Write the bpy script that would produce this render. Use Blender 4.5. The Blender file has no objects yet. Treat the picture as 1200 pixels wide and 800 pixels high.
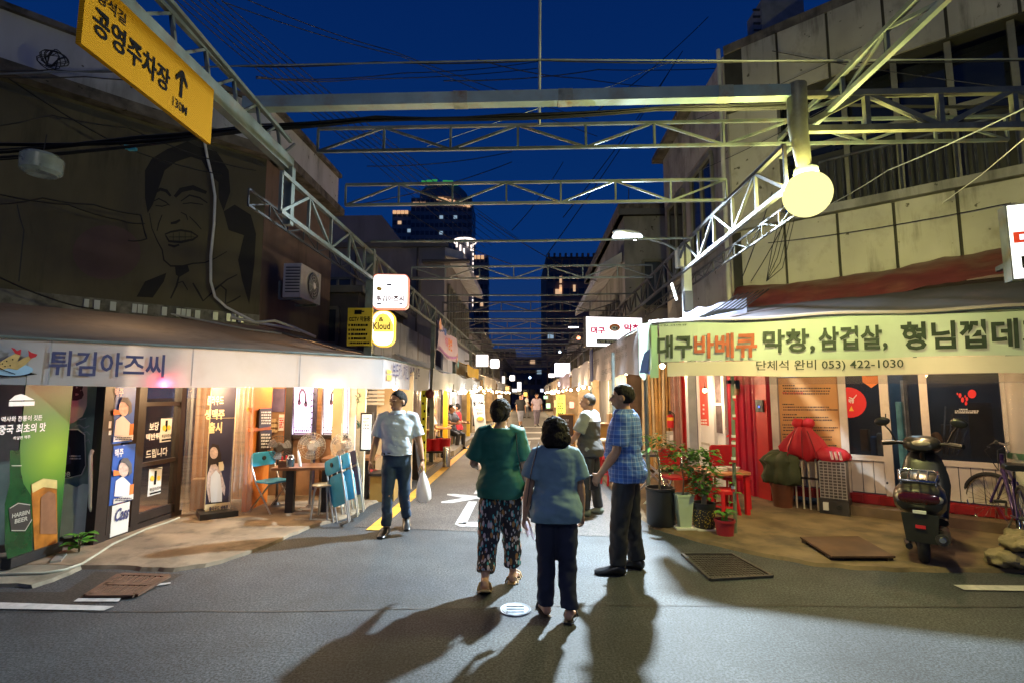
import bpy, bmesh, math, random
from mathutils import Vector as V, Matrix, noise
rnd = random.Random(7)
SC = bpy.context.scene
COL = SC.collection
rad = math.radians

# ------------------------------------------------------------------ camera, sky, exposure
CH, PITCH = 1.6, math.atan(62/600)
cd = bpy.data.cameras.new('camera'); cam = bpy.data.objects.new('camera', cd); COL.objects.link(cam)
cam.location = (0, 0, CH); cam.rotation_euler = (math.pi/2+PITCH, 0, 0)
cd.lens = 18; cd.sensor_width = 36; cd.clip_start = .05; cd.clip_end = 2000
SC.camera = cam
w = bpy.data.worlds.new('World'); SC.world = w; w.use_nodes = True
nt = w.node_tree; nt.nodes.clear()
wo = nt.nodes.new('ShaderNodeOutputWorld'); bg = nt.nodes.new('ShaderNodeBackground')
tc = nt.nodes.new('ShaderNodeTexCoord'); sp = nt.nodes.new('ShaderNodeSeparateXYZ'); cr = nt.nodes.new('ShaderNodeValToRGB')
nt.links.new(tc.outputs['Generated'], sp.inputs[0]); nt.links.new(sp.outputs[2], cr.inputs[0])
cr.color_ramp.elements[0].position = 0; cr.color_ramp.elements[0].color = (.012, .036, .115, 1)
cr.color_ramp.elements[1].position = .75; cr.color_ramp.elements[1].color = (.0007, .0135, .092, 1)
e = cr.color_ramp.elements.new(.3); e.color = (.0018, .027, .142, 1)
nt.links.new(cr.outputs[0], bg.inputs[0]); nt.links.new(bg.outputs[0], wo.inputs[0])
bg.inputs[1].default_value = 1.0
SC.view_settings.view_transform = 'Standard'; SC.view_settings.look = 'None'
SC.view_settings.exposure = 0; SC.view_settings.gamma = 1
SC.render.engine = 'CYCLES'
SC.cycles.max_bounces = 6; SC.cycles.transparent_max_bounces = 12; SC.cycles.sample_clamp_indirect = 4
SC.cycles.use_denoising = True

# ------------------------------------------------------------------ where things stand
FW = V((0, math.cos(PITCH), math.sin(PITCH))); UP = V((0, -math.sin(PITCH), math.cos(PITCH)))
CP = V((0, 0, CH))
def ray(px, py): return FW + V((1, 0, 0))*((px-600)/600) + UP*((400-py)/600)
def gp(px, py, z=0.0):                                 # a point of the ground (or of height z)
    d = ray(px, py); return CP + d*((z-CH)/d.z)
def at(px, py, Y):                                     # a point at the depth Y
    d = ray(px, py); return CP + d*(Y/d.y)
def onp(px, py, p0, p1):                               # a point of the upright wall through p0 and p1
    n = V((-(p1[1]-p0[1]), p1[0]-p0[0], 0)); d = ray(px, py)
    return CP + d*((V((p0[0], p0[1], 0))-V((0, 0, 0))).dot(n)/d.dot(n))
ALA = math.atan(.035); AD = V((math.sin(ALA), math.cos(ALA), 0)); AU = V((math.cos(ALA), -math.sin(ALA), 0))
def al(u, v, z=0): p = AU*u + AD*v; return V((p.x, p.y, z))   # alley frame: u across, v along
def onu(px, py, u):
    d = ray(px, py); return CP + d*(u/d.dot(AU))

# ------------------------------------------------------------------ mesh builder
class MB:
    def __init__(s): s.v = []; s.f = []; s.m = []; s.c = 0
    def add(s, vs, fs):
        o = len(s.v); s.v += [V(p) for p in vs]; s.f += [tuple(i+o for i in f) for f in fs]; s.m += [s.c]*len(fs); return s
    def box(s, c, d, rz=0, M=None):
        x, y, z = d[0]/2, d[1]/2, d[2]/2; r = Matrix.Rotation(rz, 3, 'Z') if M is None else M
        ps = [V(c)+r@V(p) for p in ((-x,-y,-z),(x,-y,-z),(x,y,-z),(-x,y,-z),(-x,-y,z),(x,-y,z),(x,y,z),(-x,y,z))]
        return s.add(ps, ((3,2,1,0),(4,5,6,7),(0,1,5,4),(1,2,6,5),(2,3,7,6),(3,0,4,7)))
    def bar(s, a, b, w, h=None, up=(0, 0, 1)):
        a, b = V(a), V(b); h = w if h is None else h; d = (b-a).normalized(); up = V(up)
        if abs(d.dot(up)) > .98: up = V((0, 1, 0))
        x = d.cross(up).normalized()*(w/2); y = x.cross(d).normalized()*(h/2)
        ps = [q+i*x+j*y for q in (a, b) for i, j in ((-1,-1),(1,-1),(1,1),(-1,1))]
        return s.add(ps, ((0,1,2,3),(7,6,5,4),(0,4,5,1),(1,5,6,2),(2,6,7,3),(3,7,4,0)))
    def tube(s, pts, r, n=6, cap=True, flat=None):
        pts = [V(p) for p in pts]; rs = r if isinstance(r, (list, tuple)) else [r]*len(pts)
        rings = []; px = None
        for i, p in enumerate(pts):
            d = (pts[min(i+1, len(pts)-1)]-pts[max(i-1, 0)]).normalized()
            if px is None:
                up = V((0, 0, 1)) if abs(d.z) < .9 else V((0, 1, 0)); px = d.cross(up).normalized()
            px = (px-d*px.dot(d)).normalized(); py = d.cross(px)
            k = rs[i]; ka, kb = k if isinstance(k, (list, tuple)) else (k, k)
            rings.append([p+px*(math.cos(2*math.pi*j/n)*ka)+py*(math.sin(2*math.pi*j/n)*kb) for j in range(n)])
        return s.loft(rings, cap)
    def loft(s, rings, cap=True):
        n = len(rings[0]); vs = [p for r in rings for p in r]; fs = []
        for i in range(len(rings)-1):
            for j in range(n):
                k = (j+1) % n; fs.append((i*n+j, i*n+k, (i+1)*n+k, (i+1)*n+j))
        if cap: fs.append(tuple(range(n-1, -1, -1))); fs.append(tuple((len(rings)-1)*n+j for j in range(n)))
        return s.add(vs, fs)
    def cyl(s, a, b, r0, r1=None, n=12): return s.tube([a, b], [r0, r0 if r1 is None else r1], n)
    def sph(s, c, r, n=12, m=8, M=None):
        r = (r, r, r) if not isinstance(r, (list, tuple)) else r; c = V(c); vs = []; fs = []
        for i in range(m+1):
            t = math.pi*i/m
            for j in range(n):
                a = 2*math.pi*j/n; p = V((r[0]*math.sin(t)*math.cos(a), r[1]*math.sin(t)*math.sin(a), r[2]*math.cos(t)))
                vs.append(c+(M@p if M else p))
        for i in range(m):
            for j in range(n):
                k = (j+1) % n; fs.append((i*n+j, (i+1)*n+j, (i+1)*n+k, i*n+k))
        return s.add(vs, fs)
    def lathe(s, prof, c, n=20, cap=True):
        c = V(c); return s.loft([[c+V((r*math.cos(2*math.pi*j/n), r*math.sin(2*math.pi*j/n), z)) for j in range(n)] for r, z in prof], cap)
    def quad(s, *p): return s.add(p, (tuple(range(len(p))),))
    def prism(s, pts, ext):
        pts = [V(p) for p in pts]; n = len(pts); ext = V(ext)
        fs = [tuple(range(n-1, -1, -1)), tuple(range(n, 2*n))]+[(i, (i+1) % n, n+(i+1) % n, n+i) for i in range(n)]
        return s.add(pts+[p+ext for p in pts], fs)
    def sheet(s, fn, nu, nv):
        vs = [fn(i/nu, j/nv) for j in range(nv+1) for i in range(nu+1)]
        return s.add(vs, [(j*(nu+1)+i, j*(nu+1)+i+1, (j+1)*(nu+1)+i+1, (j+1)*(nu+1)+i) for j in range(nv) for i in range(nu)])
    def mesh(s, name, mats, off=None, sm=None):
        me = bpy.data.meshes.new(name)
        me.from_pydata([tuple(p-off) if off else tuple(p) for p in s.v], [], s.f)
        bm = bmesh.new(); bm.from_mesh(me); bmesh.ops.recalc_face_normals(bm, faces=bm.faces); bm.to_mesh(me); bm.free()
        for m in (mats if isinstance(mats, (list, tuple)) else [mats]): me.materials.append(m)
        if len(me.materials) > 1 and len(me.polygons) == len(s.m): me.polygons.foreach_set('material_index', s.m)
        if sm is not None:
            me.polygons.foreach_set('use_smooth', [True]*len(me.polygons)); me.set_sharp_from_angle(angle=rad(sm))
        return me

OFF = {}                                               # world-built things: verts arrive in world space, the thing's origin is taken off
def props(o, label=None, cat=None, group=None, kind=None):
    if label: o['label'] = label
    if cat: o['category'] = cat
    if group: o['group'] = group
    if kind: o['kind'] = kind
    return o
def thing(name, label, cat, loc=(0, 0, 0), rz=0, group=None, local=False):
    o = bpy.data.objects.new(name, None); COL.objects.link(o); o.location = loc; o.rotation_euler = (0, 0, rz); o.empty_display_size = .1
    OFF[o.name] = None if local else V(loc)
    return props(o, label, cat, group)
def link(name, me, parent=None):
    o = bpy.data.objects.new(name, me); COL.objects.link(o)
    if parent is not None: o.parent = parent; OFF[o.name] = OFF.get(parent.name)
    return o
def part(name, mb, mat, parent, sm=None, label=None, kind=None):
    o = link(name, mb.mesh(name, mat, OFF.get(parent.name), sm), parent)
    return props(o, label, None, None, kind)
def solo(name, mb, mat, label, cat, loc, group=None, sm=None, kind=None):
    o = link(name, mb.mesh(name, mat, V(loc), sm)); o.location = loc; OFF[o.name] = V(loc)
    return props(o, label, cat, group, kind)
def struct(name, mb, mat, sm=None, parent=None):
    o = link(name, mb.mesh(name, mat, OFF.get(parent.name) if parent else None, sm), parent)
    if parent is None: o['kind'] = 'structure'
    return o
def dup(root, loc, rz=0, label=None, group=None):
    r = root.copy(); COL.objects.link(r); r.location = loc; r.rotation_euler = (0, 0, rz)
    if label: r['label'] = label
    if group: r['group'] = group
    def rec(src, dst):
        for ch in list(src.children):
            c = ch.copy(); COL.objects.link(c); c.parent = dst; rec(ch, c)
    rec(root, r); return r
def lamp(name, typ, loc, power, color, parent=None, size=.05, **k):
    l = bpy.data.lights.new(name, typ); l.energy = power; l.color = color
    if typ == 'AREA': l.spread = k.get('spread', math.pi)
    if typ == 'AREA': l.shape = 'RECTANGLE'; l.size = size; l.size_y = k.get('sy', size)
    else:
        l.shadow_soft_size = size
        if typ == 'POINT' and hasattr(l, 'use_soft_falloff'): l.use_soft_falloff = k.get('soft', True)
    if typ == 'SPOT': l.spot_size = k.get('cone', 2); l.spot_blend = k.get('blend', .5)
    o = bpy.data.objects.new(name, l); COL.objects.link(o); o.location = loc
    if 'aim' in k: o.rotation_euler = V(k['aim']).to_track_quat('-Z', 'Y').to_euler()
    return o

# ------------------------------------------------------------------ materials
def lin(h):
    if not isinstance(h, str): return tuple(h)
    out = []
    for i in (0, 2, 4):
        c = int(h[i:i+2], 16)/255; out.append(c/12.92 if c <= .04045 else ((c+.055)/1.055)**2.4)
    return tuple(out)
MC = {}
def M(key, col, rough=.6, metal=0, var=.25, scale=6, bump=.12, bscale=None, stain=None, sscale=1.5, streak=1, alpha=1, trans=0, spec=.5, coat=0, samt=.5):
    if key in MC: return MC[key]
    m = bpy.data.materials.new(key); m.use_nodes = True; t = m.node_tree; b = t.nodes['Principled BSDF']; L = t.links.new
    c = lin(col)
    b.inputs['Roughness'].default_value = rough; b.inputs['Metallic'].default_value = metal
    b.inputs['Specular IOR Level'].default_value = spec; b.inputs['Alpha'].default_value = alpha
    b.inputs['Transmission Weight'].default_value = trans; b.inputs['Coat Weight'].default_value = coat
    tc = t.nodes.new('ShaderNodeTexCoord'); mp = t.nodes.new('ShaderNodeMapping'); L(tc.outputs['Object'], mp.inputs[0])
    mp.inputs['Scale'].default_value = (1, 1, 1/streak)
    nz = t.nodes.new('ShaderNodeTexNoise'); nz.inputs['Scale'].default_value = scale; nz.inputs['Detail'].default_value = 6; L(mp.outputs[0], nz.inputs[0])
    rp = t.nodes.new('ShaderNodeValToRGB'); rp.color_ramp.elements[0].position = .3; rp.color_ramp.elements[1].position = .72
    rp.color_ramp.elements[0].color = (*[x*(1-var) for x in c], 1); rp.color_ramp.elements[1].color = (*[min(1, x*(1+var)) for x in c], 1)
    L(nz.outputs[0], rp.inputs[0]); out = rp.outputs[0]
    if stain:
        n2 = t.nodes.new('ShaderNodeTexNoise'); n2.inputs['Scale'].default_value = sscale; n2.inputs['Detail'].default_value = 8; n2.inputs['Roughness'].default_value = .65
        L(mp.outputs[0], n2.inputs[0])
        r2 = t.nodes.new('ShaderNodeValToRGB'); r2.color_ramp.elements[0].position = .5; r2.color_ramp.elements[1].position = .68
        r2.color_ramp.elements[0].color = (0, 0, 0, 1); r2.color_ramp.elements[1].color = (samt, samt, samt, 1); L(n2.outputs[0], r2.inputs[0])
        mx = t.nodes.new('ShaderNodeMix'); mx.data_type = 'RGBA'; L(r2.outputs[0], mx.inputs['Factor']); L(out, mx.inputs['A']); mx.inputs['B'].default_value = (*lin(stain), 1)
        out = mx.outputs['Result']
    L(out, b.inputs['Base Color'])
    if bump:
        n3 = t.nodes.new('ShaderNodeTexNoise'); n3.inputs['Scale'].default_value = bscale or scale*5; n3.inputs['Detail'].default_value = 4; L(mp.outputs[0], n3.inputs[0])
        bp = t.nodes.new('ShaderNodeBump'); bp.inputs['Strength'].default_value = bump; bp.inputs['Distance'].default_value = .01
        L(n3.outputs[0], bp.inputs['Height']); L(bp.outputs[0], b.inputs['Normal'])
    MC[key] = m; return m
def E(key, col=None, s=1, base=.5):
    if key in MC: return MC[key]
    m = bpy.data.materials.new(key); m.use_nodes = True; b = m.node_tree.nodes['Principled BSDF']; c = lin(col)
    b.inputs['Base Color'].default_value = (*[x*base for x in c], 1); b.inputs['Emission Color'].default_value = (*c, 1); b.inputs['Emission Strength'].default_value = s
    if not base: b.inputs['Specular IOR Level'].default_value = 0
    MC[key] = m; return m
def nodes_of(m): return m.node_tree, m.node_tree.nodes['Principled BSDF'], m.node_tree.links.new

# ------------------------------------------------------------------ lettering: flat print laid a hair above its surface
TX = {}; FC = bpy.data.curves.new('lettering', 'FONT')
def letters(s, bold=0):
    k = (s, bold)
    if k not in TX:
        c = FC; c.body = s; c.resolution_u = 2; c.offset = bold; c.extrude = 0
        o = bpy.data.objects.new('lettering', c); me = bpy.data.meshes.new_from_object(o)
        vs = [v.co.copy() for v in me.vertices]; fs = [tuple(p.vertices) for p in me.polygons]
        bpy.data.objects.remove(o); bpy.data.meshes.remove(me); TX[k] = (vs, fs)
    return TX[k]
def put(mb, s, O, X, Y, w=None, h=None, bold=.012, slant=0):  # fits the words in a w x h box whose lower left corner is O
    vs, fs = letters(s, bold); x0 = min(v.x for v in vs); x1 = max(v.x for v in vs); y0 = min(v.y for v in vs); y1 = max(v.y for v in vs)
    kx = w/(x1-x0) if w else h/(y1-y0); ky = h/(y1-y0) if h else kx
    X, Y, O = V(X), V(Y), V(O)
    return mb.add([O+X*((v.x-x0)*kx+(v.y-y0)*ky*slant)+Y*((v.y-y0)*ky) for v in vs], fs)
class Face:                                            # a flat face spanned by two points of an upright plane: a, b in metres from O
    def __init__(s, O, X, Y=(0, 0, 1), lift=.004):
        s.O = V(O); s.X = V(X).normalized(); s.Y = V(Y).normalized(); s.N = s.X.cross(s.Y).normalized(); s.l = lift
    def p(s, a, b, n=0): return s.O+s.X*a+s.Y*b+s.N*n
    def text(s, mb, t, a, b, w=None, h=None, bold=.012, n=1, slant=0): return put(mb, t, s.p(a, b, s.l*n), s.X, s.Y, w, h, bold, slant)
    def rect(s, mb, a, b, w, h, n=1): return mb.quad(s.p(a, b, s.l*n), s.p(a+w, b, s.l*n), s.p(a+w, b+h, s.l*n), s.p(a, b+h, s.l*n))
    def slab(s, mb, a, b, w, h, t0, t1): return mb.prism([s.p(a, b, t0), s.p(a+w, b, t0), s.p(a+w, b+h, t0), s.p(a, b+h, t0)], s.N*(t1-t0))
    def poly(s, mb, pts, n=1): return mb.quad(*[s.p(a, b, s.l*n) for a, b in pts])
    def disc(s, mb, a, b, r, n=1, k=24, ry=None):
        ry = ry or r; return mb.quad(*[s.p(a+r*math.cos(2*math.pi*i/k), b+ry*math.sin(2*math.pi*i/k), s.l*n) for i in range(k)])
# ------------------------------------------------------------------ shared materials
steel = M('galvanised_paint', (.15, .18, .17), .5, .3, .35, 5, .08, stain=(.2, .11, .06), sscale=6, samt=.45)
steel_d = M('dull_steel', (.085, .09, .095), .5, .5, .3, 8, .1, stain=(.14, .07, .04), sscale=5)
black = M('black_plastic', (.018, .018, .02), .45, 0, .2, 20, .05)
rubber = M('rubber', (.02, .02, .021), .8, 0, .2, 30, .1)
cable_m = M('cable_black', (.012, .012, .014), .5, 0, .1, 10, 0)
white_p = M('white_paint', (.72, .72, .7), .5, 0, .1, 5, .05, stain=(.45, .4, .33), sscale=3, samt=.35)
cream_p = M('cream_paint', (.62, .56, .4), .55, 0, .15, 6, .08, stain=(.3, .22, .13), sscale=7)
chrome = M('chrome', (.6, .6, .62), .22, 1, .05, 5, 0)
wood = M('brown_wood', (.22, .11, .05), .5, 0, .35, 3, .1, streak=.12)
red_p = M('red_plastic', (.5, .012, .02), .4, 0, .12, 8, .03)
yellow_p = M('yellow_paint', (.7, .43, .02), .5, 0, .15, 6, .06, stain=(.3, .17, .03), sscale=6)
ink = M('black_ink', (.008, .008, .01), .9, 0, .05, 5, 0, spec=.1)
ink_b = M('navy_ink', (.055, .06, .16), .7, 0, .05, 5, 0)
ink_w = M('white_print', (.75, .75, .75), .6, 0, .04, 5, 0)
ink_r = M('red_print', (.55, .02, .03), .6, 0, .05, 5, 0)
ink_y = M('yellow_print', (.8, .5, .05), .6, 0, .05, 5, 0)
skinlike = M('printed_skin', (.6, .46, .4), .6, 0, .3, 30, 0)
brownp = M('brown_print', (.2, .09, .04), .6, 0, .2, 8, 0)
navyp = M('navy_print', (.03, .035, .1), .5, 0, .2, 5, 0)
orangep = M('orange_print', (.75, .22, .05), .6, 0, .15, 5, 0)
glass = M('window_glass', (.05, .055, .06), .05, 0, .1, 2, 0, spec=.6, alpha=.2)
glass_d = M('dark_glass', (.012, .014, .02), .08, 0, .3, 2, .02, spec=.6)
interior = M('interior_wall', (.45, .36, .25), .8, 0, .3, 3, .1, stain=(.2, .13, .08), sscale=2)

def asphalt(key, a, b, tint):
    m = M(key, a, .8, 0, .3, .8, 0)
    t, bs, L = nodes_of(m)
    tc = t.nodes.new('ShaderNodeTexCoord')
    def ns(scale, lo, hi, c0, c1, detail=3, rough=.5):
        n = t.nodes.new('ShaderNodeTexNoise'); n.inputs['Scale'].default_value = scale; n.inputs['Detail'].default_value = detail; n.inputs['Roughness'].default_value = rough; L(tc.outputs['Object'], n.inputs[0])
        r = t.nodes.new('ShaderNodeValToRGB'); r.color_ramp.elements[0].position = lo; r.color_ramp.elements[1].position = hi
        r.color_ramp.elements[0].color = (*c0, 1); r.color_ramp.elements[1].color = (*c1, 1); L(n.outputs[0], r.inputs[0]); return r.outputs[0]
    def mix(f, x, y, mode='MIX'):
        q = t.nodes.new('ShaderNodeMix'); q.data_type = 'RGBA'; q.blend_type = mode
        if isinstance(f, float): q.inputs['Factor'].default_value = f
        else: L(f, q.inputs['Factor'])
        for s, k in ((x, 'A'), (y, 'B')):
            if isinstance(s, tuple): q.inputs[k].default_value = (*s, 1)
            else: L(s, q.inputs[k])
        return q.outputs['Result']
    base = ns(.5, .35, .7, a, b, 6, .6)
    big = ns(1.1, .33, .68, (.5, .5, .52), (1.25, 1.25, 1.22), 10, .7)
    grain = ns(62, .4, .62, (.3, .3, .3), (1.95, 1.95, 1.95), 2, .8)
    c = mix(1.0, base, big, 'MULTIPLY'); c = mix(1.0, c, grain, 'MULTIPLY')
    # pale chips of stone in the binder
    vo = t.nodes.new('ShaderNodeTexVoronoi'); vo.inputs['Scale'].default_value = 85; L(tc.outputs['Object'], vo.inputs['Vector'])
    r = t.nodes.new('ShaderNodeValToRGB'); r.color_ramp.elements[0].position = .09; r.color_ramp.elements[1].position = .16
    r.color_ramp.elements[0].color = (.5, .5, .5, 1); r.color_ramp.elements[1].color = (0, 0, 0, 1); L(vo.outputs['Distance'], r.inputs[0])
    c = mix(r.outputs[0], c, tint)
    # fine cracks
    wv = t.nodes.new('ShaderNodeTexVoronoi'); wv.feature = 'DISTANCE_TO_EDGE'; wv.inputs['Scale'].default_value = .55
    nd = t.nodes.new('ShaderNodeTexNoise'); nd.inputs['Scale'].default_value = 3; nd.inputs['Detail'].default_value = 6; L(tc.outputs['Object'], nd.inputs[0])
    vm = t.nodes.new('ShaderNodeVectorMath'); vm.operation = 'MULTIPLY_ADD'; vm.inputs[1].default_value = (.5, .5, 0); L(nd.outputs['Color'], vm.inputs[0]); L(tc.outputs['Object'], vm.inputs[2]); L(vm.outputs[0], wv.inputs['Vector'])
    r = t.nodes.new('ShaderNodeValToRGB'); r.color_ramp.elements[0].position = 0; r.color_ramp.elements[1].position = .006
    r.color_ramp.elements[0].color = (.7, .7, .7, 1); r.color_ramp.elements[1].color = (0, 0, 0, 1); L(wv.outputs['Distance'], r.inputs[0])
    msk = ns(.35, .55, .6, (0, 0, 0), (1, 1, 1)); k = mix(1.0, r.outputs[0], msk, 'MULTIPLY')
    c = mix(k, c, (.018, .018, .018)); L(c, bs.inputs['Base Color'])
    n = t.nodes.new('ShaderNodeTexNoise'); n.inputs['Scale'].default_value = 190; n.inputs['Detail'].default_value = 3; L(tc.outputs['Object'], n.inputs[0])
    bp = t.nodes.new('ShaderNodeBump'); bp.inputs['Strength'].default_value = .22; bp.inputs['Distance'].default_value = .003; L(n.outputs[0], bp.inputs['Height']); L(bp.outputs[0], bs.inputs['Normal'])
    bs.inputs['Roughness'].default_value = .72
    return m
road_m = asphalt('road_asphalt', (.028, .034, .042), (.052, .06, .068), (.24, .25, .26))
lane_m = asphalt('alley_asphalt', (.05, .044, .043), (.078, .07, .067), (.2, .19, .18))
patch_m = asphalt('patch_asphalt', (.02, .018, .016), (.032, .028, .025), (.1, .09, .08))

# ------------------------------------------------------------------ ground
m = MB(); m.quad((-150, -60, 0), (150, -60, 0), (150, 400, 0), (-150, 400, 0)); struct('road', m, road_m)
m = MB(); m.quad(al(-2.15, 6.35, .004), al(1.2, 6.0, .004), al(1.35, 120, .004), al(-2.15, 120, .004)); struct('alley_road', m, lane_m)

pave_m = M('stained_concrete', (.22, .17, .115), .85, 0, .35, 2.2, .3, 28, stain=(.06, .045, .03), sscale=2.6, samt=.85)
pave_d = M('damp_concrete', (.2, .19, .15), .8, 0, .35, 2.5, .25, 28, stain=(.06, .06, .04), sscale=1.6, samt=.8)
def apron(name, pts, m, z=.03):
    mb = MB(); n = len(pts)
    q_ = [V((p[0], p[1], 0)) for p in pts]; ps = []
    for a, b in zip(q_, q_[1:]+q_[:1]):
        k = max(1, min(24, int((b-a).length/.07))) if a.length < 9 else 1
        for i in range(k): c = a.lerp(b, i/k); ps.append(c+V((noise.noise(c*4), noise.noise(c*4+V((9, 9, 9))), 0))*.05+V((noise.noise(c*17), noise.noise(c*17+V((5, 9, 9))), 0))*.018 if k > 1 else c)
    n = len(ps); ctr = sum(ps, V())/n
    top = [p+(ctr-p).normalized()*.05+V((0, 0, z)) for p in ps]
    mb.add(top+[p-V((0, 0, .02)) for p in ps], [tuple(range(n))]+[(i, n+i, n+(i+1) % n, (i+1) % n) for i in range(n)])
    return struct(name, mb, m)
Lk = [gp(*p) for p in ((112, 667), (150, 669), (200, 671), (240, 666), (275, 655), (300, 646), (332, 632), (365, 619), (395, 611), (420, 601))]
apron('left_pavement', [V((-9, 9, 0)), V((-5.2, 4.9, 0))]+Lk+[al(-2.2, 9), al(-2.12, 14), al(-2.12, 30), al(-2.1, 60), al(-6, 60)], pave_m)
apron('left_kerb', [V((-9, 5.2, 0)), V((-8, 4.4, 0)), gp(0, 688), gp(40, 690), gp(68, 680), gp(90, 670), gp(120, 655), V((-5.2, 5.6, 0))], pave_d, .026)
Rk = [gp(*p) for p in ((738, 596), (752, 611), (775, 623), (810, 633), (855, 644), (905, 655), (955, 664), (1010, 669), (1090, 671), (1180, 671), (1300, 672))]
apron('right_pavement', [al(5, 60), al(1.38, 60), al(1.36, 30), al(1.34, 14), al(1.36, 9)]+Rk+[V((9, 5, 0)), V((9, 9, 0))], M('brown_stained_concrete', (.15, .105, .06), .8, 0, .45, 2.6, .35, 28, stain=(.05, .04, .028), sscale=2.2, samt=.85))
m = MB(); m.quad(gp(0, 693, .003), gp(75, 693, .003), gp(112, 669, .003), gp(215, 672, .003), gp(160, 700, .003), gp(100, 708, .003), gp(0, 706, .003)); struct('gutter_patch', m, patch_m)
paint_w = M('road_paint_white', (.42, .41, .41), .7, 0, .15, 9, .2, 60, stain=(.2, .2, .2), sscale=14, samt=.6)
paint_y = M('road_paint_yellow', (.62, .33, .03), .7, 0, .15, 9, .2, 60, stain=(.2, .13, .05), sscale=12, samt=.6)
def strip(name, pix, m, z=.009):
    mb = MB(); mb.quad(*[gp(*p, z) for p in pix]); return struct(name, mb, m)
def strips(name, quads, m, z=.009):
    mb = MB(); [mb.quad(*[gp(*p, z) for p in q]) for q in quads]; return struct(name, mb, m)
mb = MB()
for k in range(40): mb.quad(al(-1.95, 6.2+k*1.5, .009), al(-1.79, 6.2+k*1.5, .009), al(-1.79, 7.7+k*1.5, .009), al(-1.95, 7.7+k*1.5, .009))
struct('yellow_line', mb, paint_y)
strips('white_line_beside_kerb', [[(-60, 703), (0, 705), (60, 707), (134, 709.5), (122, 714.5), (60, 713.5), (-60, 711.5)]], paint_w)
strips('white_line_stub', [[(92, 700), (142, 700), (139, 704), (86, 704)], [(186, 683), (200, 681.5), (200, 683), (182, 686)]], paint_w)
strips('white_line_at_corner', [[(1117, 684.5), (1300, 686.5), (1300, 693), (1130, 690.5)]], paint_w)
strips('road_letter', [[(533, 613.5), (549, 587), (559, 587), (546, 613.5)], [(533, 613.5), (539, 616), (600, 616.5), (600, 611), (546, 611)],
    [(524, 579.5), (524, 578), (533, 578), (563, 581), (590, 581), (590, 584.5), (551, 584)], [(517, 588.5), (517, 587), (551, 581.5), (563, 583), (530, 588.5)],
    [(555, 578), (559, 572), (568, 572), (563, 578)], [(600, 616.5), (606, 616.5), (612, 587), (604, 587)]], paint_w)
strips('far_crossing_marks', [[(604, 505.5), (650, 505.5), (650, 507), (604, 507)], [(604, 499.5), (660, 499.5), (660, 500.5), (604, 500.5)], [(600, 513), (633, 512), (633, 514), (600, 515)],
    [(611, 516), (622, 516), (621, 521), (609, 521)], [(636, 479.5), (638, 479.5), (648, 491), (646, 491)]], paint_w)
mb = MB()
for (x0, x1, y0, y1) in ((-40, 330, 716, 716), (330, 700, 716, 708.5), (700, 1240, 708.5, 711)):
    n = 12
    for i in range(n):
        a, b = i/n, (i+1)/n; f = lambda t: (x0+(x1-x0)*t, y0+(y1-y0)*t+1.5*noise.noise(V((x0+(x1-x0)*t, 0, 0))*.02)+.6*noise.noise(V((x0+(x1-x0)*t, 5, 0))*.1))
        (ax, ay), (bx, by) = f(a), f(b); mb.quad(gp(ax, ay, .004), gp(bx, by, .004), gp(bx, by-.7, .004), gp(ax, ay-.7, .004))
struct('tar_seam', mb, M('tar', (.028, .028, .028), .6, 0, .2, 8, .1))

iron = M('rusty_iron', (.13, .075, .05), .65, .4, .35, 14, .25, stain=(.05, .03, .02), sscale=7)
iron_g = M('worn_iron', (.085, .085, .085), .5, .6, .3, 20, .2)
# drain grating
D = [gp(*p) for p in ((140, 675), (197, 677), (158, 699.5), (102, 699.5))]
t = thing('drain_grating', 'rusty slotted drain grating sunk in the road by the left kerb', 'drain grating', D[3])
f2 = lambda a, b, z: D[3].lerp(D[2], a).lerp(D[0].lerp(D[1], a), b)+V((0, 0, z))
m = MB(); m.quad(f2(0, 0, .006), f2(1, 0, .006), f2(1, 1, .006), f2(0, 1, .006)); part('sump', m, M('sump_dark', (.01, .009, .008), .9, 0, .2, 5, 0), t)
m = MB()
for a, b in (((0, 0), (1, 0)), ((1, 0), (1, 1)), ((1, 1), (0, 1)), ((0, 1), (0, 0)), ((0, .5), (1, .5))): m.bar(f2(*a, .018), f2(*b, .018), .05, .018)
part('frame', m, iron, t)
for i in range(9):
    m = MB(); a = .06+i*.11; m.bar(f2(a, .02, .016), f2(a, .98, .016), .035, .014); part('slat', m, iron, t)
# cover plate on the right
Cv = [gp(*p) for p in ((800, 650), (858, 650), (905, 676), (833, 680))]
t = thing('inspection_cover', 'grey chequered inspection cover with a raised rim, beside the right pavement', 'inspection cover', Cv[0])
f3 = lambda a, b, z: Cv[3].lerp(Cv[2], a).lerp(Cv[0].lerp(Cv[1], a), b)+V((0, 0, z))
m = MB(); m.prism([f3(.02, .02, .003), f3(.98, .02, .003), f3(.98, .98, .003), f3(.02, .98, .003)], (0, 0, .006)); part('plate', m, M('cover_iron', (.05, .045, .04), .6, .4, .3, 15, .3), t)
m = MB()
for a, b in (((0, 0), (1, 0)), ((1, 0), (1, 1)), ((1, 1), (0, 1)), ((0, 1), (0, 0))): m.bar(f3(*a, .012), f3(*b, .012), .03, .02)
part('rim', m, iron_g, t)
m = MB()
for i in range(16):
    for j in range(12):
        c = f3(.06+i*.058, .07+j*.078, .011); m.box(c, (.022, .022, .008), (.5 if (i+j) % 2 else -.5))
part('studs', m, iron_g, t, kind='stuff')
c = gp(604, 714.5); t = thing('valve_cover', 'small pale round valve cover in the road between the two women', 'valve cover', c, local=True)
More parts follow.
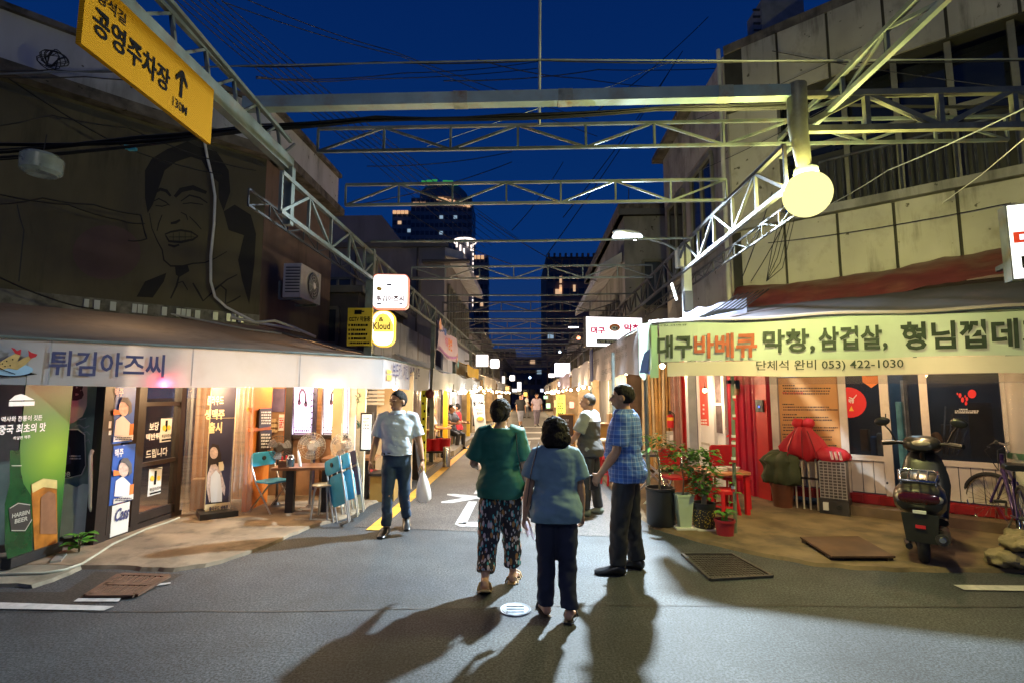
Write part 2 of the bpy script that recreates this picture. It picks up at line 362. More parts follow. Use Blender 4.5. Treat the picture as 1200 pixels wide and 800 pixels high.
m = MB(); m.lathe([(.001, .004), (.1, .004), (.112, .011), (.117, .011), (.12, .001)], (0, 0, 0), 28); part('rim', m, M('pale_iron', (.2, .22, .25), .55, .3, .2, 20, .2), t, 40)
m = MB(); m.lathe([(.099, .002), (.099, .009), (.001, .01)], (0, 0, 0), 28)
for i in range(3): m.box((0, -.05+i*.05, .011), (.13, .014, .006))
part('lid', m, M('pale_iron2', (.22, .25, .29), .6, .2, .35, 18, .3), t, 40)

# ------------------------------------------------------------------ the building on the left corner (painted wall, white parapet)
wall_br = M('brown_painted_wall', (.1, .085, .05), .8, 0, .18, 1.6, .12, 20, stain=(.05, .04, .03), sscale=1.1, streak=3)
wall_rd = M('reddish_wall', (.13, .085, .07), .8, 0, .2, 2, .12, 20, stain=(.05, .04, .035), sscale=1.4, streak=3)
ledge_m = M('mouldy_ledge', (.14, .12, .1), .9, 0, .45, 5, .5, 18, stain=(.025, .022, .02), sscale=3, samt=.9)
parap_m = M('white_parapet', (.5, .5, .54), .8, 0, .2, 1.5, .15, 20, stain=(.16, .15, .15), sscale=1.2, streak=4, samt=.6)
roof_m = M('flat_roof', (.12, .12, .12), .9, 0, .2, 2, .2)
LA, LB = V((-8.4, 4.2, 0)), V((-4.2, 8.4, 0)); LE = al(-4.45, 11.1); LX = (LB-LA).normalized(); LN = V((LX.y, -LX.x, 0))
def zed(p, z): return V((p.x, p.y, z))
t = thing('corner_building', 'dark brown corner building with a painted face mural and white parapet', 'building', LB)
def wallstrip(pts, z0, z1, thick, side=1):
    mb = MB()
    for a, b in zip(pts[:-1], pts[1:]):
        d = (b-a).normalized(); n = V((-d.y, d.x, 0))*thick*side
        mb.prism([zed(a, z0), zed(b, z0), zed(b, z1), zed(a, z1)], n)
    return mb
part('wall', wallstrip([LA, LB], 2.86, 5.6, .25), wall_br, t)
part('side_wall', wallstrip([LB+V((.004, .004, 0)), LE], 0, 5.6, .25), wall_rd, t)
m = MB(); m.prism([zed(LA, 5.45), zed(LB, 5.45), zed(LE, 5.45), V((-12, 13, 5.45)), V((-13, 8, 5.45))], (0, 0, .1)); part('roof', m, roof_m, t)
m = wallstrip([LA+LN*.22, LB+V((.3, .05, 0)), LE+V((.26, 0, 0))], 5.6, 5.76, .5)
part('ledge', m, ledge_m, t)
part('parapet', wallstrip([LA-LN*.04, LB+V((.05, 0, 0)), LE+V((.1, 0, 0))], 5.76, 6.5, .2), parap_m, t)
m = wallstrip([LA+LN*.05, LB+V((.16, .03, 0)), LE+V((.18, 0, 0))], 6.5, 6.58, .42); part('coping', m, ledge_m, t)
# row of pale tiles under the painted wall
base = LA+LN*.05
part('plinth_band', wallstrip([LA+LN*.045, LB+LN*.045], 2.72, 2.9, .1), M('grubby_band', (.2, .19, .16), .85, 0, .4, 7, .4, 30, stain=(.05, .05, .04), sscale=4, samt=.9), t)
tile_m = M('pale_tile', (.62, .66, .64), .25, 0, .12, 4, .03)
for x0, x1 in ((98, 104), (110, 117), (129, 136), (155, 160.5), (161.5, 167), (168, 173), (190, 196), (207, 212), (213, 218), (219, 224), (229, 235), (250, 256), (266, 271), (272, 277), (280, 286)):
    a = onp(x0, 358, LA+LN*.06, LB+LN*.06); b = onp(x1, 358, LA+LN*.06, LB+LN*.06); m = MB()
    m.prism([zed(a, 2.745), zed(b, 2.745), zed(b, 2.87), zed(a, 2.87)], LN*.012); part('tile', m, tile_m, t)
# a generic laughing face painted on the wall
mural_m = M('mural_paint', (.012, .011, .012), .75, 0, .15, 3, .05); mural_r = M('mural_red', (.1, .06, .055), .75, 0, .15, 3, .05)
mb = MB(); QA, QB = LA+LN*.006, LB+LN*.006
def mp(x, y): return onp(x, y, QA, QB)
def blob(pix): mb.quad(*[mp(*p) for p in pix])
def stroke(pix, w0):
    n = len(pix); L_ = []; R_ = []
    for i, (x, y) in enumerate(pix):
        x1, y1 = pix[min(i+1, n-1)]; x0, y0 = pix[max(i-1, 0)]; d = math.hypot(x1-x0, y1-y0) or 1
        wd = w0*(.35+.65*math.sin(math.pi*(i+.5)/n)); nx, ny = -(y1-y0)/d*wd/2, (x1-x0)/d*wd/2
        L_.append((x+nx, y+ny)); R_.append((x-nx, y-ny))
    for i in range(n-1): mb.quad(mp(*L_[i]), mp(*L_[i+1]), mp(*R_[i+1]), mp(*R_[i]))
for q in ([(170, 200), (178, 186), (196, 175), (193, 200), (184, 226), (179, 240), (173, 250), (170, 232)], [(196, 175), (220, 166), (232, 172), (224, 184), (206, 190), (193, 200)],
          [(232, 172), (254, 178), (268, 200), (256, 214), (247, 206), (236, 188), (224, 184)], [(268, 200), (270, 225), (262, 248), (256, 232), (256, 214)],
          [(262, 248), (275, 240), (294, 252), (300, 274), (286, 276), (268, 270)], [(286, 276), (300, 274), (298, 310), (292, 357), (284, 330), (279, 305)],
          [(160, 348), (170, 330), (195, 320), (192, 330), (179, 349)], [(205, 312), (220, 311), (222, 318), (210, 325), (206, 322)]): blob(q)
for q, wd in (([(181, 226), (188, 222), (195, 224), (200, 230)], 4), ([(205, 231), (212, 223), (226, 220), (242, 226)], 6), ([(178, 237), (186, 233), (194, 237), (199, 241)], 1.6), ([(212, 236), (222, 229), (234, 232), (243, 238)], 2),
              ([(182, 241), (190, 242), (197, 240)], 1.4), ([(214, 239), (224, 238), (238, 240)], 1.4), ([(200, 262), (206, 261), (211, 258)], 3.5), ([(212, 249), (218, 252), (220, 258)], 1.4), ([(190, 252), (186, 262), (184, 271)], 1.5), ([(222, 254), (230, 262), (236, 269)], 1.5),
              ([(193, 275), (200, 272), (212, 270), (224, 272), (232, 277)], 2.5), ([(194, 276), (198, 283), (212, 284), (226, 281), (232, 277)], 3), ([(198, 278), (212, 278), (228, 278)], 1), ([(203, 273), (203, 282)], .8), ([(210, 272), (210, 283)], .8), ([(217, 272), (217, 283)], .8), ([(224, 273), (224, 281)], .8),
              ([(197, 287), (204, 289), (210, 287)], 3), ([(175, 250), (178, 268), (184, 282), (190, 293), (192, 305), (200, 312), (214, 312), (226, 309), (240, 308), (252, 303), (266, 295)], 1.8),
              ([(210, 322), (207, 335), (200, 350)], 2.4), ([(208, 332), (214, 330), (220, 340)], 1.6), ([(226, 332), (232, 342), (238, 353)], 2.4), ([(238, 353), (250, 342), (256, 336), (266, 328), (278, 322)], 2), ([(250, 340), (258, 334), (265, 340), (264, 356)], 2), ([(265, 356), (274, 352), (282, 347)], 2)): stroke(q, wd)
part('mural', mb, mural_m, t)
mb = MB(); mb.quad(*[mp(125+40*math.cos(i*.2618), 296+32*math.sin(i*.2618)) for i in range(24)]); part('mural_patch', mb, mural_r, t)
# ------------------------------------------------------------------ the building on the right corner (weathered panels, ribbon window)
pan_m = M('weathered_panel', (.4, .38, .33), .85, 0, .16, 1.3, .25, 14, stain=(.14, .12, .09), sscale=1.6, streak=1.4, samt=.6)
pan2_m = M('weathered_panel_top', (.36, .34, .3), .85, 0, .2, 1.5, .3, 14, stain=(.08, .075, .06), sscale=1.4, streak=1.4, samt=.7)
conc_m = M('grey_concrete', (.24, .23, .22), .9, 0, .25, 2, .3, 16, stain=(.07, .065, .06), sscale=1.3, streak=3, samt=.7)
def weather(m, drip=.45, spots=True):                # rain streaks and pitted spots of dirt
    t, b, L = nodes_of(m); src = b.inputs['Base Color'].links[0].from_socket; tc = t.nodes.new('ShaderNodeTexCoord')
    mp_ = t.nodes.new('ShaderNodeMapping'); mp_.inputs['Scale'].default_value = (3.2, 3.2, .3); L(tc.outputs['Object'], mp_.inputs[0])
    n = t.nodes.new('ShaderNodeTexNoise'); n.inputs['Scale'].default_value = 1.6; n.inputs['Detail'].default_value = 8; n.inputs['Roughness'].default_value = .7; L(mp_.outputs[0], n.inputs[0])
    r = t.nodes.new('ShaderNodeValToRGB'); r.color_ramp.elements[0].position = .3; r.color_ramp.elements[1].position = .5; r.color_ramp.elements[0].color = (drip, drip, drip*.95, 1); r.color_ramp.elements[1].color = (1, 1, 1, 1)
    nm_ = t.nodes.new('ShaderNodeTexNoise'); nm_.inputs['Scale'].default_value = .9; nm_.inputs['Detail'].default_value = 5; L(tc.outputs['Object'], nm_.inputs[0]); am = t.nodes.new('ShaderNodeMath'); am.operation = 'MULTIPLY_ADD'; am.inputs[1].default_value = .9; am.inputs[2].default_value = -.38; L(nm_.outputs[0], am.inputs[0]); ad_ = t.nodes.new('ShaderNodeMath'); ad_.operation = 'ADD'; L(n.outputs[0], ad_.inputs[0]); L(am.outputs[0], ad_.inputs[1]); L(ad_.outputs[0], r.inputs[0])
    mx = t.nodes.new('ShaderNodeMix'); mx.data_type = 'RGBA'; mx.blend_type = 'MULTIPLY'; mx.inputs['Factor'].default_value = 1; L(src, mx.inputs['A']); L(r.outputs[0], mx.inputs['B']); out = mx.outputs['Result']
    if spots:
        n2 = t.nodes.new('ShaderNodeTexNoise'); n2.inputs['Scale'].default_value = 9; n2.inputs['Detail'].default_value = 3; L(tc.outputs['Object'], n2.inputs[0])
        r2 = t.nodes.new('ShaderNodeValToRGB'); r2.color_ramp.elements[0].position = .69; r2.color_ramp.elements[1].position = .73; r2.color_ramp.elements[0].color = (1, 1, 1, 1); r2.color_ramp.elements[1].color = (.25, .24, .2, 1); L(n2.outputs[0], r2.inputs[0])
        m2 = t.nodes.new('ShaderNodeMix'); m2.data_type = 'RGBA'; m2.blend_type = 'MULTIPLY'; m2.inputs['Factor'].default_value = 1; L(out, m2.inputs['A']); L(r2.outputs[0], m2.inputs['B']); out = m2.outputs['Result']
    L(out, b.inputs['Base Color'])
weather(pan_m, .5); weather(pan2_m, .35); weather(conc_m, .5); weather(wall_br, .6, False); weather(wall_rd, .55, False); weather(parap_m, .5); weather(ledge_m, .4)
frame_m = M('window_frame', (.16, .155, .13), .6, .2, .2, 6, .1, stain=(.1, .08, .05), sscale=4)
R0, R1 = V((3.59, 8.13, 0)), V((8.2, 4.2, 0)); RX = (R1-R0).normalized(); RN = V((RX.y, -RX.x, 0)); RE = al(3.3, 12.2)
if RN.y > 0: RN = -RN
t = thing('corner_building', 'weathered panel-clad corner building with a long dark ribbon window', 'building', R0)
RL = (R1-R0).length
def rw(s, z, n=0): return zed(R0+RX*s+RN*n, z)
m = MB(); m.prism([rw(0, 3.0), rw(RL, 3.0), rw(RL, 4.2), rw(0, 4.2)], -RN*.25); m.prism([rw(0, 6.25), rw(RL, 6.25), rw(RL, 7.3), rw(0, 7.3)], -RN*.25); part('wall', m, M('joint_dark', (.035, .033, .028), .9, 0, .3, 4, .1), t); m = MB(); m.prism([rw(0, 4.2, -.02), rw(.75, 4.2, -.02), rw(.75, 6.25, -.02), rw(0, 6.25, -.02)], -RN*.23); part('pier', m, pan_m, t)
m = MB(); m.prism([rw(0, 7.3, .03), rw(RL, 7.3, .03), rw(RL, 7.45, .03), rw(0, 7.45, .03)], -RN*.4); part('parapet', m, ledge_m, t)
m = MB(); m.prism([rw(0, 4.22, .08), rw(RL, 4.22, .08), rw(RL, 4.34, .08), rw(0, 4.34, .08)], -RN*.34); part('sill', m, conc_m, t)
m = MB(); m.prism([rw(.75, 4.34, -.4), rw(RL, 4.34, -.4), rw(RL, 6.25, -.4), rw(.75, 6.25, -.4)], -RN*.05); part('dark_glazing', m, glass_d, t)
m = MB(); m.prism([rw(0, 7.2, -.3), rw(RL, 7.2, -.3), V((9, 12, 7.2)), zed(RE, 7.2)+V((.3, 0, 0))], (0, 0, .1)); part('roof', m, roof_m, t)
def panels(xs, yref, z0, z1, mt):
    ss = [(onp(x, yref, R0, R1)-R0).dot(RX) for x in xs]
    for a, b in zip(ss[:-1], ss[1:]):
        q = MB(); q.prism([rw(a+.018, z0, .002), rw(b-.018, z0, .002), rw(b-.018, z1, .002), rw(a+.018, z1, .002)], RN*.035); part('panel', q, mt, t)
panels((868, 920.5, 983, 1050, 1126, 1216, 1330), 280, 3.02, 4.19, pan_m)
panels((868, 911, 971, 1038, 1112, 1200, 1310), 60, 6.27, 7.29, pan2_m)
sx = lambda x, y: (onp(x, y, R0, R1)-R0).dot(RX)
for x in (990, 1052, 1119, 1198, 1290):
    s = sx(x, 150); q = MB(); q.prism([rw(s-.035, 4.34, -.06), rw(s+.035, 4.34, -.06), rw(s+.035, 6.25, -.06), rw(s-.035, 6.25, -.06)], -RN*.08); part('mullion', q, frame_m, t)
q = MB(); q.prism([rw(.76, 5.3, -.08), rw(RL, 5.3, -.08), rw(RL, 5.37, -.08), rw(.76, 5.37, -.08)], -RN*.06); part('transom', q, frame_m, t)
s = sx(960, 200)
for i in range(40):
    q = MB(); q.bar(rw(s+i*.095, 4.34, -.02), rw(s+i*.095, 5.02, -.02), .018); part('rail_bar', q, steel_d, t)
q = MB(); q.bar(rw(s, 5.03, -.02), rw(RL, 5.03, -.02), .03); part('rail', q, steel_d, t)
q = MB()
for i in range(14):
    z = 4.5+i*.12; q.prism([rw(.9, z, -.3), rw(RL, z, -.3), rw(RL, z+.09, -.34), rw(.9, z+.09, -.34)], -RN*.01)
m = MB(); m.prism([rw(.9, 4.36, -.3), rw(RL, 4.36, -.3), rw(RL, 5.26, -.3), rw(.9, 5.26, -.3)], -RN*.02); part('shutter', m, M('dull_shutter', (.03, .03, .03), .6, .2, .2, 3, .2, streak=5), t)
# alley side of it
m = MB(); d = (RE-R0).normalized(); RAN = V((-d.y, d.x, 0))
m.prism([zed(R0, 2.4), zed(RE, 2.4), zed(RE, 7.3), zed(R0, 7.3)], -RAN*.25); part('side_wall', m, conc_m, t)
def ra(s, z, n=0): return zed(R0+d*s+RAN*n, z)
for i, (a, b) in enumerate(((.02, 1.3), (1.32, 2.6), (2.62, 3.9))):
    q = MB(); q.prism([ra(a, 6.1, .003), ra(b, 6.1, .003), ra(b, 7.29, .003), ra(a, 7.29, .003)], RAN*.02); part('panel', q, pan2_m, t)
    q = MB(); q.prism([ra(a, 2.6, .003), ra(b, 2.6, .003), ra(b, 3.9, .003), ra(a, 3.9, .003)], RAN*.02); part('panel', q, pan_m, t)
for a in (.7, 2.4):
    q = MB(); q.prism([ra(a, 4.2, .002), ra(a+1.2, 4.2, .002), ra(a+1.2, 5.9, .002), ra(a, 5.9, .002)], RAN*.006); wn = part('window', q, glass_d, t)
    q = MB(); q.bar(ra(a, 4.2, .02), ra(a, 5.9, .02), .06); q.bar(ra(a+1.2, 4.2, .02), ra(a+1.2, 5.9, .02), .06); q.bar(ra(a+.6, 4.2, .02), ra(a+.6, 5.9, .02), .05); q.bar(ra(a, 4.17, .03), ra(a+1.2, 4.17, .03), .08); q.bar(ra(a, 5.93, .03), ra(a+1.2, 5.93, .03), .08); part('frame', q, frame_m, wn)
q = MB(); q.prism([ra(1.6, 7.3, .25), ra(4.1, 7.3, .25), ra(4.1, 7.42, .25), ra(1.6, 7.42, .25)], -RAN*.6); part('eave', q, ledge_m, t)
q = MB(); q.tube([zed(R0+RN*.1+V((-.06, 0, 0)), z) for z in (7.35, 6, 4.6, 3.5, 3.05)]+[zed(R0+RN*.25+V((-.02, 0, 0)), 2.75)], .035, 8); part('downpipe', q, M('grey_pipe', (.42, .42, .4), .5, 0, .2, 5, .05), t, 40)
q = MB(); q.box(zed(R0+RX*.7-RN*.5, 7.75), (.7, .5, .6)); o = solo('roof_unit', q, M('unit_grey', (.2, .2, .2), .6, .1), 'slatted grey unit standing on the right building roof edge', 'roof unit', zed(R0+RX*.7-RN*.5, 7.45))
q = MB()
for i in range(4): q.box(zed(R0+RX*.7-RN*.245, 7.56+i*.12), (.6, .02, .03), 0)
part('slats', q, black, o)
# red sheet wrapped along the foot of its upper wall
red_tarp = M('red_tarpaulin', (.1, .022, .02), .4, 0, .3, 2.5, .6, 7, stain=(.17, .075, .045), sscale=2.2, streak=.3, samt=.6)
def tarp(u, v):
    s = .1+u*(RL-.3); wr = noise.noise(V((s*2.2, v*2, 3)))*.05+noise.noise(V((s*6, v*5+s*3, 1)))*.025
    n = .03+.55*v+math.sin(v*math.pi)*.05+wr*(.3+v); z = 3.32-.06*math.sin(s*1.3)-.42*v+.05*math.sin(v*math.pi)+wr*.6
    return rw(s, z, n)
m = MB(); m.sheet(tarp, 90, 12); solo('red_tarpaulin', m, red_tarp, 'creased dark red tarpaulin sloping from the right building wall', 'tarpaulin', rw(0, 3.0), sm=60)
# ------------------------------------------------------------------ buildings further along and the towers beyond
grey_w = M('grey_render', (.2, .19, .22), .85, 0, .2, 1.2, .15, 16, stain=(.07, .065, .07), sscale=.9, streak=4)
dark_w = M('dark_render', (.07, .065, .07), .85, 0, .25, 1.5, .2, 16, stain=(.03, .03, .03), sscale=1)
blue_w = M('bluish_sheet', (.13, .15, .22), .6, 0, .3, 2.5, .3, 12, stain=(.03, .035, .05), sscale=2.4, streak=3, samt=.9)
pale_w = M('pale_fascia', (.5, .5, .52), .7, 0, .2, 3, .1, stain=(.25, .24, .24), sscale=2)
win_d = M('dark_window', (.045, .055, .075), .12, 0, .2, 3, 0)
win_l = E('lit_window', (1, .62, .35), .7); win_c = E('lit_window_cool', (.55, .8, 1), .45); crown_l = E('crown_light', (1, .55, .28), .8); green_l = E('green_light', (.06, .5, .12), .5)
def albox(m, u0, u1, v0, v1, z0, z1):
    m.prism([al(u0, v0, z0), al(u1, v0, z0), al(u1, v1, z0), al(u0, v1, z0)], (0, 0, z1-z0))
def alwin(b, us, v, zs, wd, ht, side='front', u=None):
    for a in us:
        for z in zs:
            m = MB(); f = MB()
            if side == 'front':
                m.prism([al(a, v-.02, z), al(a+wd, v-.02, z), al(a+wd, v-.02, z+ht), al(a, v-.02, z+ht)], al(0, -.02))
                for p, q in (((a, z), (a+wd, z)), ((a, z+ht), (a+wd, z+ht)), ((a, z), (a, z+ht)), ((a+wd, z), (a+wd, z+ht)), ((a+wd/2, z), (a+wd/2, z+ht))): f.bar(al(p[0], v-.06, p[1]), al(q[0], v-.06, q[1]), .07)
            else:
                s = 1 if u < 0 else -1
                m.prism([al(u+.02*s, a, z), al(u+.02*s, a+wd, z), al(u+.02*s, a+wd, z+ht), al(u+.02*s, a, z+ht)], al(.02*s, 0))
                for p, q in (((a, z), (a+wd, z)), ((a, z+ht), (a+wd, z+ht)), ((a, z), (a, z+ht)), ((a+wd, z), (a+wd, z+ht)), ((a+wd/2, z), (a+wd/2, z+ht))): f.bar(al(u+.06*s, p[0], p[1]), al(u+.06*s, q[0], q[1]), .07)
            o = part('window', m, win_d, b); part('frame', f, frame_m, o)
def house(label, u0, u1, v0, v1, h, wm, fascia=None, loc=None):
    b = thing('shop_house', label, 'building', al((u0+u1)/2, v0))
    m = MB(); albox(m, u0, u1, v0, v1, 0, h); part('wall', m, wm, b)
    m = MB(); albox(m, u0-.12, u1+.12, v0-.12, v1+.1, h, h+.16); part('roof', m, roof_m, b)
    return b
b = house('tall grey rendered building behind the glowing white sign box', -7.2, -2.72, 16, 22.5, 6.3, grey_w)
m = MB(); albox(m, -7.2, -4.9, 16.3, 20, 6.46, 7.5); m.prism([al(-4.9, 16.3, 6.46), al(-4.1, 16.3, 6.46), al(-4.9, 16.3, 7.5)], al(0, 3.7)); part('attic', m, grey_w, b)
m = MB(); m.prism([al(-2.7, 15.9, 6.0), al(-2.1, 15.9, 5.85), al(-2.1, 15.9, 6.1), al(-2.7, 15.9, 6.28)], al(0, 6.8)); part('eave', m, pale_w, b)
m = MB(); albox(m, -3.4, -1.9, 15.7, 15.95, 5.75, 5.83); part('canopy_slab', m, dark_w, b)
alwin(b, (16.6, 18.6, 20.6), 0, (3.9,), 1.3, 1.3, 'side', -2.72); alwin(b, (-6.6, -4.4), 16, (4.3,), .9, 1.0)
for x in (-5.6, -3.6): m = MB(); m.bar(al(x, 15.97, 0), al(x, 15.97, 6.3), .05); part('downpipe', m, dark_w, b)
b = house('low dark house with framed windows next to the air conditioner wall', -7, -3.9, 11.4, 15.5, 3.9, dark_w)
alwin(b, (-5.6, -4.9), 11.4, (2.75,), .55, .8); alwin(b, (11.8, 13.6), 0, (2.6,), 1.1, .9, 'side', -3.9)
b = thing('sheet_wall', 'dark bluish mouldy sheet wall above the side awning of the left stall', 'wall', al(-2.9, 11))
for k in range(9):
    m = MB(); albox(m, -2.9, -2.84, 9.2+k*.62, 9.2+k*.62+.6, 1.6, 3.15); part('sheet_panel', m, blue_w, b)
b = thing('sheet_wall', 'pale blue corrugated sheet wall behind the pink banner', 'wall', al(-2.6, 16))
for k in range(9):
    m = MB(); albox(m, -2.62, -2.56, 15+k*.82, 15+k*.82+.8, 1.6, 3.3); part('sheet_panel', m, M('pale_blue_sheet', (.3, .33, .45), .55, 0, .2, 2, .3, streak=4, stain=(.12, .13, .18), sscale=2), b)
b = house('grey building with a pale slanting eave behind the street lamp', 2.45, 6.2, 13, 21, 6.2, conc_m)
m = MB(); m.prism([al(2.42, 13.2, 5.05), al(1.85, 13.2, 4.75), al(1.85, 13.2, 4.98), al(2.42, 13.2, 5.3)], al(0, 7.5)); part('eave', m, pale_w, b)
m = MB(); albox(m, 2.3, 6.2, 12.9, 21.2, 6.2, 6.5); part('parapet', m, ledge_m, b)
alwin(b, (2.9, 4.4), 13, (3.8,), 1.0, 1.2); alwin(b, (14, 16, 18), 0, (3.0,), 1.3, 1.3, 'side', 2.45)
m = MB(); [m.tube([al(2.6, 13.1, 6.5), al(2.62, 13.1, 7.0)], .012, 4), m.tube([al(3.4, 13.3, 6.5), al(3.38, 13.3, 6.85)], .015, 4)]; part('aerial', m, steel_d, b)
hs = ['plain dark house, first past the grey building on the left side', 'narrow dark house further along the left side', 'dark flat-roofed house far along the left side', 'last dark house on the left before the alley vanishes']
for k, (v0, v1, h) in enumerate(((23, 31, 4.6), (31.5, 41, 5.4), (42, 56, 5), (57, 85, 5.6))):
    b = house(hs[k], -7, -3.0, v0, v1, h, dark_w if k % 2 else grey_w); alwin(b, [v0+1+i*2.6 for i in range(3)], 0, (3.1,), 1.2, 1.1, 'side', -3.0)
hs = ['plain dark house, first past the slanting eave on the right side', 'narrow dark house further along the right side', 'dark flat-roofed house far along the right side', 'last dark house on the right before the alley vanishes']
for k, (v0, v1, h) in enumerate(((21.5, 30, 4.4), (30.5, 40, 5.2), (41, 55, 4.8), (56, 85, 5.4))):
    b = house(hs[k], 2.9, 7, v0, v1, h, grey_w if k % 2 else dark_w); alwin(b, [v0+1+i*2.6 for i in range(3)], 0, (2.9,), 1.2, 1.1, 'side', 2.9)

def tower(label, px0, px1, ytop, Y, depth, mt, cols, floors, lit, zbase=0):
    a = at(px0, ytop, Y); c = at(px1, ytop, Y); h = a.z; wd = c.x-a.x
    b = thing('tower_block', label, 'tower', (a.x+wd/2, Y, 0))
    m = MB(); m.box((a.x+wd/2, Y+depth/2, h/2), (wd, depth, h)); part('wall', m, mt, b)
    m = MB(); z0 = h*.12; fh = (h-z0)/floors; cw = wd/cols; L_ = []
    for i in range(floors):
        for j in range(cols):
            q = (a.x+cw*(j+.14), z0+fh*(i+.25), cw*.72, fh*.5)
            if rnd.random() < lit: L_.append(q)
            else: m.box((q[0]+q[2]/2, Y-.05, q[1]+q[3]/2), (q[2], .12, q[3]))
        for j in range(int(depth/cw)):
            m.box((c.x+.05, Y+cw*(j+.5), z0+fh*(i+.5)), (.12, cw*.7, fh*.5))
    part('windows', m, win_d, b, kind='stuff')
    for q in L_: m = MB(); m.box((q[0]+q[2]/2, Y-.06, q[1]+q[3]/2), (q[2], .16, q[3]*.8)); part('window', m, win_c if rnd.random() < .6 else win_l, b)
    return b, a.x, c.x, h
tw_m = M('tower_wall', (.2, .2, .23), .8, 0, .15, .2, 0)
b, x0, x1, h = tower('tallest dark apartment tower with orange edge lights and a green crown', 482, 553, 232, 150, 16, tw_m, 13, 22, .035)
m = MB()
for k in range(9): m.box((x0+8.2+k*1.15, 149.7, h-.3-k*.28), (1.0, .5, 1.0))
for k in range(4): m.box((x0+1+k*1.0, 149.7, h-1.8), (.8, .4, .5))
part('edge_light', m, crown_l, b)
m = MB(); m.lathe([(7.5, h), (7.5, h+3.2), (5.5, h+5.2), (.1, h+6)], (x0+9, 156, 0), 18); o = part('crown', m, tw_m, b)
m = MB()
for k in range(7): m.box((x0+4+k*1.6, 149.0-.2, h+3.5+rnd.random()*1.6), (1.5, .5, .5))
part('green_light', m, green_l, o)
b, x0, x1, h = tower('lower shoulder block against the left side of the tallest tower', 460, 483, 247, 150.5, 12, tw_m, 4, 20, .03)
m = MB(); [m.box((x0+.7+k*1.2, 150.2, h-.6), (1, .4, 1.0)) for k in range(4)]; part('edge_light', m, crown_l, b)
c0 = at(545, 281, 140); b = thing('round_tower', 'slim round tower with a ring of white lights, in front of the towers', 'tower', (c0.x, 140, 0))
m = MB(); m.lathe([(2.6, 0), (2.6, c0.z-1), (3.1, c0.z-.6), (3.1, c0.z), (.1, c0.z+.3)], (c0.x, 140, 0), 20); part('shaft', m, tw_m, b, 40)
m = MB(); m.lathe([(3.15, c0.z-.9), (3.2, c0.z-.3)], (c0.x, 140, 0), 20, False)
for k in range(5): m.box((c0.x-2+k*1.0, 137.1, c0.z-2.2-(k % 3)), (.4, .3, 1.6))
for k in range(14): m.box((c0.x+2.4, 138.6, c0.z-2-k*1.3), (.25, .25, .7))
part('ring_light', m, E('crown_white', (1, .85, .75), 2), b)
b, x0, x1, h = tower('narrow dark tower on the right of the cluster with an orange top light', 553, 572, 300, 160, 9, tw_m, 4, 14, .05)
m = MB(); [m.box((x0+1+k*1.2, 159.7, h-.5), (.9, .4, 1.2)) for k in range(3)]; part('edge_light', m, crown_l, b)
b, x0, x1, h = tower('brownish dark apartment block far behind the street lamp', 640, 722, 301, 75, 14, M('brown_tower', (.26, .16, .13), .8, 0, .15, .3, 0), 9, 9, .02)
for (x, y) in ((657, 328), (657, 338), (673, 338), (657, 341)):
    p = at(x, y, 74.9); m = MB(); m.box((p.x, 74.85, p.z), (.35, .1, 1.0)); part('window', m, win_l, b)
m = MB()
for k in range(12): m.box((x0+.4+k*.84, 74.85, h+.15), (.3, .5, .6))
part('parapet_post', m, M('brown_tower', 0), b)
for lab, p0, p1, yt, Y in (('dim low block closing the end of the alley on the left', 560, 604, 408, 95), ('dim low block closing the end of the alley', 596, 652, 418, 110)):
    tower(lab, p0, p1, yt, Y, 10, M('grey_render', 0), 7, 4, .06)

# ------------------------------------------------------------------ the steel frame over the alley
def truss(label, a, b, up, n, wc=.035, wp=.022, mt=None, group=None, name='roof_truss', alt=1):
    mt = mt or steel; a, b, up = V(a), V(b), V(up); t = thing(name, label, 'truss', (a+b)/2, group=group)
    m = MB(); m.bar(a, b, wc); part('bottom_chord', m, mt, t)
    m = MB(); m.bar(a+up, b+up, wc); part('top_chord', m, mt, t)
    for i in range(n+1):
        p = a.lerp(b, i/n); m = MB(); m.bar(p, p+up, wp, up=(0, 1, 0)); part('post', m, mt, t)
        if i < n:
            q = a.lerp(b, (i+1)/n); m = MB()
            if (i+alt) % 2: m.bar(p, q+up, wp)
            else: m.bar(p+up, q, wp)
            part('diagonal', m, mt, t)
    return t
g = 'cross trusses over the alley'
truss('nearest thin cross truss, just behind the big beam, running on to the right', al(-2.2, 5.02, at(600, 174, 5.02).z), al(4.75, 5.02, at(600, 174, 5.02).z), (0, 0, at(600, 147, 5.02).z-at(600, 174, 5.02).z), 10, .028, .022, group=g)
truss('second cross truss from the front, below the nearest one', al(-2.2, 5.85, at(600, 238, 5.85).z), al(2.3, 5.85, at(600, 238, 5.85).z), (0, 0, at(600, 214, 5.85).z-at(600, 238, 5.85).z), 7, .03, .02, group=g)
truss('third cross truss, above the white sign box', al(-2.25, 9.5, at(600, 326, 9.5).z), al(2.3, 9.5, at(600, 326, 9.5).z), (0, 0, .23), 7, .03, .02, group=g, alt=0)
names = ['fourth cross truss, level with the top of the pink banner', 'fifth cross truss along the alley', 'sixth cross truss along the alley', 'seventh cross truss along the alley', 'eighth cross truss, small in the distance', 'ninth cross truss, small in the distance', 'tenth cross truss, farthest that shows']
for k, v in enumerate((13, 16.5, 20, 24, 28, 33, 39)): truss(names[k], al(-2.25, v, 3.72), al(2.3, v, 3.72), (0, 0, .24), 6, .03, .022, steel_d, group=g, alt=k % 2)
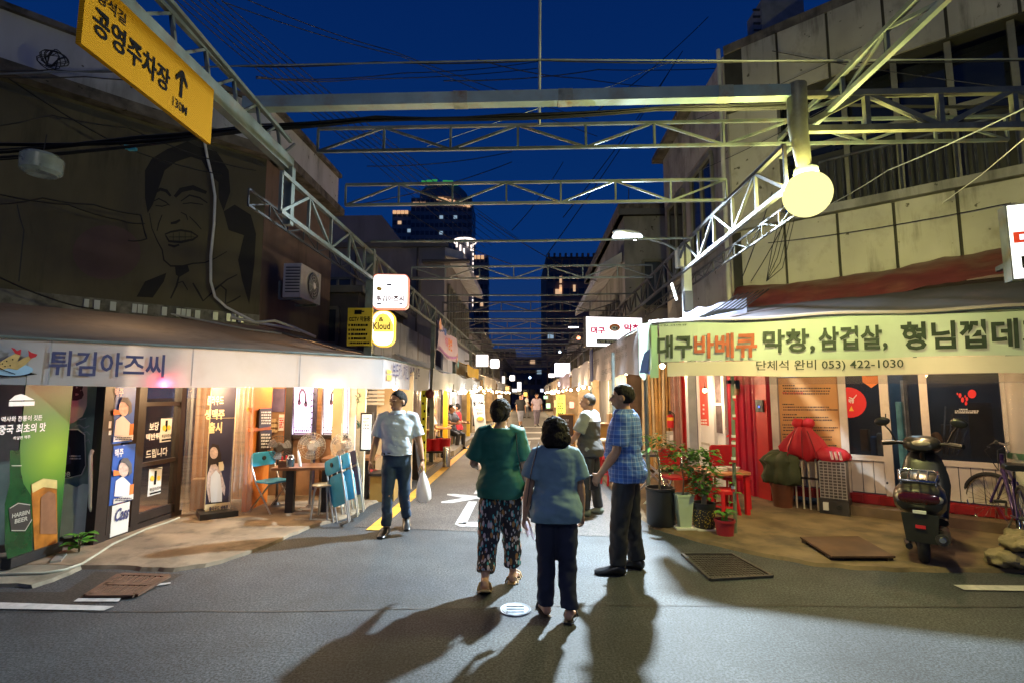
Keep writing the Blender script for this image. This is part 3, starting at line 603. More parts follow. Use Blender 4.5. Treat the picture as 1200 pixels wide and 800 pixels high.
for k, v in enumerate((7.15, 11.2, 14.8, 18.2, 22, 26)):
    m = MB(); z_ = at(600, 281, 7.15).z if k == 0 else 3.8; m.tube([al(-2.3, v, z_), al(0, v, z_-.02), al(2.3, v, z_)], .018, 6)
    solo('cross_pipe', m, steel, ('thin cross pipe between the second and third trusses', 'cross pipe just past the third truss', 'cross pipe past the fourth truss', 'cross pipe past the fifth truss', 'cross pipe past the sixth truss', 'cross pipe past the seventh truss')[k], 'pipe', al(0, v, 3.77), 'cross pipes over the alley')
# long trusses down both sides
for s, lab in ((-1, 'left'), (1, 'right')):
    z_ = 3.28 if s < 0 else 3.43; truss('long truss running down the %s side of the alley above the stalls' % lab, al(2.3*s, 4.5, z_), al(2.3*s, 32, z_), (0, 0, .37 if s < 0 else .4), 46, .042, .028, steel if s < 0 else steel_d, name='long_truss')
    truss('thin outer truss along the %s side' % lab, al(2.72*s, 4.7, 3.42), al(2.72*s, 12, 3.42), (0, 0, .16), 18, .022, .014, steel_d, name='long_truss')
t = thing('long_truss', 'channel beam with light truss above it, carrying the yellow sign', 'truss', al(-2.33, 3.6, 3.8))
m = MB(); m.bar(al(-2.36, 1.6, 3.84), al(-2.36, 4.78, 3.84), .07, .15); part('channel', m, steel, t)
m = MB(); m.bar(al(-2.45, 1.6, 4.2), al(-2.45, 4.7, 4.2), .035); part('top_chord', m, steel, t)
m = MB(); m.bar(al(-2.28, 1.6, 4.16), al(-2.28, 4.6, 4.0), .03); part('top_chord', m, steel, t)
for i in range(9):
    v = 1.7+i*.37; m = MB(); m.bar(al(-2.4, v, 3.9), al(-2.45, v, 4.2), .025, up=(0, 1, 0)); part('post', m, steel, t)
    m = MB(); m.bar(al(-2.4, v, 3.9), al(-2.45, v+.37, 4.2), .02); part('diagonal', m, steel, t)
t = truss('front section of the right long truss, lit yellow by the globe lamp', al(2.66, 2.0, 4.1), al(2.66, 5.3, 4.1), (.0, 0, .2), 6, .042, .026, name='long_truss')
m = MB(); m.bar(al(2.82, 2.0, 4.25), al(2.82, 5.3, 4.25), .03); part('side_chord', m, steel, t)
truss('short boxy truss reaching right from the globe lamp post', al(2.36, 4.42, at(1050, 150, 4.3).z), al(4.9, 4.42, at(1050, 150, 4.3).z), (0, 0, at(1050, 109, 4.3).z-at(1050, 150, 4.3).z), 4, .055, .045, M('dark_olive_steel', (.2, .2, .14), .5, .4, .3, 6, .1, stain=(.1, .06, .03), sscale=5), name='roof_truss')
t = thing('main_beam', 'thick pale green beam crossing the alley in front of the trusses', 'beam', al(0, 4.4, 4.15))
m = MB(); b0_, b1_ = at(287, 123, 4.5), at(927, 109, 4.34); m.bar(b0_, b1_, .1, .11); part('box_section', m, M('pale_green_steel', (.33, .44, .4), .45, .2, .25, 3, .1, stain=(.3, .2, .1), sscale=4, samt=.5), t)
for u in (-.55, .35, 1.7):
    m = MB(); c_ = b0_.lerp(b1_, (u+2.45)/4.71); m.box(c_, (.13, .106, .116), -ALA); part('joint_sleeve', m, M('rust_sleeve', (.34, .38, .3), .6, .2, .4, 9, .2, stain=(.25, .12, .05), sscale=9, samt=.8), t)
m = MB(); m.tube([at(633, -60, 4.5), at(632, 146, 4.9)], .014, 8); solo('hanging_rod', m, M('rod_paint', (.5, .52, .5), .45, .3), 'thin pale upright rod above the middle of the beam', 'rod', at(633, 60, 4.6), sm=40)
# stubs where the frame steps down
for s, lab in ((-1, 'short square steel stub under the left end of the beam'),):
    m = MB(); v_ = 4.72 if s < 0 else 5.25; m.bar(al(2.33*s, v_, 3.22+.15*(s > 0)), al(2.33*s, v_, 3.8), .075, up=(0, 1, 0)); solo('frame_stub', m, steel, lab, 'post', al(2.33*s, v_, 3.3))
# posts carrying the frame
pl_ = ['tall grey green post behind the yellow notice', 'grey post at the near edge of the pink banner', 'grey post at the far edge of the pink banner', 'thin grey post between the two glowing white boxes', 'distant frame post on the left side', 'farthest frame post on the left side']
for k, v in enumerate((7.3, 12.2, 15.7, 20, 26, 32)):
    m = MB(); m.bar(al(-2.33, v, 1.9 if k == 0 else 0), al(-2.33, v, 3.72), .11 if k == 0 else .1, up=(0, 1, 0)); solo('frame_post', m, steel, pl_[k], 'post', al(-2.33, v, 0), 'frame posts')
pr_ = ['distant frame post behind the red lettered sign box', 'distant frame post on the right side', 'farthest frame post on the right side']
for k, v in enumerate((15, 22, 29)):
    m = MB(); m.bar(al(2.33, v, 0), al(2.33, v, 3.72), .1, up=(0, 1, 0)); solo('frame_post', m, steel, pr_[k], 'post', al(2.33, v, 0), 'frame posts')
# ------------------------------------------------------------------ globe lamp
G = at(946, 228, 4.4)
t = thing('globe_lamp', 'glowing yellow globe lamp hanging from a post at the right end of the beam', 'lamp', G)
m = MB(); m.tube([at(933, 100, 4.33), at(935, 150, 4.34), at(943, 199, 4.37)], [.085, .08, .06], 10); part('post', m, M('dark_olive_steel', 0), t, 40)
m = MB(); m.lathe([(.085, .16), (.1, .19), (.1, .23), (.05, .27)], G, 18); part('collar', m, steel, t, 40)
m = MB(); m.sph(G, .2, 32, 20); part('globe', m, E('globe_glow', (1, .93, .38), 1.35, 0), t, 60); lamp('globe_light', 'POINT', G, 370, (1, .92, .3), size=.215, soft=False)
# ------------------------------------------------------------------ LED street lamp on its post
S = at(735, 276, 7.4); P0 = at(803, 285, 7.75)
t = thing('street_lamp', 'lit white street lamp on a short arm over the alley', 'street lamp', V((P0.x, P0.y, 0)))
m = MB(); m.bar(V((P0.x, P0.y, 0)), V((P0.x, P0.y, P0.z)), .12, up=(0, 1, 0)); part('post', m, M('lamp_post_paint', (.42, .45, .46), .5, .1, .2, 4, .05), t)
m = MB(); m.tube([V((P0.x, P0.y, P0.z-.18)), P0.lerp(S, .35)+V((0, 0, -.05)), S+V((.17, .08, .02))], .022, 8); part('arm', m, steel, t, 50)
m = MB(); Mt = Matrix.Rotation(math.atan2((S-P0).y, (S-P0).x), 3, 'Z'); m.sph(S+V((0, 0, .03)), (.25, .1, .05), 18, 10, Mt); part('head', m, M('lamp_shell', (.5, .52, .55), .35, .3, .1), t, 50)
m = MB()
dl = Mt@V((1, 0, 0)); dw = Mt@V((0, 1, 0))
m.prism([S+dl*i*.2+dw*j*.08+V((0, 0, -.035)) for i, j in ((-1, -1), (1, -1), (1, 1), (-1, 1))], (0, 0, .03)); part('lens', m, E('led_glow', (.82, .93, 1), 30), t)
lamp('street_lamp_light', 'AREA', S+V((0, 0, -.05)), 1180, (.76, .91, 1), size=.16, sy=.1, aim=(-.12, -.45, -.88), spread=rad(146))
m = MB(); m.box(V((P0.x-.1, P0.y-.05, P0.z-.25)), (.13, .12, .3)); part('control_box', m, M('box_cream', (.5, .5, .42), .5, 0, .1), t)
m = MB(); m.box(V((P0.x-.02, P0.y-.09, P0.z-.93)), (.12, .1, .3)); part('meter_box', m, M('meter_grey', (.03, .03, .035), .4, 0, .1), t)
m = MB(); m.bar(at(787, 332, 7.6), at(793, 352, 7.6), .03); part('tube_light', m, white_p, t)

# street lamp on the far side of the crossing, behind the photographer: it lights the backs of the walkers
t = thing('street_lamp', 'tall street lamp across the crossing, behind the viewpoint', 'street lamp', (-1.2, -7.2, 0))
m = MB(); m.tube([(-1.2, -7.2, 0), (-1.2, -7.2, 6.2), (-1.2, -6.9, 6.7), (-1.2, -6.0, 6.85)], [.08, .06, .05, .04], 10); part('post', m, steel, t, 50)
m = MB(); m.sph((-1.2, -5.8, 6.85), (.14, .32, .07), 16, 8); part('head', m, M('lamp_shell', 0), t, 50)
m = MB(); m.box((-1.2, -5.8, 6.77), (.2, .45, .02)); part('lens', m, E('led_glow', 0), t)
lamp('street_lamp_light', 'AREA', (-1.2, -5.8, 6.74), 190, (1, .94, .88), size=.3, sy=.5, aim=(.12, .42, -.9))
# ------------------------------------------------------------------ helpers for printed faces
class FP(Face):
    def ab(s, px, py):
        d = ray(px, py); k = (s.O-CP).dot(s.N)/d.dot(s.N); q = CP+d*k-s.O; return q.dot(s.X), q.dot(s.Y)
    def box(s, x0, y0, x1, y1):
        ym, xm = (y0+y1)/2, (x0+x1)/2; a0 = s.ab(x0, ym)[0]; a1 = s.ab(x1, ym)[0]; b0 = s.ab(xm, y1)[1]; b1 = s.ab(xm, y0)[1]; return a0, b0, a1-a0, b1-b0
    def pr(s, mb, x0, y0, x1, y1, n=1): return s.rect(mb, *s.box(x0, y0, x1, y1), n)
    def ps(s, mb, x0, y0, x1, y1, t0, t1): return s.slab(mb, *s.box(x0, y0, x1, y1), t0, t1)
    def pt(s, mb, t, x0, y0, x1, y1, bold=.012, n=2, slant=0):
        a, b, w_, h_ = s.box(x0, y0, x1, y1); return s.text(mb, t, a, b, w_, h_, bold, n, slant)
    def pp(s, mb, pix, n=1): return s.poly(mb, [s.ab(*p) for p in pix], n)
    def pd(s, mb, x, y, rx, ry=None, n=1, k=20):
        ry = ry or rx; return s.poly(mb, [s.ab(x+rx*math.cos(2*math.pi*i/k), y+ry*math.sin(2*math.pi*i/k)) for i in range(k)], n)
    def pline(s, mb, pix, w, n=1):
        for (x0, y0), (x1, y1) in zip(pix[:-1], pix[1:]):
            d = math.hypot(x1-x0, y1-y0) or 1; nx, ny = -(y1-y0)/d*w/2, (x1-x0)/d*w/2
            s.pp(mb, [(x0+nx, y0+ny), (x1+nx, y1+ny), (x1-nx, y1-ny), (x0-nx, y0-ny)], n)
def fake_lines(F, mb, x0, y0, x1, y1, rows, n=2, seed=1):  # blocks of small print too fine to read
    r = random.Random(seed); h = (y1-y0)/rows
    for i in range(rows):
        x = x0
        while x < x1-1:
            w_ = r.uniform(.8, 2.6); F.pr(mb, x, y0+i*h+h*.2, min(x1, x+w_), y0+i*h+h*.75, n); x += w_+r.uniform(.3, .8)
def cloth(key, col, tr=.35, rough=.7, stain=None, **k):
    if key in MC: return MC[key]
    m = M(key, col, rough, 0, k.get('var', .12), k.get('scale', 2), k.get('bump', .25), k.get('bscale', 9), stain, k.get('sscale', 1.2), samt=k.get('samt', .5), streak=k.get('streak', 1))
    t, b, L = nodes_of(m); tr_ = t.nodes.new('ShaderNodeBsdfTranslucent'); tr_.inputs[0].default_value = (*lin(col), 1)
    mx = t.nodes.new('ShaderNodeMixShader'); mx.inputs[0].default_value = tr; o = t.nodes['Material Output']
    L(b.outputs[0], mx.inputs[1]); L(tr_.outputs[0], mx.inputs[2]); L(mx.outputs[0], o.inputs[0]); return m
def vinyl(key='clear_vinyl', tint=(.9, .86, .8), a=.26):
    if key in MC: return MC[key]
    m = M(key, tint, .12, 0, .2, 4, .9, 7, alpha=a, spec=.8); return m
bulb_g = E('bulb_glow', (1, .72, .36), 60)
bulb_w = E('bulb_glow_white', (1, .93, .85), 60)
socket_m = black
def bulb(p, label, group, power=9, r=.035, mt=None, col=(1, .66, .33), cord=.15, lit=True):
    t = thing('light_bulb', label, 'bulb', p, group=group)
    m = MB(); m.sph(p, r, 14, 10); part('globe', m, mt or bulb_g, t, 60)
    m = MB(); m.cyl(V(p)+V((0, 0, r*.85)), V(p)+V((0, 0, r*2.0)), r*.55, r*.45, 10); m.tube([V(p)+V((0, 0, r*2)), V(p)+V((.01, 0, r*2+cord))], .006, 4); part('socket', m, socket_m, t, 40)
    if lit: lamp('bulb_light', 'POINT', V(p)+V((0, 0, -r-.03)), power*2.1, col, size=r)
    return t

# ------------------------------------------------------------------ LEFT CORNER: fried-food stall
can_w = cloth('white_canvas', (.5, .52, .58), .4, stain=(.3, .3, .32), samt=.55, bump=.6, bscale=4)
tarp_b = cloth('grimy_roof_sheet', (.19, .155, .13), .1, stain=(.08, .06, .05), sscale=1.8, samt=.7)
VA, VC = V((-5.3, 4.10, 0)), V((-1.83, 7.29, 0)); VE = al(-2.07, 10.5)
VZ0, VZ1 = 1.685, 2.125
Q = FP(VA, VC-VA, lift=.0025); QS = FP(VC, VE-VC, lift=.0025)
t = thing('awning', 'long white canvas awning with Korean lettering and a fried prawn picture', 'awning', V((-3.6, 5.8, 0)))
def val(F, Lx):
    def f(u, v):
        s = u*Lx; n = .006*math.sin(s*3)*(1-v)+.005*noise.noise(V((s*1.5, v*2, 0)))*(1-v)
        return F.p(s, VZ0+(VZ1-VZ0)*v+.008*math.sin(s*2.2)*(1-v), n-.012)
    return f
LQ = (VC-VA).length; LS = (VE-VC).length
m = MB(); m.sheet(val(Q, LQ), 70, 6); part('valance', m, can_w, t, 60)
m = MB(); m.sheet(val(QS, LS), 40, 6); part('side_valance', m, can_w, t, 60)
def roofL(u, v):
    a = VA.lerp(VC, u); b = LA.lerp(LB, u)+LN*.02; p = a.lerp(b, v); z = VZ1+(2.73-VZ1)*v-.07*math.sin(v*math.pi)+.03*noise.noise(V((p.x*1.7, p.y*1.7, 0)))*math.sin(v*math.pi)
    return V((p.x, p.y, z))
m = MB(); m.sheet(roofL, 50, 14); part('roof_sheet', m, tarp_b, t, 60)
def roofL2(u, v):
    a = VC.lerp(VE, u); b = LB.lerp(LE, u)+V((.02, 0, 0)); p = a.lerp(b, v); z = VZ1+(2.73-VZ1)*v-.05*math.sin(v*math.pi)+.03*noise.noise(V((p.x*1.7, p.y*1.7, 0)))*math.sin(v*math.pi)
    return V((p.x, p.y, z))
m = MB(); m.sheet(roofL2, 30, 14); part('side_roof_sheet', m, tarp_b, t, 60)
for k in range(1, 7):
    for F_, L_, nn in ((Q, LQ, 4), (QS, LS, 3)):
        if k < nn: m = MB(); F_.rect(m, L_*k/nn, VZ0+.01, .012, VZ1-VZ0-.01, .5); part('seam', m, M('seam_grey', (.32, .32, .35), .8), t)
m = MB(); m.tube([zed(VA, VZ1), zed(VC, VZ1), zed(VE, VZ1)], .016, 6); m.tube([zed(VC, VZ1), zed(LB, 2.7)], .016, 6); part('frame', m, steel, t, 40)
m = MB(); Q.pt(m, '튀김아즈씨', 57, 412.5, 193, 441, .02, 1); part('lettering', m, ink_b, t)
m = MB(); QS.pt(m, '보드카, 치킨, 맥주 소주', 459, 427, 491, 445, .02, 6); part('lettering', m, ink_b, t)
m = MB(); QS.pr(m, 452.5, 433, 457.5, 437, 6); QS.pr(m, 452.5, 439, 457.5, 445, 6); part('emblem', m, ink_y, t)
m = MB(); Q.pp(m, [(-14, 436), (-2, 440.5), (10, 441), (30, 440), (44, 438), (36, 436)], 4); Q.pline(m, [(-4, 429), (6, 434), (18, 438)], 1, 7); part('prawn_shadow', m, ink, t)
m = MB(); Q.pd(m, 14, 433, 25, 7, 5); part('plate_picture', m, M('plate_blue', (.35, .55, .75), .6, 0, .1, 4, 0), t)
m = MB(); Q.pp(m, [(-6, 431), (0, 424), (10, 418), (18, 414), (24, 416), (20, 424), (10, 431), (2, 433)], 6); Q.pp(m, [(10, 431), (20, 424), (28, 419), (36, 416), (37, 420), (30, 427), (20, 433)], 6); part('prawn', m, M('prawn_batter', (.62, .42, .16), .6, 0, .25, 10, 0), t)
m = MB(); Q.pp(m, [(18, 414), (13, 407), (17, 408), (20, 411), (25, 409), (24, 416)], 7); Q.pp(m, [(34, 417), (33, 410), (37, 413), (44, 415), (42, 418), (36, 420)], 7); part('prawn_tail', m, ink_r, t)
m = MB()
for x, y in ((3, 426), (8, 423), (12, 428), (6, 429), (15, 421)): Q.pd(m, x, y, .9, .9, 8, 8)
part('dots', m, ink, t)
# red and warm lamps close behind the cloth
bulb(Q.p(Q.ab(386, 450)[0], 1.72, -.07), 'warm bulb at the lower edge of the white awning, above the fans', 'bulbs under the left awning', 17, .04)
bulb(at(463, 454, 8.0), 'warm bulb under the side awning above the man in the pale blue shirt', 'bulbs under the left awning', 17, .035)
bulb((-3.3, 7.75, 1.98), 'added warm bulb deep inside the left stall above the tables, hidden by the awning', 'bulbs under the left awning', 34, .04)  # unseen bulb, added to brighten the inside of the stall
bulb(at(262, 449, 6.6), 'warm bulb hidden by the awning over the clear curtain', 'bulbs under the left awning', 24, .035)
bulb(Q.p(Q.ab(193, 445)[0], 1.76, -.05), 'small red lamp glowing through the awning under its last letter', 'lamps', 5, .02, E('red_glow', (1, .05, .08), 12), (1, .03, .08))

S0, S1, S2 = gp(-30, 654), gp(118, 636.5), gp(209, 604.5)
dk = M('dark_frame', (.035, .026, .022), .45, .2, .25, 6, .08)
t = thing('shop_facade', 'dark framed glass shop front with beer posters under the white awning', 'shop front', S1)
A1 = FP(S0, S1-S0); A2 = FP(S1, S2-S1)
LA1, LA2 = (S1-S0).length, (S2-S1).length
m = MB(); A1.slab(m, 0, 0, LA1, 2.1, -.06, -.03); part('green_pane', m, M('green_pane', (.25, .36, .3), .3, 0, .35, 2, .1, stain=(.45, .5, .45), sscale=2.5, samt=.5), t)
m = MB(); A1.slab(m, 0, 0, LA1, .1, -.08, .02); A2.slab(m, 0, 0, LA2, .09, -.05, .04); part('sill', m, dk, t)
m = MB(); A2.ps(m, 112, 440, 125, 634, -.05, .05); A2.slab(m, 0, .09, .12, 1.95, -.05, .045); part('frame_post', m, dk, t)
for x0, x1 in ((154.5, 163.5), (205, 210.5)): m = MB(); a, b, w_, h_ = A2.box(x0, 440, x1, 610); A2.slab(m, a, .09, w_, 1.95, -.05, .05); part('frame_post', m, dk, t)
a, b, w_, h_ = A2.box(163.5, 440, 205, 608)
d_ = part('door', (lambda q: (A2.slab(q, a, .1, w_, .1, -.03, .03), q)[-1])(MB()), dk, t)
for z_, h_2 in ((1.46, .05), (.74, .05), (1.95, .06)): q = MB(); A2.slab(q, a, z_, w_, h_2, -.03, .03); part('rail', q, dk, d_)
m = MB(); A2.slab(m, a, .2, w_, 1.76, -.006, .0); part('pane', m, glass, d_)
m = MB(); A2.slab(m, .02, .1, LA2-.04, 1.9, -1.15, -1.1); A2.slab(m, .02, .1, .04, 1.9, -1.1, -.06); part('inside_wall', m, interior, t)
m = MB(); A2.slab(m, .1, .1, LA2-.1, .04, -1.1, -.06); part('inside_floor', m, wood, t)
for i, (px_, hh, cl) in enumerate(((172, .35, (.5, .35, .2)), (183, .55, (.12, .2, .3)), (194, .4, (.45, .1, .06)), (200, .7, (.3, .3, .3)))):
    q = MB(); A2.ps(q, px_, 560, px_+9, 600, -.9, -.6); q = MB(); aa = A2.ab(px_, 560)[0]; A2.slab(q, aa, .14, .12, hh, -.8, -.6); part('stacked_goods', q, M('goods%d' % i, cl, .5, 0, .3, 8, .1), t)
lamp('shop_light', 'POINT', A2.p(.9, 1.8, -.55), 170, (1, .72, .42), size=.06)
# posters on the narrow panel
blue_pr = M('blue_print', (.03, .1, .42), .45, 0, .25, 4, 0); paper = M('paper_white', (.7, .69, .66), .6, 0, .08, 5, 0); hair_pr = M('hair_print', (.1, .1, .11), .6, 0, .3, 12, 0)
for k, (y0, y1) in enumerate(((450, 518), (521, 588))):
    m = MB(); A2.ps(m, 127 if k == 0 else 125.5, y0, 152.5 if k == 0 else 151.5, y1, .04, .05); ps_ = part('poster', m, blue_pr, t, label=('blue beer poster of a man in a white shirt, upper', 'blue beer poster of a grey-haired man, lower')[k])
    y = y0; n0 = 14
    m = MB(); A2.pp(m, [(128, y+60), (130, y+42), (138, y+36), (147, y+45), (149, y+60)], n0); A2.pt(m, '맥주', 128, y+4, 138, y+14, .02, n0+2); part('print', m, ink_w, ps_)
    m = MB(); A2.pd(m, 138.5, y+28, 6, 9, n0+2); part('printed_face', m, skinlike, ps_)
    m = MB(); A2.pp(m, [(134, y+20), (137, y+15), (143, y+15), (147.5, y+22), (148, y+32), (144, y+36), (144, y+26), (140, y+21)], n0+3); part('printed_hair', m, hair_pr, ps_)
    m = MB(); A2.ps(m, 146, y+46, 150.5, y+62, .056, .058); A2.pp(m, [(126, y+29), (132, y+30), (134, y+35), (126, y+36)], n0+3); part('printed_beer', m, orangep, ps_)
    m = MB(); A2.pr(m, 127, y+60, 150, y+66, n0+1); part('print_band', m, paper, ps_); m = MB(); fake_lines(A2, m, 128, y+61, 149, y+65.5, 2, n0+3); part('fine_print', m, navyp, ps_)
m = MB(); A2.ps(m, 125.5, 590, 146, 625, .04, .048); q = part('poster', m, paper, t); m = MB(); A2.pt(m, 'Cass', 128, 594, 144.5, 609, .03, 14, .25); part('lettering', m, ink_b, q)
m = MB(); A2.pr(m, 122, 493, 125, 501, 13); A2.pr(m, 122, 504, 125, 509, 13); part('sticker', m, paper, t)
for (x0, y0, x1, y1) in ((187.5, 489, 200.5, 517), (173.5, 548, 188.5, 579)):
    m = MB(); A2.ps(m, x0, y0, x1, y1, .002, .006); q = part('notice', m, paper, d_)
    m = MB(); A2.pt(m, '튀김아즈씨', x0+1, y1-9, x1-1, y1-5, .02, 3); A2.pr(m, x0+1, y1-3.5, x1-1, y1-1.5, 3); A2.ps(m, (x0+x1)/2-1, y0+3, (x0+x1)/2+1.5, y1-12, .008, .01); A2.pp(m, [(x0, y0), (x1, y0), (x1, y0+.7), (x0, y0+.7)], 3); part('lettering', m, ink, q)
    m = MB(); A2.pd(m, x0+4, y0+12, 2.2, 3.4, 3); A2.pd(m, x1-3.5, y0+11.5, 2, 3, 3); part('print', m, ink_y, q)
m = MB(); A2.pt(m, '보당', 174, 494, 185, 504, .03, 3); A2.pt(m, '맥반튀', 170, 507, 186, 515, .03, 3); A2.pt(m, '드립니다', 170, 525, 195, 535, .02, 3); part('lettering', m, ink_w, d_)
# left pane posters
m = MB(); A1.pp(m, [(54, 448), (103, 448), (102, 475), (97, 487), (86, 495), (72, 497), (56, 492)], 3); o = part('poster', m, M('pinkish_print', (.6, .42, .42), .5, 0, .15, 4, 0), t)
m = MB(); A1.pt(m, 'OB', 60, 446, 99, 469, .06, 5); part('lettering', m, M('maroon_print', (.05, .02, .03), .5, 0, .1, 4, 0), o)
m = MB(); A1.pr(m, 72, 481, 82, 489, 5); part('emblem', m, ink_b, o)
m = MB(); k_ = [(62, 510), (66, 502), (92, 502), (100, 508), (101, 545), (96, 556), (80, 560), (64, 560)]; A1.pp(m, k_, 2); o = part('poster', m, paper, t)
m = MB(); A1.pp(m, [(81.5+(x-81.5)*.95, 531+(y-531)*.96) for x, y in k_], 4); part('print', m, M('night_print', (.008, .008, .02), .4, 0, .3, 6, 0), o)
m = MB(); A1.pp(m, [(70, 534), (73, 520), (79, 519), (83, 524), (84, 542), (70, 546)], 6); part('printed_suit', m, navyp, o)
m = MB(); A1.pd(m, 76, 511, 4, 6, 6); A1.pd(m, 76, 534, 3, 5, 7); part('printed_face', m, M('dim_skin', (.12, .09, .13), .5, 0, .2, 6, 0), o)
m = MB(); A1.pt(m, 'OB', 73, 552, 83, 558, .03, 6); fake_lines(A1, m, 82, 532, 96, 538, 2, 6); part('lettering', m, M('faint_print', (.5, .5, .55), .5, 0, .1, 4, 0), o)
m = MB(); A1.pp(m, [(67, 568), (80, 566), (90, 570), (97, 566), (110, 567), (110, 627), (104, 621), (98, 631), (90, 624), (80, 633), (72, 627), (67, 633)], 3); part('torn_paper', m, M('torn_paper', (.6, .68, .62), .8, 0, .15, 4, .1), t)
m = MB(); A1.pline(m, [(84, 492), (88, 490), (95, 491), (101, 489)], .7, 3); A1.pline(m, [(88, 499), (93, 497), (99, 501), (105, 498)], .9, 3); A1.pline(m, [(96, 507), (102, 505), (106, 509)], .8, 3); A1.pline(m, [(100, 517), (104, 514), (106, 519)], .8, 3); part('chalk_writing', m, M('faint_print', 0), t)
m = MB(); hp = [A1.p(*A1.ab(x, y), .12) for x, y in ((110, 527), (108.5, 532), (108.5, 590), (110, 596))]; m.tube([A1.p(*A1.ab(116, 525), .0)]+hp+[A1.p(*A1.ab(116, 599), .0)], .02, 10); part('handle', m, white_p, t, 60)

# green beer banner on its stand
B0, B1 = gp(9, 671), gp(68, 650); G1 = FP(B0, B1-B0); GL = (B1-B0).length
t = thing('banner_stand', 'green beer banner stand with a bottle and a full glass', 'banner stand', B0)
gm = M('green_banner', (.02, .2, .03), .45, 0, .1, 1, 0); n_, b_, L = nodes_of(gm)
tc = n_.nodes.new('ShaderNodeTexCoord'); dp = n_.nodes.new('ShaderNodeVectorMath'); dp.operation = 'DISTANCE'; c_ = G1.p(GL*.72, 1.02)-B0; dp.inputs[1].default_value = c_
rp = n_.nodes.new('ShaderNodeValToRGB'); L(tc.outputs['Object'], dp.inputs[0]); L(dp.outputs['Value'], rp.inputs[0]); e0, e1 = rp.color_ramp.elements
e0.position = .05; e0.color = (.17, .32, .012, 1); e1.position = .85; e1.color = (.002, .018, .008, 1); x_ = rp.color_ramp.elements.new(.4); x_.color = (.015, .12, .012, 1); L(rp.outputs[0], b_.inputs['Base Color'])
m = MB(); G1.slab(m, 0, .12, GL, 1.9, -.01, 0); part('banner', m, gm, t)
m = MB(); G1.slab(m, -.01, .04, GL+.02, .09, -.06, .03); part('base', m, black, t)
m = MB(); m.bar(G1.p(.2, .03, .25), G1.p(GL-.1, .03, .12), .08, .03); part('foot', m, M('alu_foot', (.4, .42, .4), .4, .6, .1), t)
m = MB(); G1.pt(m, '역사와 전통이 깃든', 1, 486.5, 49, 493, .015, 1); G1.pt(m, '중국 최초의 맛', -2, 496, 53, 507, .02, 1); G1.pt(m, '하얼빈 맥주', 15, 510, 35, 514, .01, 1); G1.pr(m, 10, 470, 40, 475, 1); G1.pp(m, [(10, 469), (17, 463), (24, 461), (30, 463), (40, 468)], 1); part('lettering', m, ink_w, t)
m = MB(); G1.pp(m, [(11, 527), (23, 527), (24, 552), (27, 566), (36, 580), (37, 652), (10, 661), (5, 640), (5, 590), (11, 566)], 1); o = part('bottle_picture', m, M('bottle_print', (.006, .05, .015), .25, 0, .4, 6, 0), t)
m = MB(); G1.pp(m, [(9, 595), (20, 588), (34, 590), (36, 608), (28, 622), (12, 622)], 2); part('label_picture', m, M('label_print', (.02, .02, .02), .5, 0, .1, 5, 0), o)
m = MB(); G1.pt(m, 'HARBIN', 13, 599, 33, 604, .02, 3); G1.pt(m, 'BEER', 16, 606, 31, 611, .02, 3); G1.pline(m, [(10, 595), (20, 589), (34, 591)], .9, 3); G1.pline(m, [(12, 621), (28, 621), (36, 608)], .9, 3); G1.pline(m, [(12, 545), (24, 545)], 1, 3); part('label_lettering', m, M('silver_print', (.45, .47, .42), .4, .3, .1, 5, 0), o)
m = MB(); G1.pp(m, [(36, 567), (50, 560), (66, 562), (67, 640), (40, 646)], 1); o = part('glass_picture', m, M('amber_print', (.3, .11, .012), .4, 0, .5, 7, 0), t)
m = MB(); G1.pp(m, [(36, 567), (50, 560), (66, 562), (66, 572), (50, 570), (37, 577)], 2); part('foam_picture', m, M('foam_print', (.5, .42, .16), .5, 0, .2, 7, 0), o)
m = MB(); G1.pp(m, [(47, 582), (56, 575), (64, 578), (66, 625), (46, 625)], 2); part('dark_picture', m, brownp, o)

# standing banner with a drinking woman, on a black base
N0, N1 = gp(238, 608), gp(270, 604); NB = FP(N0, N1-N0); NL = (N1-N0).length
t = thing('banner_stand', 'narrow dark standing banner with a woman drinking beer, on a black base', 'banner stand', (N0+N1)/2)
m = MB(); NB.slab(m, 0, .12, NL, 1.85, -.02, 0); part('banner', m, M('dusk_navy_print', (.035, .03, .06), .5, 0, .3, 2, 0), t)
m = MB(); c_ = NB.p(NL/2, .05, 0); m.box(c_, (NL+.12, .42, .1), math.atan2(NB.X.y, NB.X.x)); part('base', m, black, t)
m = MB(); NB.pt(m, '클라우드', 243, 463, 262, 474, .02, 1); NB.pt(m, '생맥주', 240, 479, 263, 491, .035, 1); NB.pt(m, '출시', 244, 494, 260, 507, .035, 1); part('lettering', m, M('gold_print', (.75, .6, .35), .5, 0, .1, 4, 0), t)
m = MB(); [m.bar(NB.p(a, b, .004), NB.p(c, d, .004), .012, .004) for a, b, c, d in ((0, 1.29, NL, 1.29), (.006, .12, .006, 1.95), (NL-.006, .12, NL-.006, 1.95))]; part('trim', m, M('gold_print', 0), t)
m = MB(); NB.pp(m, [(245, 530), (249, 519), (256, 521), (259, 532), (260, 590), (251, 585), (247, 592), (243, 560)], 1); part('printed_hair', m, M('dark_hair_print', (.03, .018, .015), .5, 0, .3, 8, 0), t)
m = MB(); NB.pd(m, 250.5, 530, 4.8, 7, 2); NB.pp(m, [(243, 556), (247, 544), (253, 543), (259, 552), (264, 570), (263, 580), (258, 572), (248, 566), (248, 585), (245, 588), (242, 572)], 2); NB.pd(m, 259, 546, 3.4, 5.4, 3); part('printed_skin', m, skinlike, t)
m = MB(); NB.pp(m, [(247, 557), (253, 550), (258, 556), (260, 575), (260, 587), (247, 588), (246, 572)], 3); part('printed_dress', m, ink_w, t)
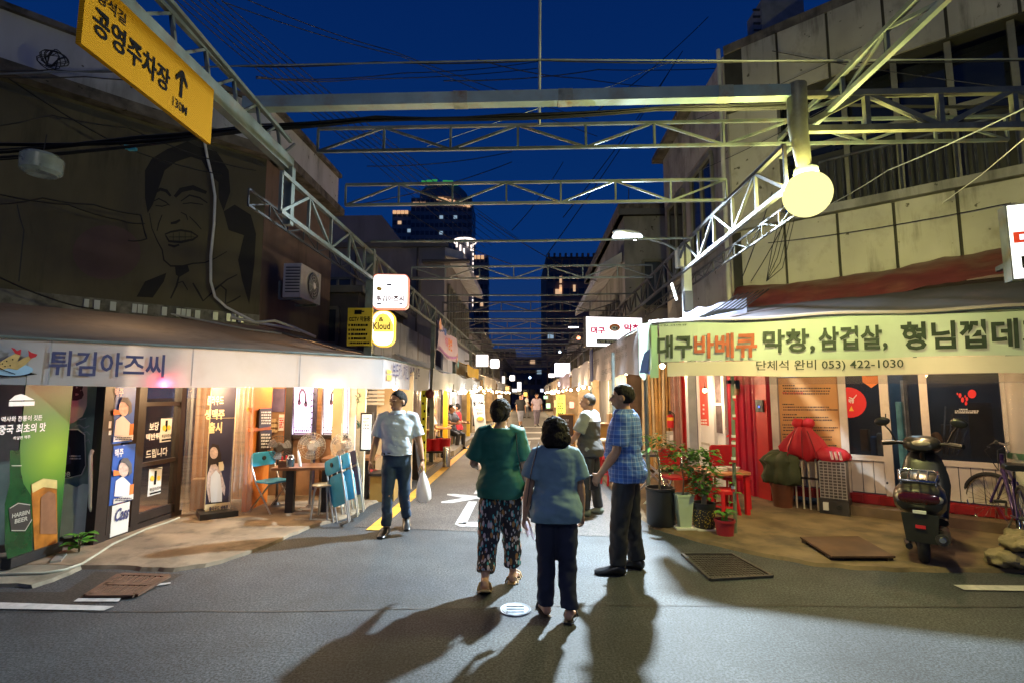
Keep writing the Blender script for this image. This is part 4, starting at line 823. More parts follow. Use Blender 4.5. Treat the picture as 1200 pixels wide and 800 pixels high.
m = MB(); NB.pr(m, 240, 589, 269, 600, 2); NB.pp(m, [(256, 541), (261, 540), (262, 550), (257, 551)], 4); part('print_band', m, M('gold_print', 0), t)
m = MB(); NB.pt(m, '클라우드 생맥주', 245, 592, 267, 597, .03, 3); part('fine_print', m, navyp, t)

# clear curtain strips
def curtain(label, p0, p1, z0, z1, amp, waves, seed, name='clear_curtain', mt=None, flare=0):
    p0, p1 = V(p0), V(p1); X = (p1-p0); L_ = X.length; X.normalize(); N = V((X.y, -X.x, 0))
    def f(u, v):
        s = u*L_; z = z1+(z0-z1)*v
        return zed(p0+X*(s+(u-.5)*flare*v), z)+N*(amp*math.sin(u*waves*6.28+seed)+amp*.8*noise.noise(V((s*5, v*1.6, seed)))+.15*flare*v)
    m = MB(); m.sheet(f, 40, 24); return solo(name, m, mt or vinyl(), label, 'curtain', (p0+p1)/2, sm=80)
curtain('clear plastic curtain hanging beside the glass door, in front of brown boards', gp(211, 603), gp(240, 600), .03, 1.85, .025, 4, 1)
curtain('bunched clear plastic curtain between the drinking woman banner and the orange wall', gp(271, 606), gp(291, 603), .02, 1.85, .035, 4, 5, flare=.1)
# boards and carton behind the curtain
c0, c1 = gp(209, 596)+V((-.15, .5, 0)), gp(291, 592)+V((0, .35, 0)); CF = FP(c0, c1-c0)
t = thing('board_wall', 'warm brown board partition behind the clear curtain', 'wall', c0)
for i in range(7): m = MB(); CF.slab(m, i*.14, 0, .136, 2.1, -.03, .002*(i % 2)); part('board', m, M('board_wood', (.3, .16, .07), .6, 0, .35, 3, .12, streak=.15, stain=(.12, .06, .03), sscale=3), t)
p = gp(226, 601)+V((0, .15, 0)); t = thing('carton', 'brown carton standing inside the curtain at the foot of the boards', 'carton', p)
m = MB(); m.box(p+V((0, 0, .22)), (.2, .2, .44), .3); part('box', m, M('cardboard', (.36, .23, .12), .8, 0, .15, 4, .1), t)
m = MB(); m.box(p+V((0, 0, .443)), (.2, .05, .005), .3); part('tape', m, M('tape_tan', (.42, .3, .17), .3), t)

# orange frame wall with menu boards
O0, O1 = gp(288, 602), gp(313, 590); OF = FP(O0, O1-O0); OL = (O1-O0).length
t = thing('orange_wall', 'bright orange painted partition with black menu boards on it', 'wall', O0)
om = M('orange_paint', (.62, .17, .02), .5, 0, .12, 4, .06, stain=(.35, .1, .02), sscale=3)
m = MB(); OF.slab(m, 0, 0, OL, 2.1, -.06, 0); part('panel', m, om, t)
m = MB(); [OF.ps(m, 289, y, 314, y+4, 0, .03) for y in (476, 500)]; part('rail', m, om, t)
for k, (y0, y1) in enumerate(((478, 500), (504, 528))):
    m = MB(); OF.ps(m, 300, y0, 314, y1, .02, .05); q = part('menu_board', m, M('menu_black', (.02, .015, .015), .4, 0, .2, 5, 0), t)
    m = MB(); fake_lines(OF, m, 301.5, y0+3, 313, y1-3, 5, 14, 3+k); part('fine_print', m, paper, q)
# back partition with glowing posters
K0, K1 = at(300, 560, 8.25), at(418, 560, 8.25); K0.z = K1.z = 0; KF = FP(K0, K1-K0); KL = (K1-K0).length
t = thing('back_wall', 'brown back partition of the left stall carrying two glowing posters', 'wall', K0)
m = MB(); KF.slab(m, 0, 0, KL, 2.2, -.08, 0); part('panel', m, M('brown_panel', (.3, .17, .09), .6, 0, .25, 3, .1, stain=(.16, .08, .04), sscale=2), t)
m = MB(); KF.ps(m, 336, 440, 344, 572, 0, .09); part('pillar', m, dk, t); m = MB(); KF.ps(m, 368, 440, 373, 572, 0, .1); part('pillar', m, M('blue_pillar', (.05, .05, .12), .5, 0, .2), t); m = MB(); KF.ps(m, 373.5, 440, 378.5, 572, 0, .1); part('pillar', m, M('brown_wood', 0), t); m = MB(); KF.ps(m, 410, 440, 417, 578, 0, .08); part('pillar', m, white_p, t)
m = MB(); KF.ps(m, 344, 509, 411, 513, 0, .06); part('ledge', m, dk, t)
m = MB(); KF.ps(m, 312, 455, 335, 482, 0, .01); o = part('window', m, M('purple_glass', (.12, .09, .16), .1, 0, .4, 4, 0), t); m = MB(); KF.ps(m, 311, 452, 313, 530, 0, .03); KF.ps(m, 334, 452, 336, 530, 0, .03); part('frame', m, om, o)
m = MB(); KF.ps(m, 327, 485, 334, 504, 0, .012); o = part('notice', m, paper, t); m = MB(); fake_lines(KF, m, 328, 488, 333, 501, 5, 5, 9); part('fine_print', m, ink_r, o)
m = MB(); [KF.ps(m, x, y, x+3.4, y+4, .0, .05) for x in (314, 318, 322) for y in (490, 496, 502)]; part('pigeonholes', m, M('pale_wood', (.5, .36, .2), .6, 0, .2, 5, .1), t)
gp1 = E('poster_glow_violet', (.85, .72, 1), 2.4); gp2 = E('poster_glow', (1, .93, .97), 3.2)
for k, (x0, x1, mt) in enumerate(((345.5, 366.5, gp1), (380, 409, gp2))):
    m = MB(); KF.ps(m, x0, 447, x1, 508, .0, .05); q = part('light_poster', m, mt, t)
    m = MB(); cx = (x0+x1)/2; hw = (x1-x0)/2
    KF.pline(m, [(cx-hw*.35, 470), (cx-hw*.3, 460), (cx, 455), (cx+hw*.32, 460), (cx+hw*.38, 472)], 2.6, 14); KF.pd(m, cx-hw*.35, 471, 2.2, 3.2, 14); KF.pd(m, cx+hw*.38, 473, 2.4, 3.2, 14); part('printed_hair', m, M('violet_print', (.08, .04, .12), .5), q)
    m = MB(); KF.pline(m, [(x0+.6, 500), (x1-.6, 500)], .8, 14); KF.pline(m, [(x0+.5, 447), (x0+.5, 508)], 1.2, 14); KF.pline(m, [(x1-.5, 447), (x1-.5, 508)], 1.2, 14); KF.pline(m, [(x0, 507), (x1, 507)], 1.6, 14); fake_lines(KF, m, x0+2, 502, x1-2, 506, 1, 14, k); part('frame', m, M('violet_frame', (.12, .08, .18), .4), q)
for x0, x1, nm in ((367.5, 377, 0), (411, 418, 1)): pass
m = MB()
for i in range(6): m.bar(KF.p(*KF.ab(371+(i % 2)*1.2, 460+i*7), .13), KF.p(*KF.ab(367+(i % 2)*.8, 462+i*7), .12), .012)
part('trellis', m, dk, t)
# cream post with a menu light box on it
p = gp(420.5, 597); t = thing('awning_post', 'cream painted awning post with green scribbles, at the stall corner', 'post', p)
m = MB(); m.box(p+V((0, 0, 1.03)), (.11, .1, 2.06), .1); part('shaft', m, cream_p, t)
m = MB()
for (x, y, q) in ((419, 462, 5), (420, 494, 3), (421, 556, 6), (419, 575, 3)):
    for k in range(3): c = at(x+rnd.uniform(-2, 2), y+k*q*.6, p.y-.06); m.tube([c+V((-.02, 0, .03)), c+V((.01, 0, .0)), c+V((-.01, 0, -.04)), c+V((.025, 0, -.02))], .005, 4)
part('scribble', m, M('green_marker', (.02, .12, .07), .5), t)
LMx = FP(at(423, 527, 7.16), (1, -.25, 0)); t = thing('menu_light_box', 'thin lit menu box fixed to the cream post', 'light box', at(428, 505, 7.16))
m = MB(); LMx.ps(m, 422, 483, 435.5, 528, -.06, 0); part('case', m, dk, t)
m = MB(); LMx.ps(m, 424, 485, 435, 526, 0, .006); o = part('panel', m, E('menu_glow', (.92, 1, .95), 1.0), t); m = MB(); fake_lines(LMx, m, 426, 488, 433, 503, 4, 4, 4); part('lettering', m, M('faint_print', 0), o)
# ------------------------------------------------------------------ LEFT: furniture of the stall
blue_pl = M('sky_blue_plastic', (.04, .33, .55), .35, 0, .12, 6, .03); navy_pl = M('navy_plastic', (.04, .045, .09), .4, 0, .15, 6, .03)
tube_m = M('chair_tube', (.5, .5, .48), .3, .8, .1, 8, 0)
def rrect(w_, h_, r, n=4):
    out = []
    for cx, cy, a0 in ((w_/2-r, h_/2-r, 0), (-w_/2+r, h_/2-r, 90), (-w_/2+r, -h_/2+r, 180), (w_/2-r, -h_/2+r, 270)):
        for i in range(n+1): a = rad(a0+90*i/n); out.append((cx+r*math.cos(a), cy+r*math.sin(a)))
    return out
def panel_xz(w_, h_, r, t_, y, z, curve=0):
    m = MB(); n = 10
    fr = lambda u, v: V((u*w_/2, y+curve*(1-u*u), z+v*h_/2))
    pts = [(a/(w_/2), b/(h_/2)) for a, b in rrect(w_, h_, r)]
    m.prism([fr(a, b) for a, b in pts], (0, t_, 0)); return m
t = thing('folding_chair', 'open blue folding chair beside the orange wall', 'chair', gp(313, 602)+V((0, .12, 0)), rad(62), 'blue folding chairs', local=True)
for s in (-1, 1):
    m = MB(); m.tube([(.18*s, -.24, .01), (.18*s, .1, .4), (.18*s, .21, .62), (.18*s, .25, .8)], .011, 8); part('frame', m, tube_m, t, 60)
    m = MB(); m.tube([(.16*s, .25, .01), (.16*s, -.15, .41)], .011, 8); part('leg', m, tube_m, t, 60)
m = MB(); m.tube([(-.18, -.24, .011), (.18, -.24, .011)], .01, 8); m.tube([(-.16, .25, .011), (.16, .25, .011)], .01, 8); part('floor_bar', m, tube_m, t, 60)
m = MB(); m.prism([(x, y-.02, .415) for x, y in rrect(.37, .36, .06)], (0, 0, .018)); part('seat', m, blue_pl, t)
m = panel_xz(.38, .19, .05, .014, .2, .71, .025); o = part('backrest', m, blue_pl, t); m = MB(); m.prism([(.03*math.cos(i*.7854), .213, .72+.03*math.sin(i*.7854)) for i in range(8)], (0, -.02, 0)); part('finger_hole', m, black, o)
def folded(label, p, rot, mt):
    t = thing('folding_chair', label, 'chair', p, 0, 'blue folding chairs', local=True); t.rotation_euler = rot
    for s in (-1, 1):
        m = MB(); m.tube([(.18*s, 0, .01), (.18*s, .0, .45), (.18*s, .0, .82)], .011, 8); part('frame', m, tube_m, t, 60)
        m = MB(); m.tube([(.155*s, .035, .03), (.155*s, .035, .5)], .011, 8); part('leg', m, tube_m, t, 60)
    m = MB(); m.tube([(-.18, 0, .01), (.18, 0, .01)], .011, 8); m.tube([(-.155, .035, .03), (.155, .035, .03)], .011, 8); part('floor_bar', m, tube_m, t, 60)
    m = panel_xz(.36, .38, .07, .016, .012, .43); part('seat', m, mt, t)
    m = panel_xz(.37, .19, .05, .014, -.02, .74, .02); o = part('backrest', m, mt, t); m = MB(); m.prism([(.03*math.cos(i*.7854), -.02, .75+.03*math.sin(i*.7854)) for i in range(8)], (0, -.012, 0)); part('finger_hole', m, black, o)
    return t
folded('blue folding chair folded and leaning, nearest of the three by the stool', gp(400, 615), (0, rad(-19), rad(-42)), blue_pl)
folded('blue folding chair folded and leaning, between another blue one and the navy one', gp(407, 609)+V((.02, .06, 0)), (0, rad(-18), rad(-42)), blue_pl)
folded('navy folding chair folded and leaning behind the two blue ones', gp(413, 604)+V((.02, .12, 0)), (0, rad(-17), rad(-44)), navy_pl)
p = gp(374, 611)+V((0, .12, 0)); t = thing('stool', 'round pale stool with bent tube legs beside the leaning chairs', 'stool', p, .3, local=True)
m = MB(); m.lathe([(.001, .455), (.13, .455), (.145, .445), (.145, .43), (.12, .425)], (0, 0, 0), 24); part('seat', m, M('stool_top', (.42, .4, .3), .4, 0, .2, 6, .05, stain=(.2, .16, .1), sscale=8), t, 40)
for k in range(4):
    a = k*math.pi/2+.4; m = MB(); m.tube([(.1*math.cos(a), .1*math.sin(a), .43), (.12*math.cos(a), .12*math.sin(a), .36), (.16*math.cos(a), .16*math.sin(a), .005)], .012, 8); part('leg', m, tube_m, t, 60)
# tables
brown_top = M('table_top_wood', (.24, .12, .06), .35, 0, .3, 3, .06, streak=.15)
def ptable(label, p, wx, wy, h, rz=0):
    t = thing('table', label, 'table', p, rz, 'tables of the left stall', local=True)
    m = MB(); m.prism([(a, b, h-.035) for a, b in rrect(wx, wy, .03)], (0, 0, .035)); part('table_top', m, brown_top, t)
    for s in (-1, 1):
        m = MB(); m.box((s*wx*.27, 0, (h-.04)/2+.01), (.1, .1, h-.05)); part('leg', m, black, t)
        m = MB(); m.box((s*wx*.27, 0, .012), (.1, wy*.8, .022)); part('foot', m, black, t)
    return t
ptable('brown table with two black pedestal legs and a metal napkin tin', gp(356, 604)+V((0, .12, 0)), .86, .5, .645, .12)
ptable('brown table further inside, behind the leaning chairs', at(411, 575, 8.0)*1.0+V((0, 0, -at(411, 575, 8.0).z)), .8, .5, .66, .1)
p = at(340, 546, 6.72); t = thing('napkin_tin', 'round metal tin on the brown table', 'tin', p)
m = MB(); m.lathe([(.001, 0), (.052, 0), (.055, .02), (.055, .1), (.05, .105), (.045, .05), (.001, .05)], p, 18); part('tin', m, chrome, t, 40)
m = MB(); m.tube([p+V((-.04, 0, .1)), p+V((-.02, 0, .14)), p+V((.03, 0, .14)), p+V((.04, 0, .1))], .008, 6); part('handle', m, white_p, t, 60)
p = at(333, 547, 6.75); t = thing('caddy_box', 'small wooden condiment box at the left end of the brown table', 'box', p)
m = MB(); m.box(p+V((0, 0, .045)), (.13, .1, .09), .2); part('box', m, wood, t)
m = MB(); m.cyl(p+V((-.03, 0, .09)), p+V((-.03, 0, .14)), .014, .01, 8); m.cyl(p+V((.02, .01, .09)), p+V((.02, .01, .15)), .014, .01, 8); part('jar', m, red_p, t, 40)
p = at(352, 546, 6.85); m = MB(); m.tube([p, p+V((-.02, 0, .1)), p+V((-.05, .02, .2))], [.02, .022, .012], 10); solo('paper_roll', m, white_p, 'leaning white paper roll on the brown table', 'paper roll', p, sm=50)
# electric fans
fan_m = M('fan_grey', (.4, .38, .35), .35, 0, .1, 6, .02); blade_m = M('fan_blade', (.45, .47, .5), .15, 0, .05, 5, 0, alpha=.45)
def fan(label, p, zc, R_, rz, mt, bm_):
    t = thing('electric_fan', label, 'fan', p, rz, 'electric fans in the left stall', local=True)
    m = MB(); m.lathe([(.001, 0), (.17, 0), (.17, .02), (.05, .045), (.03, .08)], (0, 0, 0), 20); part('base', m, mt, t, 40)
    m = MB(); m.cyl((0, .02, .05), (0, .03, zc-.05), .018, .016, 10); part('pole', m, mt, t, 40)
    m = MB(); m.tube([(0, .16, zc), (0, .12, zc), (0, .02, zc), (0, -.02, zc)], [.03, .07, .075, .05], 14); part('motor', m, mt, t, 40)
    m = MB()
    for k in range(3):
        a = k*2.094+.4; pts = []
        for r_, w_ in ((.05, .35), (.5, .5), (.88, .42), (.95, .2)): pts.append((r_*R_, w_))
        L_ = [(r*math.cos(a-w_), -.05-.02*w_, zc+r*math.sin(a-w_)) for r, w_ in pts]; H_ = [(r*math.cos(a+w_), -.05+.03*w_, zc+r*math.sin(a+w_)) for r, w_ in pts]
        m.prism([*L_, *reversed(H_)], (0, .004, 0))
    part('blades', m, bm_, t)
    m = MB()
    def ring(r, y, w_=.0028): m.tube([(r*math.cos(i*.2618), y, zc+r*math.sin(i*.2618)) for i in range(25)], w_, 4, False)
    for r, y in ((R_, -.03), (R_*1.0, -.015), (R_*.8, -.085), (R_*.6, -.1), (R_*.3, -.11)): ring(r, y, .004 if r == R_ else .0025)
    for k in range(28):
        a = k*.2244; m.tube([(R_*f*math.cos(a), y, zc+R_*f*math.sin(a)) for f, y in ((.2, -.11), (.6, -.1), (.85, -.08), (1, -.03), (.8, .05), (.4, .08))], .0018, 3, False)
    part('guard', m, mt, t)
    m = MB(); m.prism([(.045*math.cos(i*.5236), -.118, zc+.045*math.sin(i*.5236)) for i in range(12)], (0, .012, 0)); part('badge', m, mt, t)
    return t
def foot(px, py, Y): q = at(px, py, Y); return V((q.x, q.y, 0)), q.z
for lab, px, py, Y, R_, rz, mt in (('pale electric fan under the violet poster, middle one of three', 365.5, 522, 7.35, .185, .25, fan_m), ('cream electric fan by the cream post, below the bright poster', 402, 522, 7.5, .18, -.2, M('fan_cream', (.55, .48, .38), .35, 0, .1, 6, .02)), ('dark electric fan in shade by the orange wall', 327, 524, 7.5, .17, .5, M('fan_dark', (.05, .045, .04), .4, 0, .1, 6, .02))):
    p, z = foot(px, py, Y); fan(lab, p, z, R_, rz, mt, blade_m)
# red and dark things behind the cream post, planter box, cable on the floor
p = gp(446, 588)+V((0, .2, 0)); t = thing('planter_box', 'mustard brown box with a dark lid beside the walking man', 'box', p, .04, local=True)
m = MB(); m.box((0, 0, .19), (.36, .34, .38)); part('box', m, M('mustard_box', (.33, .2, .05), .6, 0, .2, 4, .1, stain=(.15, .09, .03), sscale=4), t)
m = MB(); m.box((0, 0, .4), (.4, .38, .04)); part('lid', m, dk, t)
p = at(432, 575, 8.2); p.z = 0; t = thing('stool', 'red plastic stool just behind the cream post', 'stool', p, .2, 'red plastic stools', local=True)
def red_stool(t, h=.42):
    m = MB(); m.lathe([(.001, h), (.13, h), (.15, h-.02), (.15, h-.06), (.14, h-.06)], (0, 0, 0), 4 if False else 16); part('seat', m, red_p, t, 40)
    for k in range(4):
        a = k*math.pi/2+.785; m = MB(); m.tube([(.13*math.cos(a), .13*math.sin(a), h-.03), (.19*math.cos(a), .19*math.sin(a), 0)], [.03, .022], 6); part('leg', m, red_p, t, 40)
    m = MB(); m.lathe([(.152, h*.42), (.158, h*.36)], (0, 0, 0), 16, False); part('stretcher', m, red_p, t)
red_stool(t)
hose_m = M('pale_hose', (.36, .37, .3), .5, 0, .2, 8, .05)
m = MB(); m.tube([gp(x, y, .035) for x, y in ((210, 606), (195, 612), (170, 620), (152, 628), (132, 637), (115, 648), (96, 660), (76, 667), (52, 671), (20, 672), (-20, 673))], .013, 8); solo('hose', m, hose_m, 'pale hose snaking along the foot of the left shop front', 'hose', gp(120, 645), sm=60)
# weed growing at the wall foot
def plant_leaf(mb, base, d, L_, w_, up=.4):
    d = V(d).normalized(); s = d.cross(V((0, 0, 1))).normalized(); n = 4; rows = []
    for i in range(n+1):
        f = i/n; c = V(base)+d*L_*f+V((0, 0, up*L_*(f-f*f*1.1))); ww = w_*math.sin(math.pi*min(.97, f*.9+.1))
        rows.append((c-s*ww+V((0, 0, ww*.25)), c, c+s*ww+V((0, 0, ww*.25))))
    o = len(mb.v); mb.v += [q for r in rows for q in r]
    for i in range(n):
        for j in range(2): mb.f.append((o+i*3+j, o+i*3+j+1, o+i*3+4+j, o+i*3+3+j)); mb.m.append(mb.c)
leaf_m = M('leaf_green', (.07, .2, .025), .55, 0, .45, 4, .05, stain=(.11, .25, .03), sscale=6, spec=.25); leaf_d = M('leaf_dark', (.035, .11, .018), .5, 0, .4, 4, .05); stem_m = M('stem_brown', (.16, .13, .07), .7, 0, .3, 6, .1)
p = gp(92, 650); t = thing('weed', 'leafy green weed growing at the foot of the green pane', 'plant', p)
for k in range(13):
    a = k*2.4; h = .05+.16*rnd.random(); b0 = p+V((.02*math.cos(a), .02*math.sin(a), h)); m = MB(); plant_leaf(m, b0, (math.cos(a), math.sin(a), .1), .12+.05*rnd.random(), .045); part('leaf', m, leaf_m, t)
m = MB(); [m.tube([p+V((0, 0, .0)), p+V((.02*math.cos(k), .02*math.sin(k), .2))], .005, 4) for k in range(4)]; part('stem', m, stem_m, t)

# ------------------------------------------------------------------ signs on the left
Y1 = FP(al(-2.27, 2.35, 3.37), AD); wz = 3.41-2.35
t = thing('parking_sign', 'yellow Korean parking sign with an arrow, fixed under the channel beam', 'sign', al(-2.3, 3.0, 3.4))
ys = M('yellow_sign', (.55, .27, .003), .75, 0, .04, 2, 0, spec=.15); n_, b_, L = nodes_of(ys)   # ribbed reflective sheet
tc = n_.nodes.new('ShaderNodeTexCoord'); wv = n_.nodes.new('ShaderNodeTexWave'); wv.bands_direction = 'Z'; wv.inputs['Scale'].default_value = 26; L(tc.outputs['Object'], wv.inputs[0]); bp = n_.nodes.new('ShaderNodeBump'); bp.inputs['Strength'].default_value = .5; bp.inputs['Distance'].default_value = .01; L(wv.outputs[0], bp.inputs['Height']); L(bp.outputs[0], b_.inputs['Normal'])
m = MB(); Y1.slab(m, 0, 0, wz, .41, -.03, 0); part('plate', m, ys, t)
m = MB(); a0 = Y1.ab(107, 40)[0]; a1 = Y1.ab(199, 90)[0]; Y1.text(m, '공영주차장', a0, .105, a1-a0, .155, .022, 1); a2 = Y1.ab(112, 5)[0]; a3 = Y1.ab(148, 15)[0]; Y1.text(m, '김광석길', a2-.06, .285, a3-a2+.06, .075, .012, 1)
a4 = Y1.ab(202, 120)[0]; a5 = Y1.ab(219, 125)[0]; Y1.text(m, '130M', a4, .058, a5-a4, .062, .005, 1)
xm = (a4+a5)/2; Y1.rect(m, xm-.012, .15, .024, .17); Y1.poly(m, [(xm-.008, .335), (xm-.055, .27), (xm-.055, .235), (xm, .3), (xm+.055, .235), (xm+.055, .27), (xm+.008, .335)], 1.3); part('lettering', m, ink, t)
# white rounded box with the stall's name
def lightbox(label, F, a, b, w_, h_, r, em, edge, dep=.12, cat='sign', name='light_box'):
    t = thing(name, label, cat, F.p(a+w_/2, b, -dep/2))
    pr = [(a+w_/2+x, b+h_/2+y) for x, y in rrect(w_, h_, r, 6)]
    m = MB(); m.prism([F.p(x, y, -dep) for x, y in pr], F.N*dep); part('case', m, edge, t)
    m = MB(); m.prism([F.p(a+w_/2+x, b+h_/2+y, .002) for x, y in rrect(w_-.03, h_-.03, max(.004, r-.01), 6)], F.N*.006); part('panel', m, em, t)
    return t
sw = E('sign_white', (1, .96, .96), 2.4)
F1 = FP(at(436, 362, 7.35), (1, .06, 0), (0, 0, 1)); a, b, w_, h_ = F1.box(436.5, 321.5, 478.5, 362)
t = lightbox('white rounded light box with the stall name in faded letters, on the grey post', F1, a, b, w_, h_, .07, sw, E('sign_edge', (1, .3, .2), 1.2))
F1.l = .006
m = MB(); F1.pt(m, '튀김아즈씨', 441.5, 346.5, 473.5, 354, .035, 3); part('lettering', m, M('faded_maroon', (.2, .08, .1), .6), t)
m = MB(); F1.pr(m, 442, 355.5, 447, 357.5, 3); F1.pr(m, 468, 355.5, 472, 357, 3); F1.pr(m, 453.5, 333, 459, 335, 3); part('fine_print', m, ink_b, t)
m = MB(); F1.pp(m, [(441, 338), (444, 336), (448, 338), (447, 341), (443, 341)], 3); part('emblem', m, ink_y, t)
m = MB(); m.bar(F1.p(a+.02, b+h_*.6, -.06), al(-2.33, 7.3, 2.9), .03); part('bracket', m, steel, t)
F2 = FP(at(436, 406, 7.3), (1, .06, 0)); a, b, w_, h_ = F2.box(435.5, 364, 462.5, 406)
t = lightbox('yellow and white rounded beer light box below the white one', F2, a, b, w_, h_, .13, E('sign_cream', (1, .93, .8), 1.7), E('sign_edge_y', (1, .6, .05), 1.0)); F2.l = .006
m = MB(); F2.pp(m, [(438.5, 381), (440, 374), (444, 369), (449, 367.5), (454, 369), (458, 374), (461, 381), (461, 389), (438, 389)], 2); part('print_band', m, E('sign_gold', (1, .72, .12), 1.2), t)
m = MB(); F2.pt(m, 'Kloud', 437.5, 378, 457.5, 386.5, .02, 3, .0); F2.pt(m, '&', 444, 372, 450, 377, .02, 3); part('lettering', m, M('dark_brown_print', (.06, .03, .01), .6), t)
F3 = FP(at(407, 405, 7.25), (1, -.03, 0)); a, b, w_, h_ = F3.box(407, 361, 436, 405)
t = thing('cctv_sign', 'yellow camera notice with black Korean lines, hung left of the beer light box', 'sign', F3.p(a+w_/2, b)); m = MB(); F3.slab(m, a, b, w_, h_, -.025, 0); part('plate', m, M('yellow_notice', (.6, .42, .012), .45, 0, .08, 5, 0), t)
m = MB(); F3.pt(m, 'CCTV 작동중', 409, 371, 434, 377, .02, 1); F3.pr(m, 415.5, 363.5, 424, 368.5, 1); F3.pr(m, 424, 364.5, 427, 366, 1)
for k, y in enumerate((380, 385.5, 390.5, 395.5)): F3.pr(m, 408.5, y, 410, y+2.5, 1); fake_lines(F3, m, 411.5, y-1, 432-3*(k % 2), y+3.5, 1, 1, 20+k)
fake_lines(F3, m, 410, 400, 433, 403.5, 1, 1, 31); part('lettering', m, ink, t)
# pink cloth banner between two posts
PBF = FP(al(-2.27, 12.2, 0), AD)
def pb(u, v):
    s = .1+u*3.3; z0 = 2.42+.35*(1-u)*.0; top = 3.42-.06*math.sin(u*math.pi)-.1*u; return PBF.p(s, top-.72*v-.02*u, .03*math.sin(u*9)+.05*math.sin(v*3))
m = MB(); m.sheet(pb, 30, 8); t = thing('cloth_banner', 'pink and white cloth banner stretched between two grey posts', 'banner', al(-2.27, 13.8, 2.7)); part('cloth', m, cloth('pink_cloth', (.68, .55, .72), .3), t, 60)
PBF.l = .07
m = MB(); PBF.text(m, '김광석길', .5, 2.88, .9, .22, .03, 1); part('lettering', m, M('pink_print', (.55, .12, .3), .6), t)
m = MB(); PBF.text(m, '방천', 1.5, 2.8, .7, .34, .04, 1); part('lettering', m, M('orange_print', 0), t)
m = MB(); PBF.rect(m, .85, 3.12, .3, .18); fake_lines(PBF, m, 512, 386, 519, 390, 1, 1, 7); part('emblem', m, M('blue_print', 0), t)
m = MB()
for k in range(14): s = .15+k*.23; m.quad(PBF.p(s, 2.72-.13*math.sin(k/14*3.14), .07), PBF.p(s+.23, 2.72-.13*math.sin((k+1)/14*3.14), .07), PBF.p(s+.23, 2.79-.13*math.sin((k+1)/14*3.14), .07), PBF.p(s, 2.79-.13*math.sin(k/14*3.14), .07))
part('print_band', m, M('purple_print', (.3, .08, .35), .6), t)
m = MB(); PBF.disc(m, .25, 3.3, .16); PBF.disc(m, 3.2, 2.7, .17); part('printed_disc', m, M('salmon_print', (.7, .35, .25), .6), t)
m = MB(); PBF.disc(m, 3.28, 2.52, .12, 1.3); part('printed_disc', m, M('teal_print', (.05, .35, .5), .6), t)
# glowing boxes further along the left side
for lab, x0, y0, x1, y1, Y, txt in (('big blank white light box, nearer of the pair past the pink banner', 557.5, 415, 572.5, 429.5, 20, None), ('smaller rounded white light box, farther of the pair past the pink banner', 574, 420, 585.5, 431.5, 24, None), ('small white light box far along the left side', 597, 439, 603.5, 446, 36, None)):
    F = FP(at(x0, y1, Y), (1, 0, 0)); a, b, w_, h_ = F.box(x0, y0, x1, y1); t = lightbox(lab, F, a, b, w_, h_, .04 if Y < 22 else .1, sw, steel_d, .15)
    m = MB(); m.bar(F.p(a, b+h_*.5, -.08), F.p(a-.5, b+h_*.5, -.08), .05); part('bracket', m, steel_d, t)
# air conditioner on the side wall
p = al(-4.22, 9.75, 3.78); p = onu(352, 333, -4.0); 
t = thing('air_conditioner', 'white air conditioner unit bracketed to the left corner building', 'air conditioner', p); acm = M('ac_white', (.5, .49, .47), .5, 0, .1, 5, .03, stain=(.25, .22, .18), sscale=3)
m = MB(); m.box(p+V((-.0, .1, 0)), (.3, .82, .58), -ALA); part('case', m, acm, t)
fc = p+V((.155, .18, 0))
m = MB(); m.lathe([(.001, 0), (.2, 0), (.23, .012), (.24, .012)], (0, 0, 0), 24); mm = MB(); mm.add([fc+V((q.z, q.x, q.y)) for q in m.v], m.f); part('fan_opening', mm, M('ac_dark', (.06, .06, .065), .5), t, 40)
m = MB()
for r_ in (.07, .12, .17, .22): m.tube([fc+V((.016, r_*math.cos(i*.3142), r_*math.sin(i*.3142))) for i in range(21)], .006, 4, False)
for k in range(10): a = k*.6283; m.tube([fc+V((.016, .04*math.cos(a), .04*math.sin(a))), fc+V((.016, .24*math.cos(a), .24*math.sin(a)))], .005, 4)
part('grille', m, acm, t)
m = MB(); m.sph(fc+V((.02, 0, 0)), (.02, .06, .06), 12, 6); part('hub', m, white_p, t, 60)
for k in range(9): m = MB(); m.box(p+V((.0, -.317, -.2+k*.052)), (.24, .012, .02)); part('slat', m, M('ac_dark', 0), t)
m = MB(); m.bar(p+V((-.24, -.25, -.31)), p+V((.14, -.25, -.31)), .035); m.bar(p+V((-.24, .4, -.31)), p+V((.14, .4, -.31)), .035); m.bar(p+V((-.24, -.25, -.31)), p+V((-.24, -.25, -.0)), .035); part('bracket', m, steel, t)
m = MB(); fcs = FP(p+V((.156, -.25, .2)), (0, 1, 0)); fcs.disc(m, .65, .03, .05, 1, 16, .03); part('emblem', m, M('blue_print', 0), t)
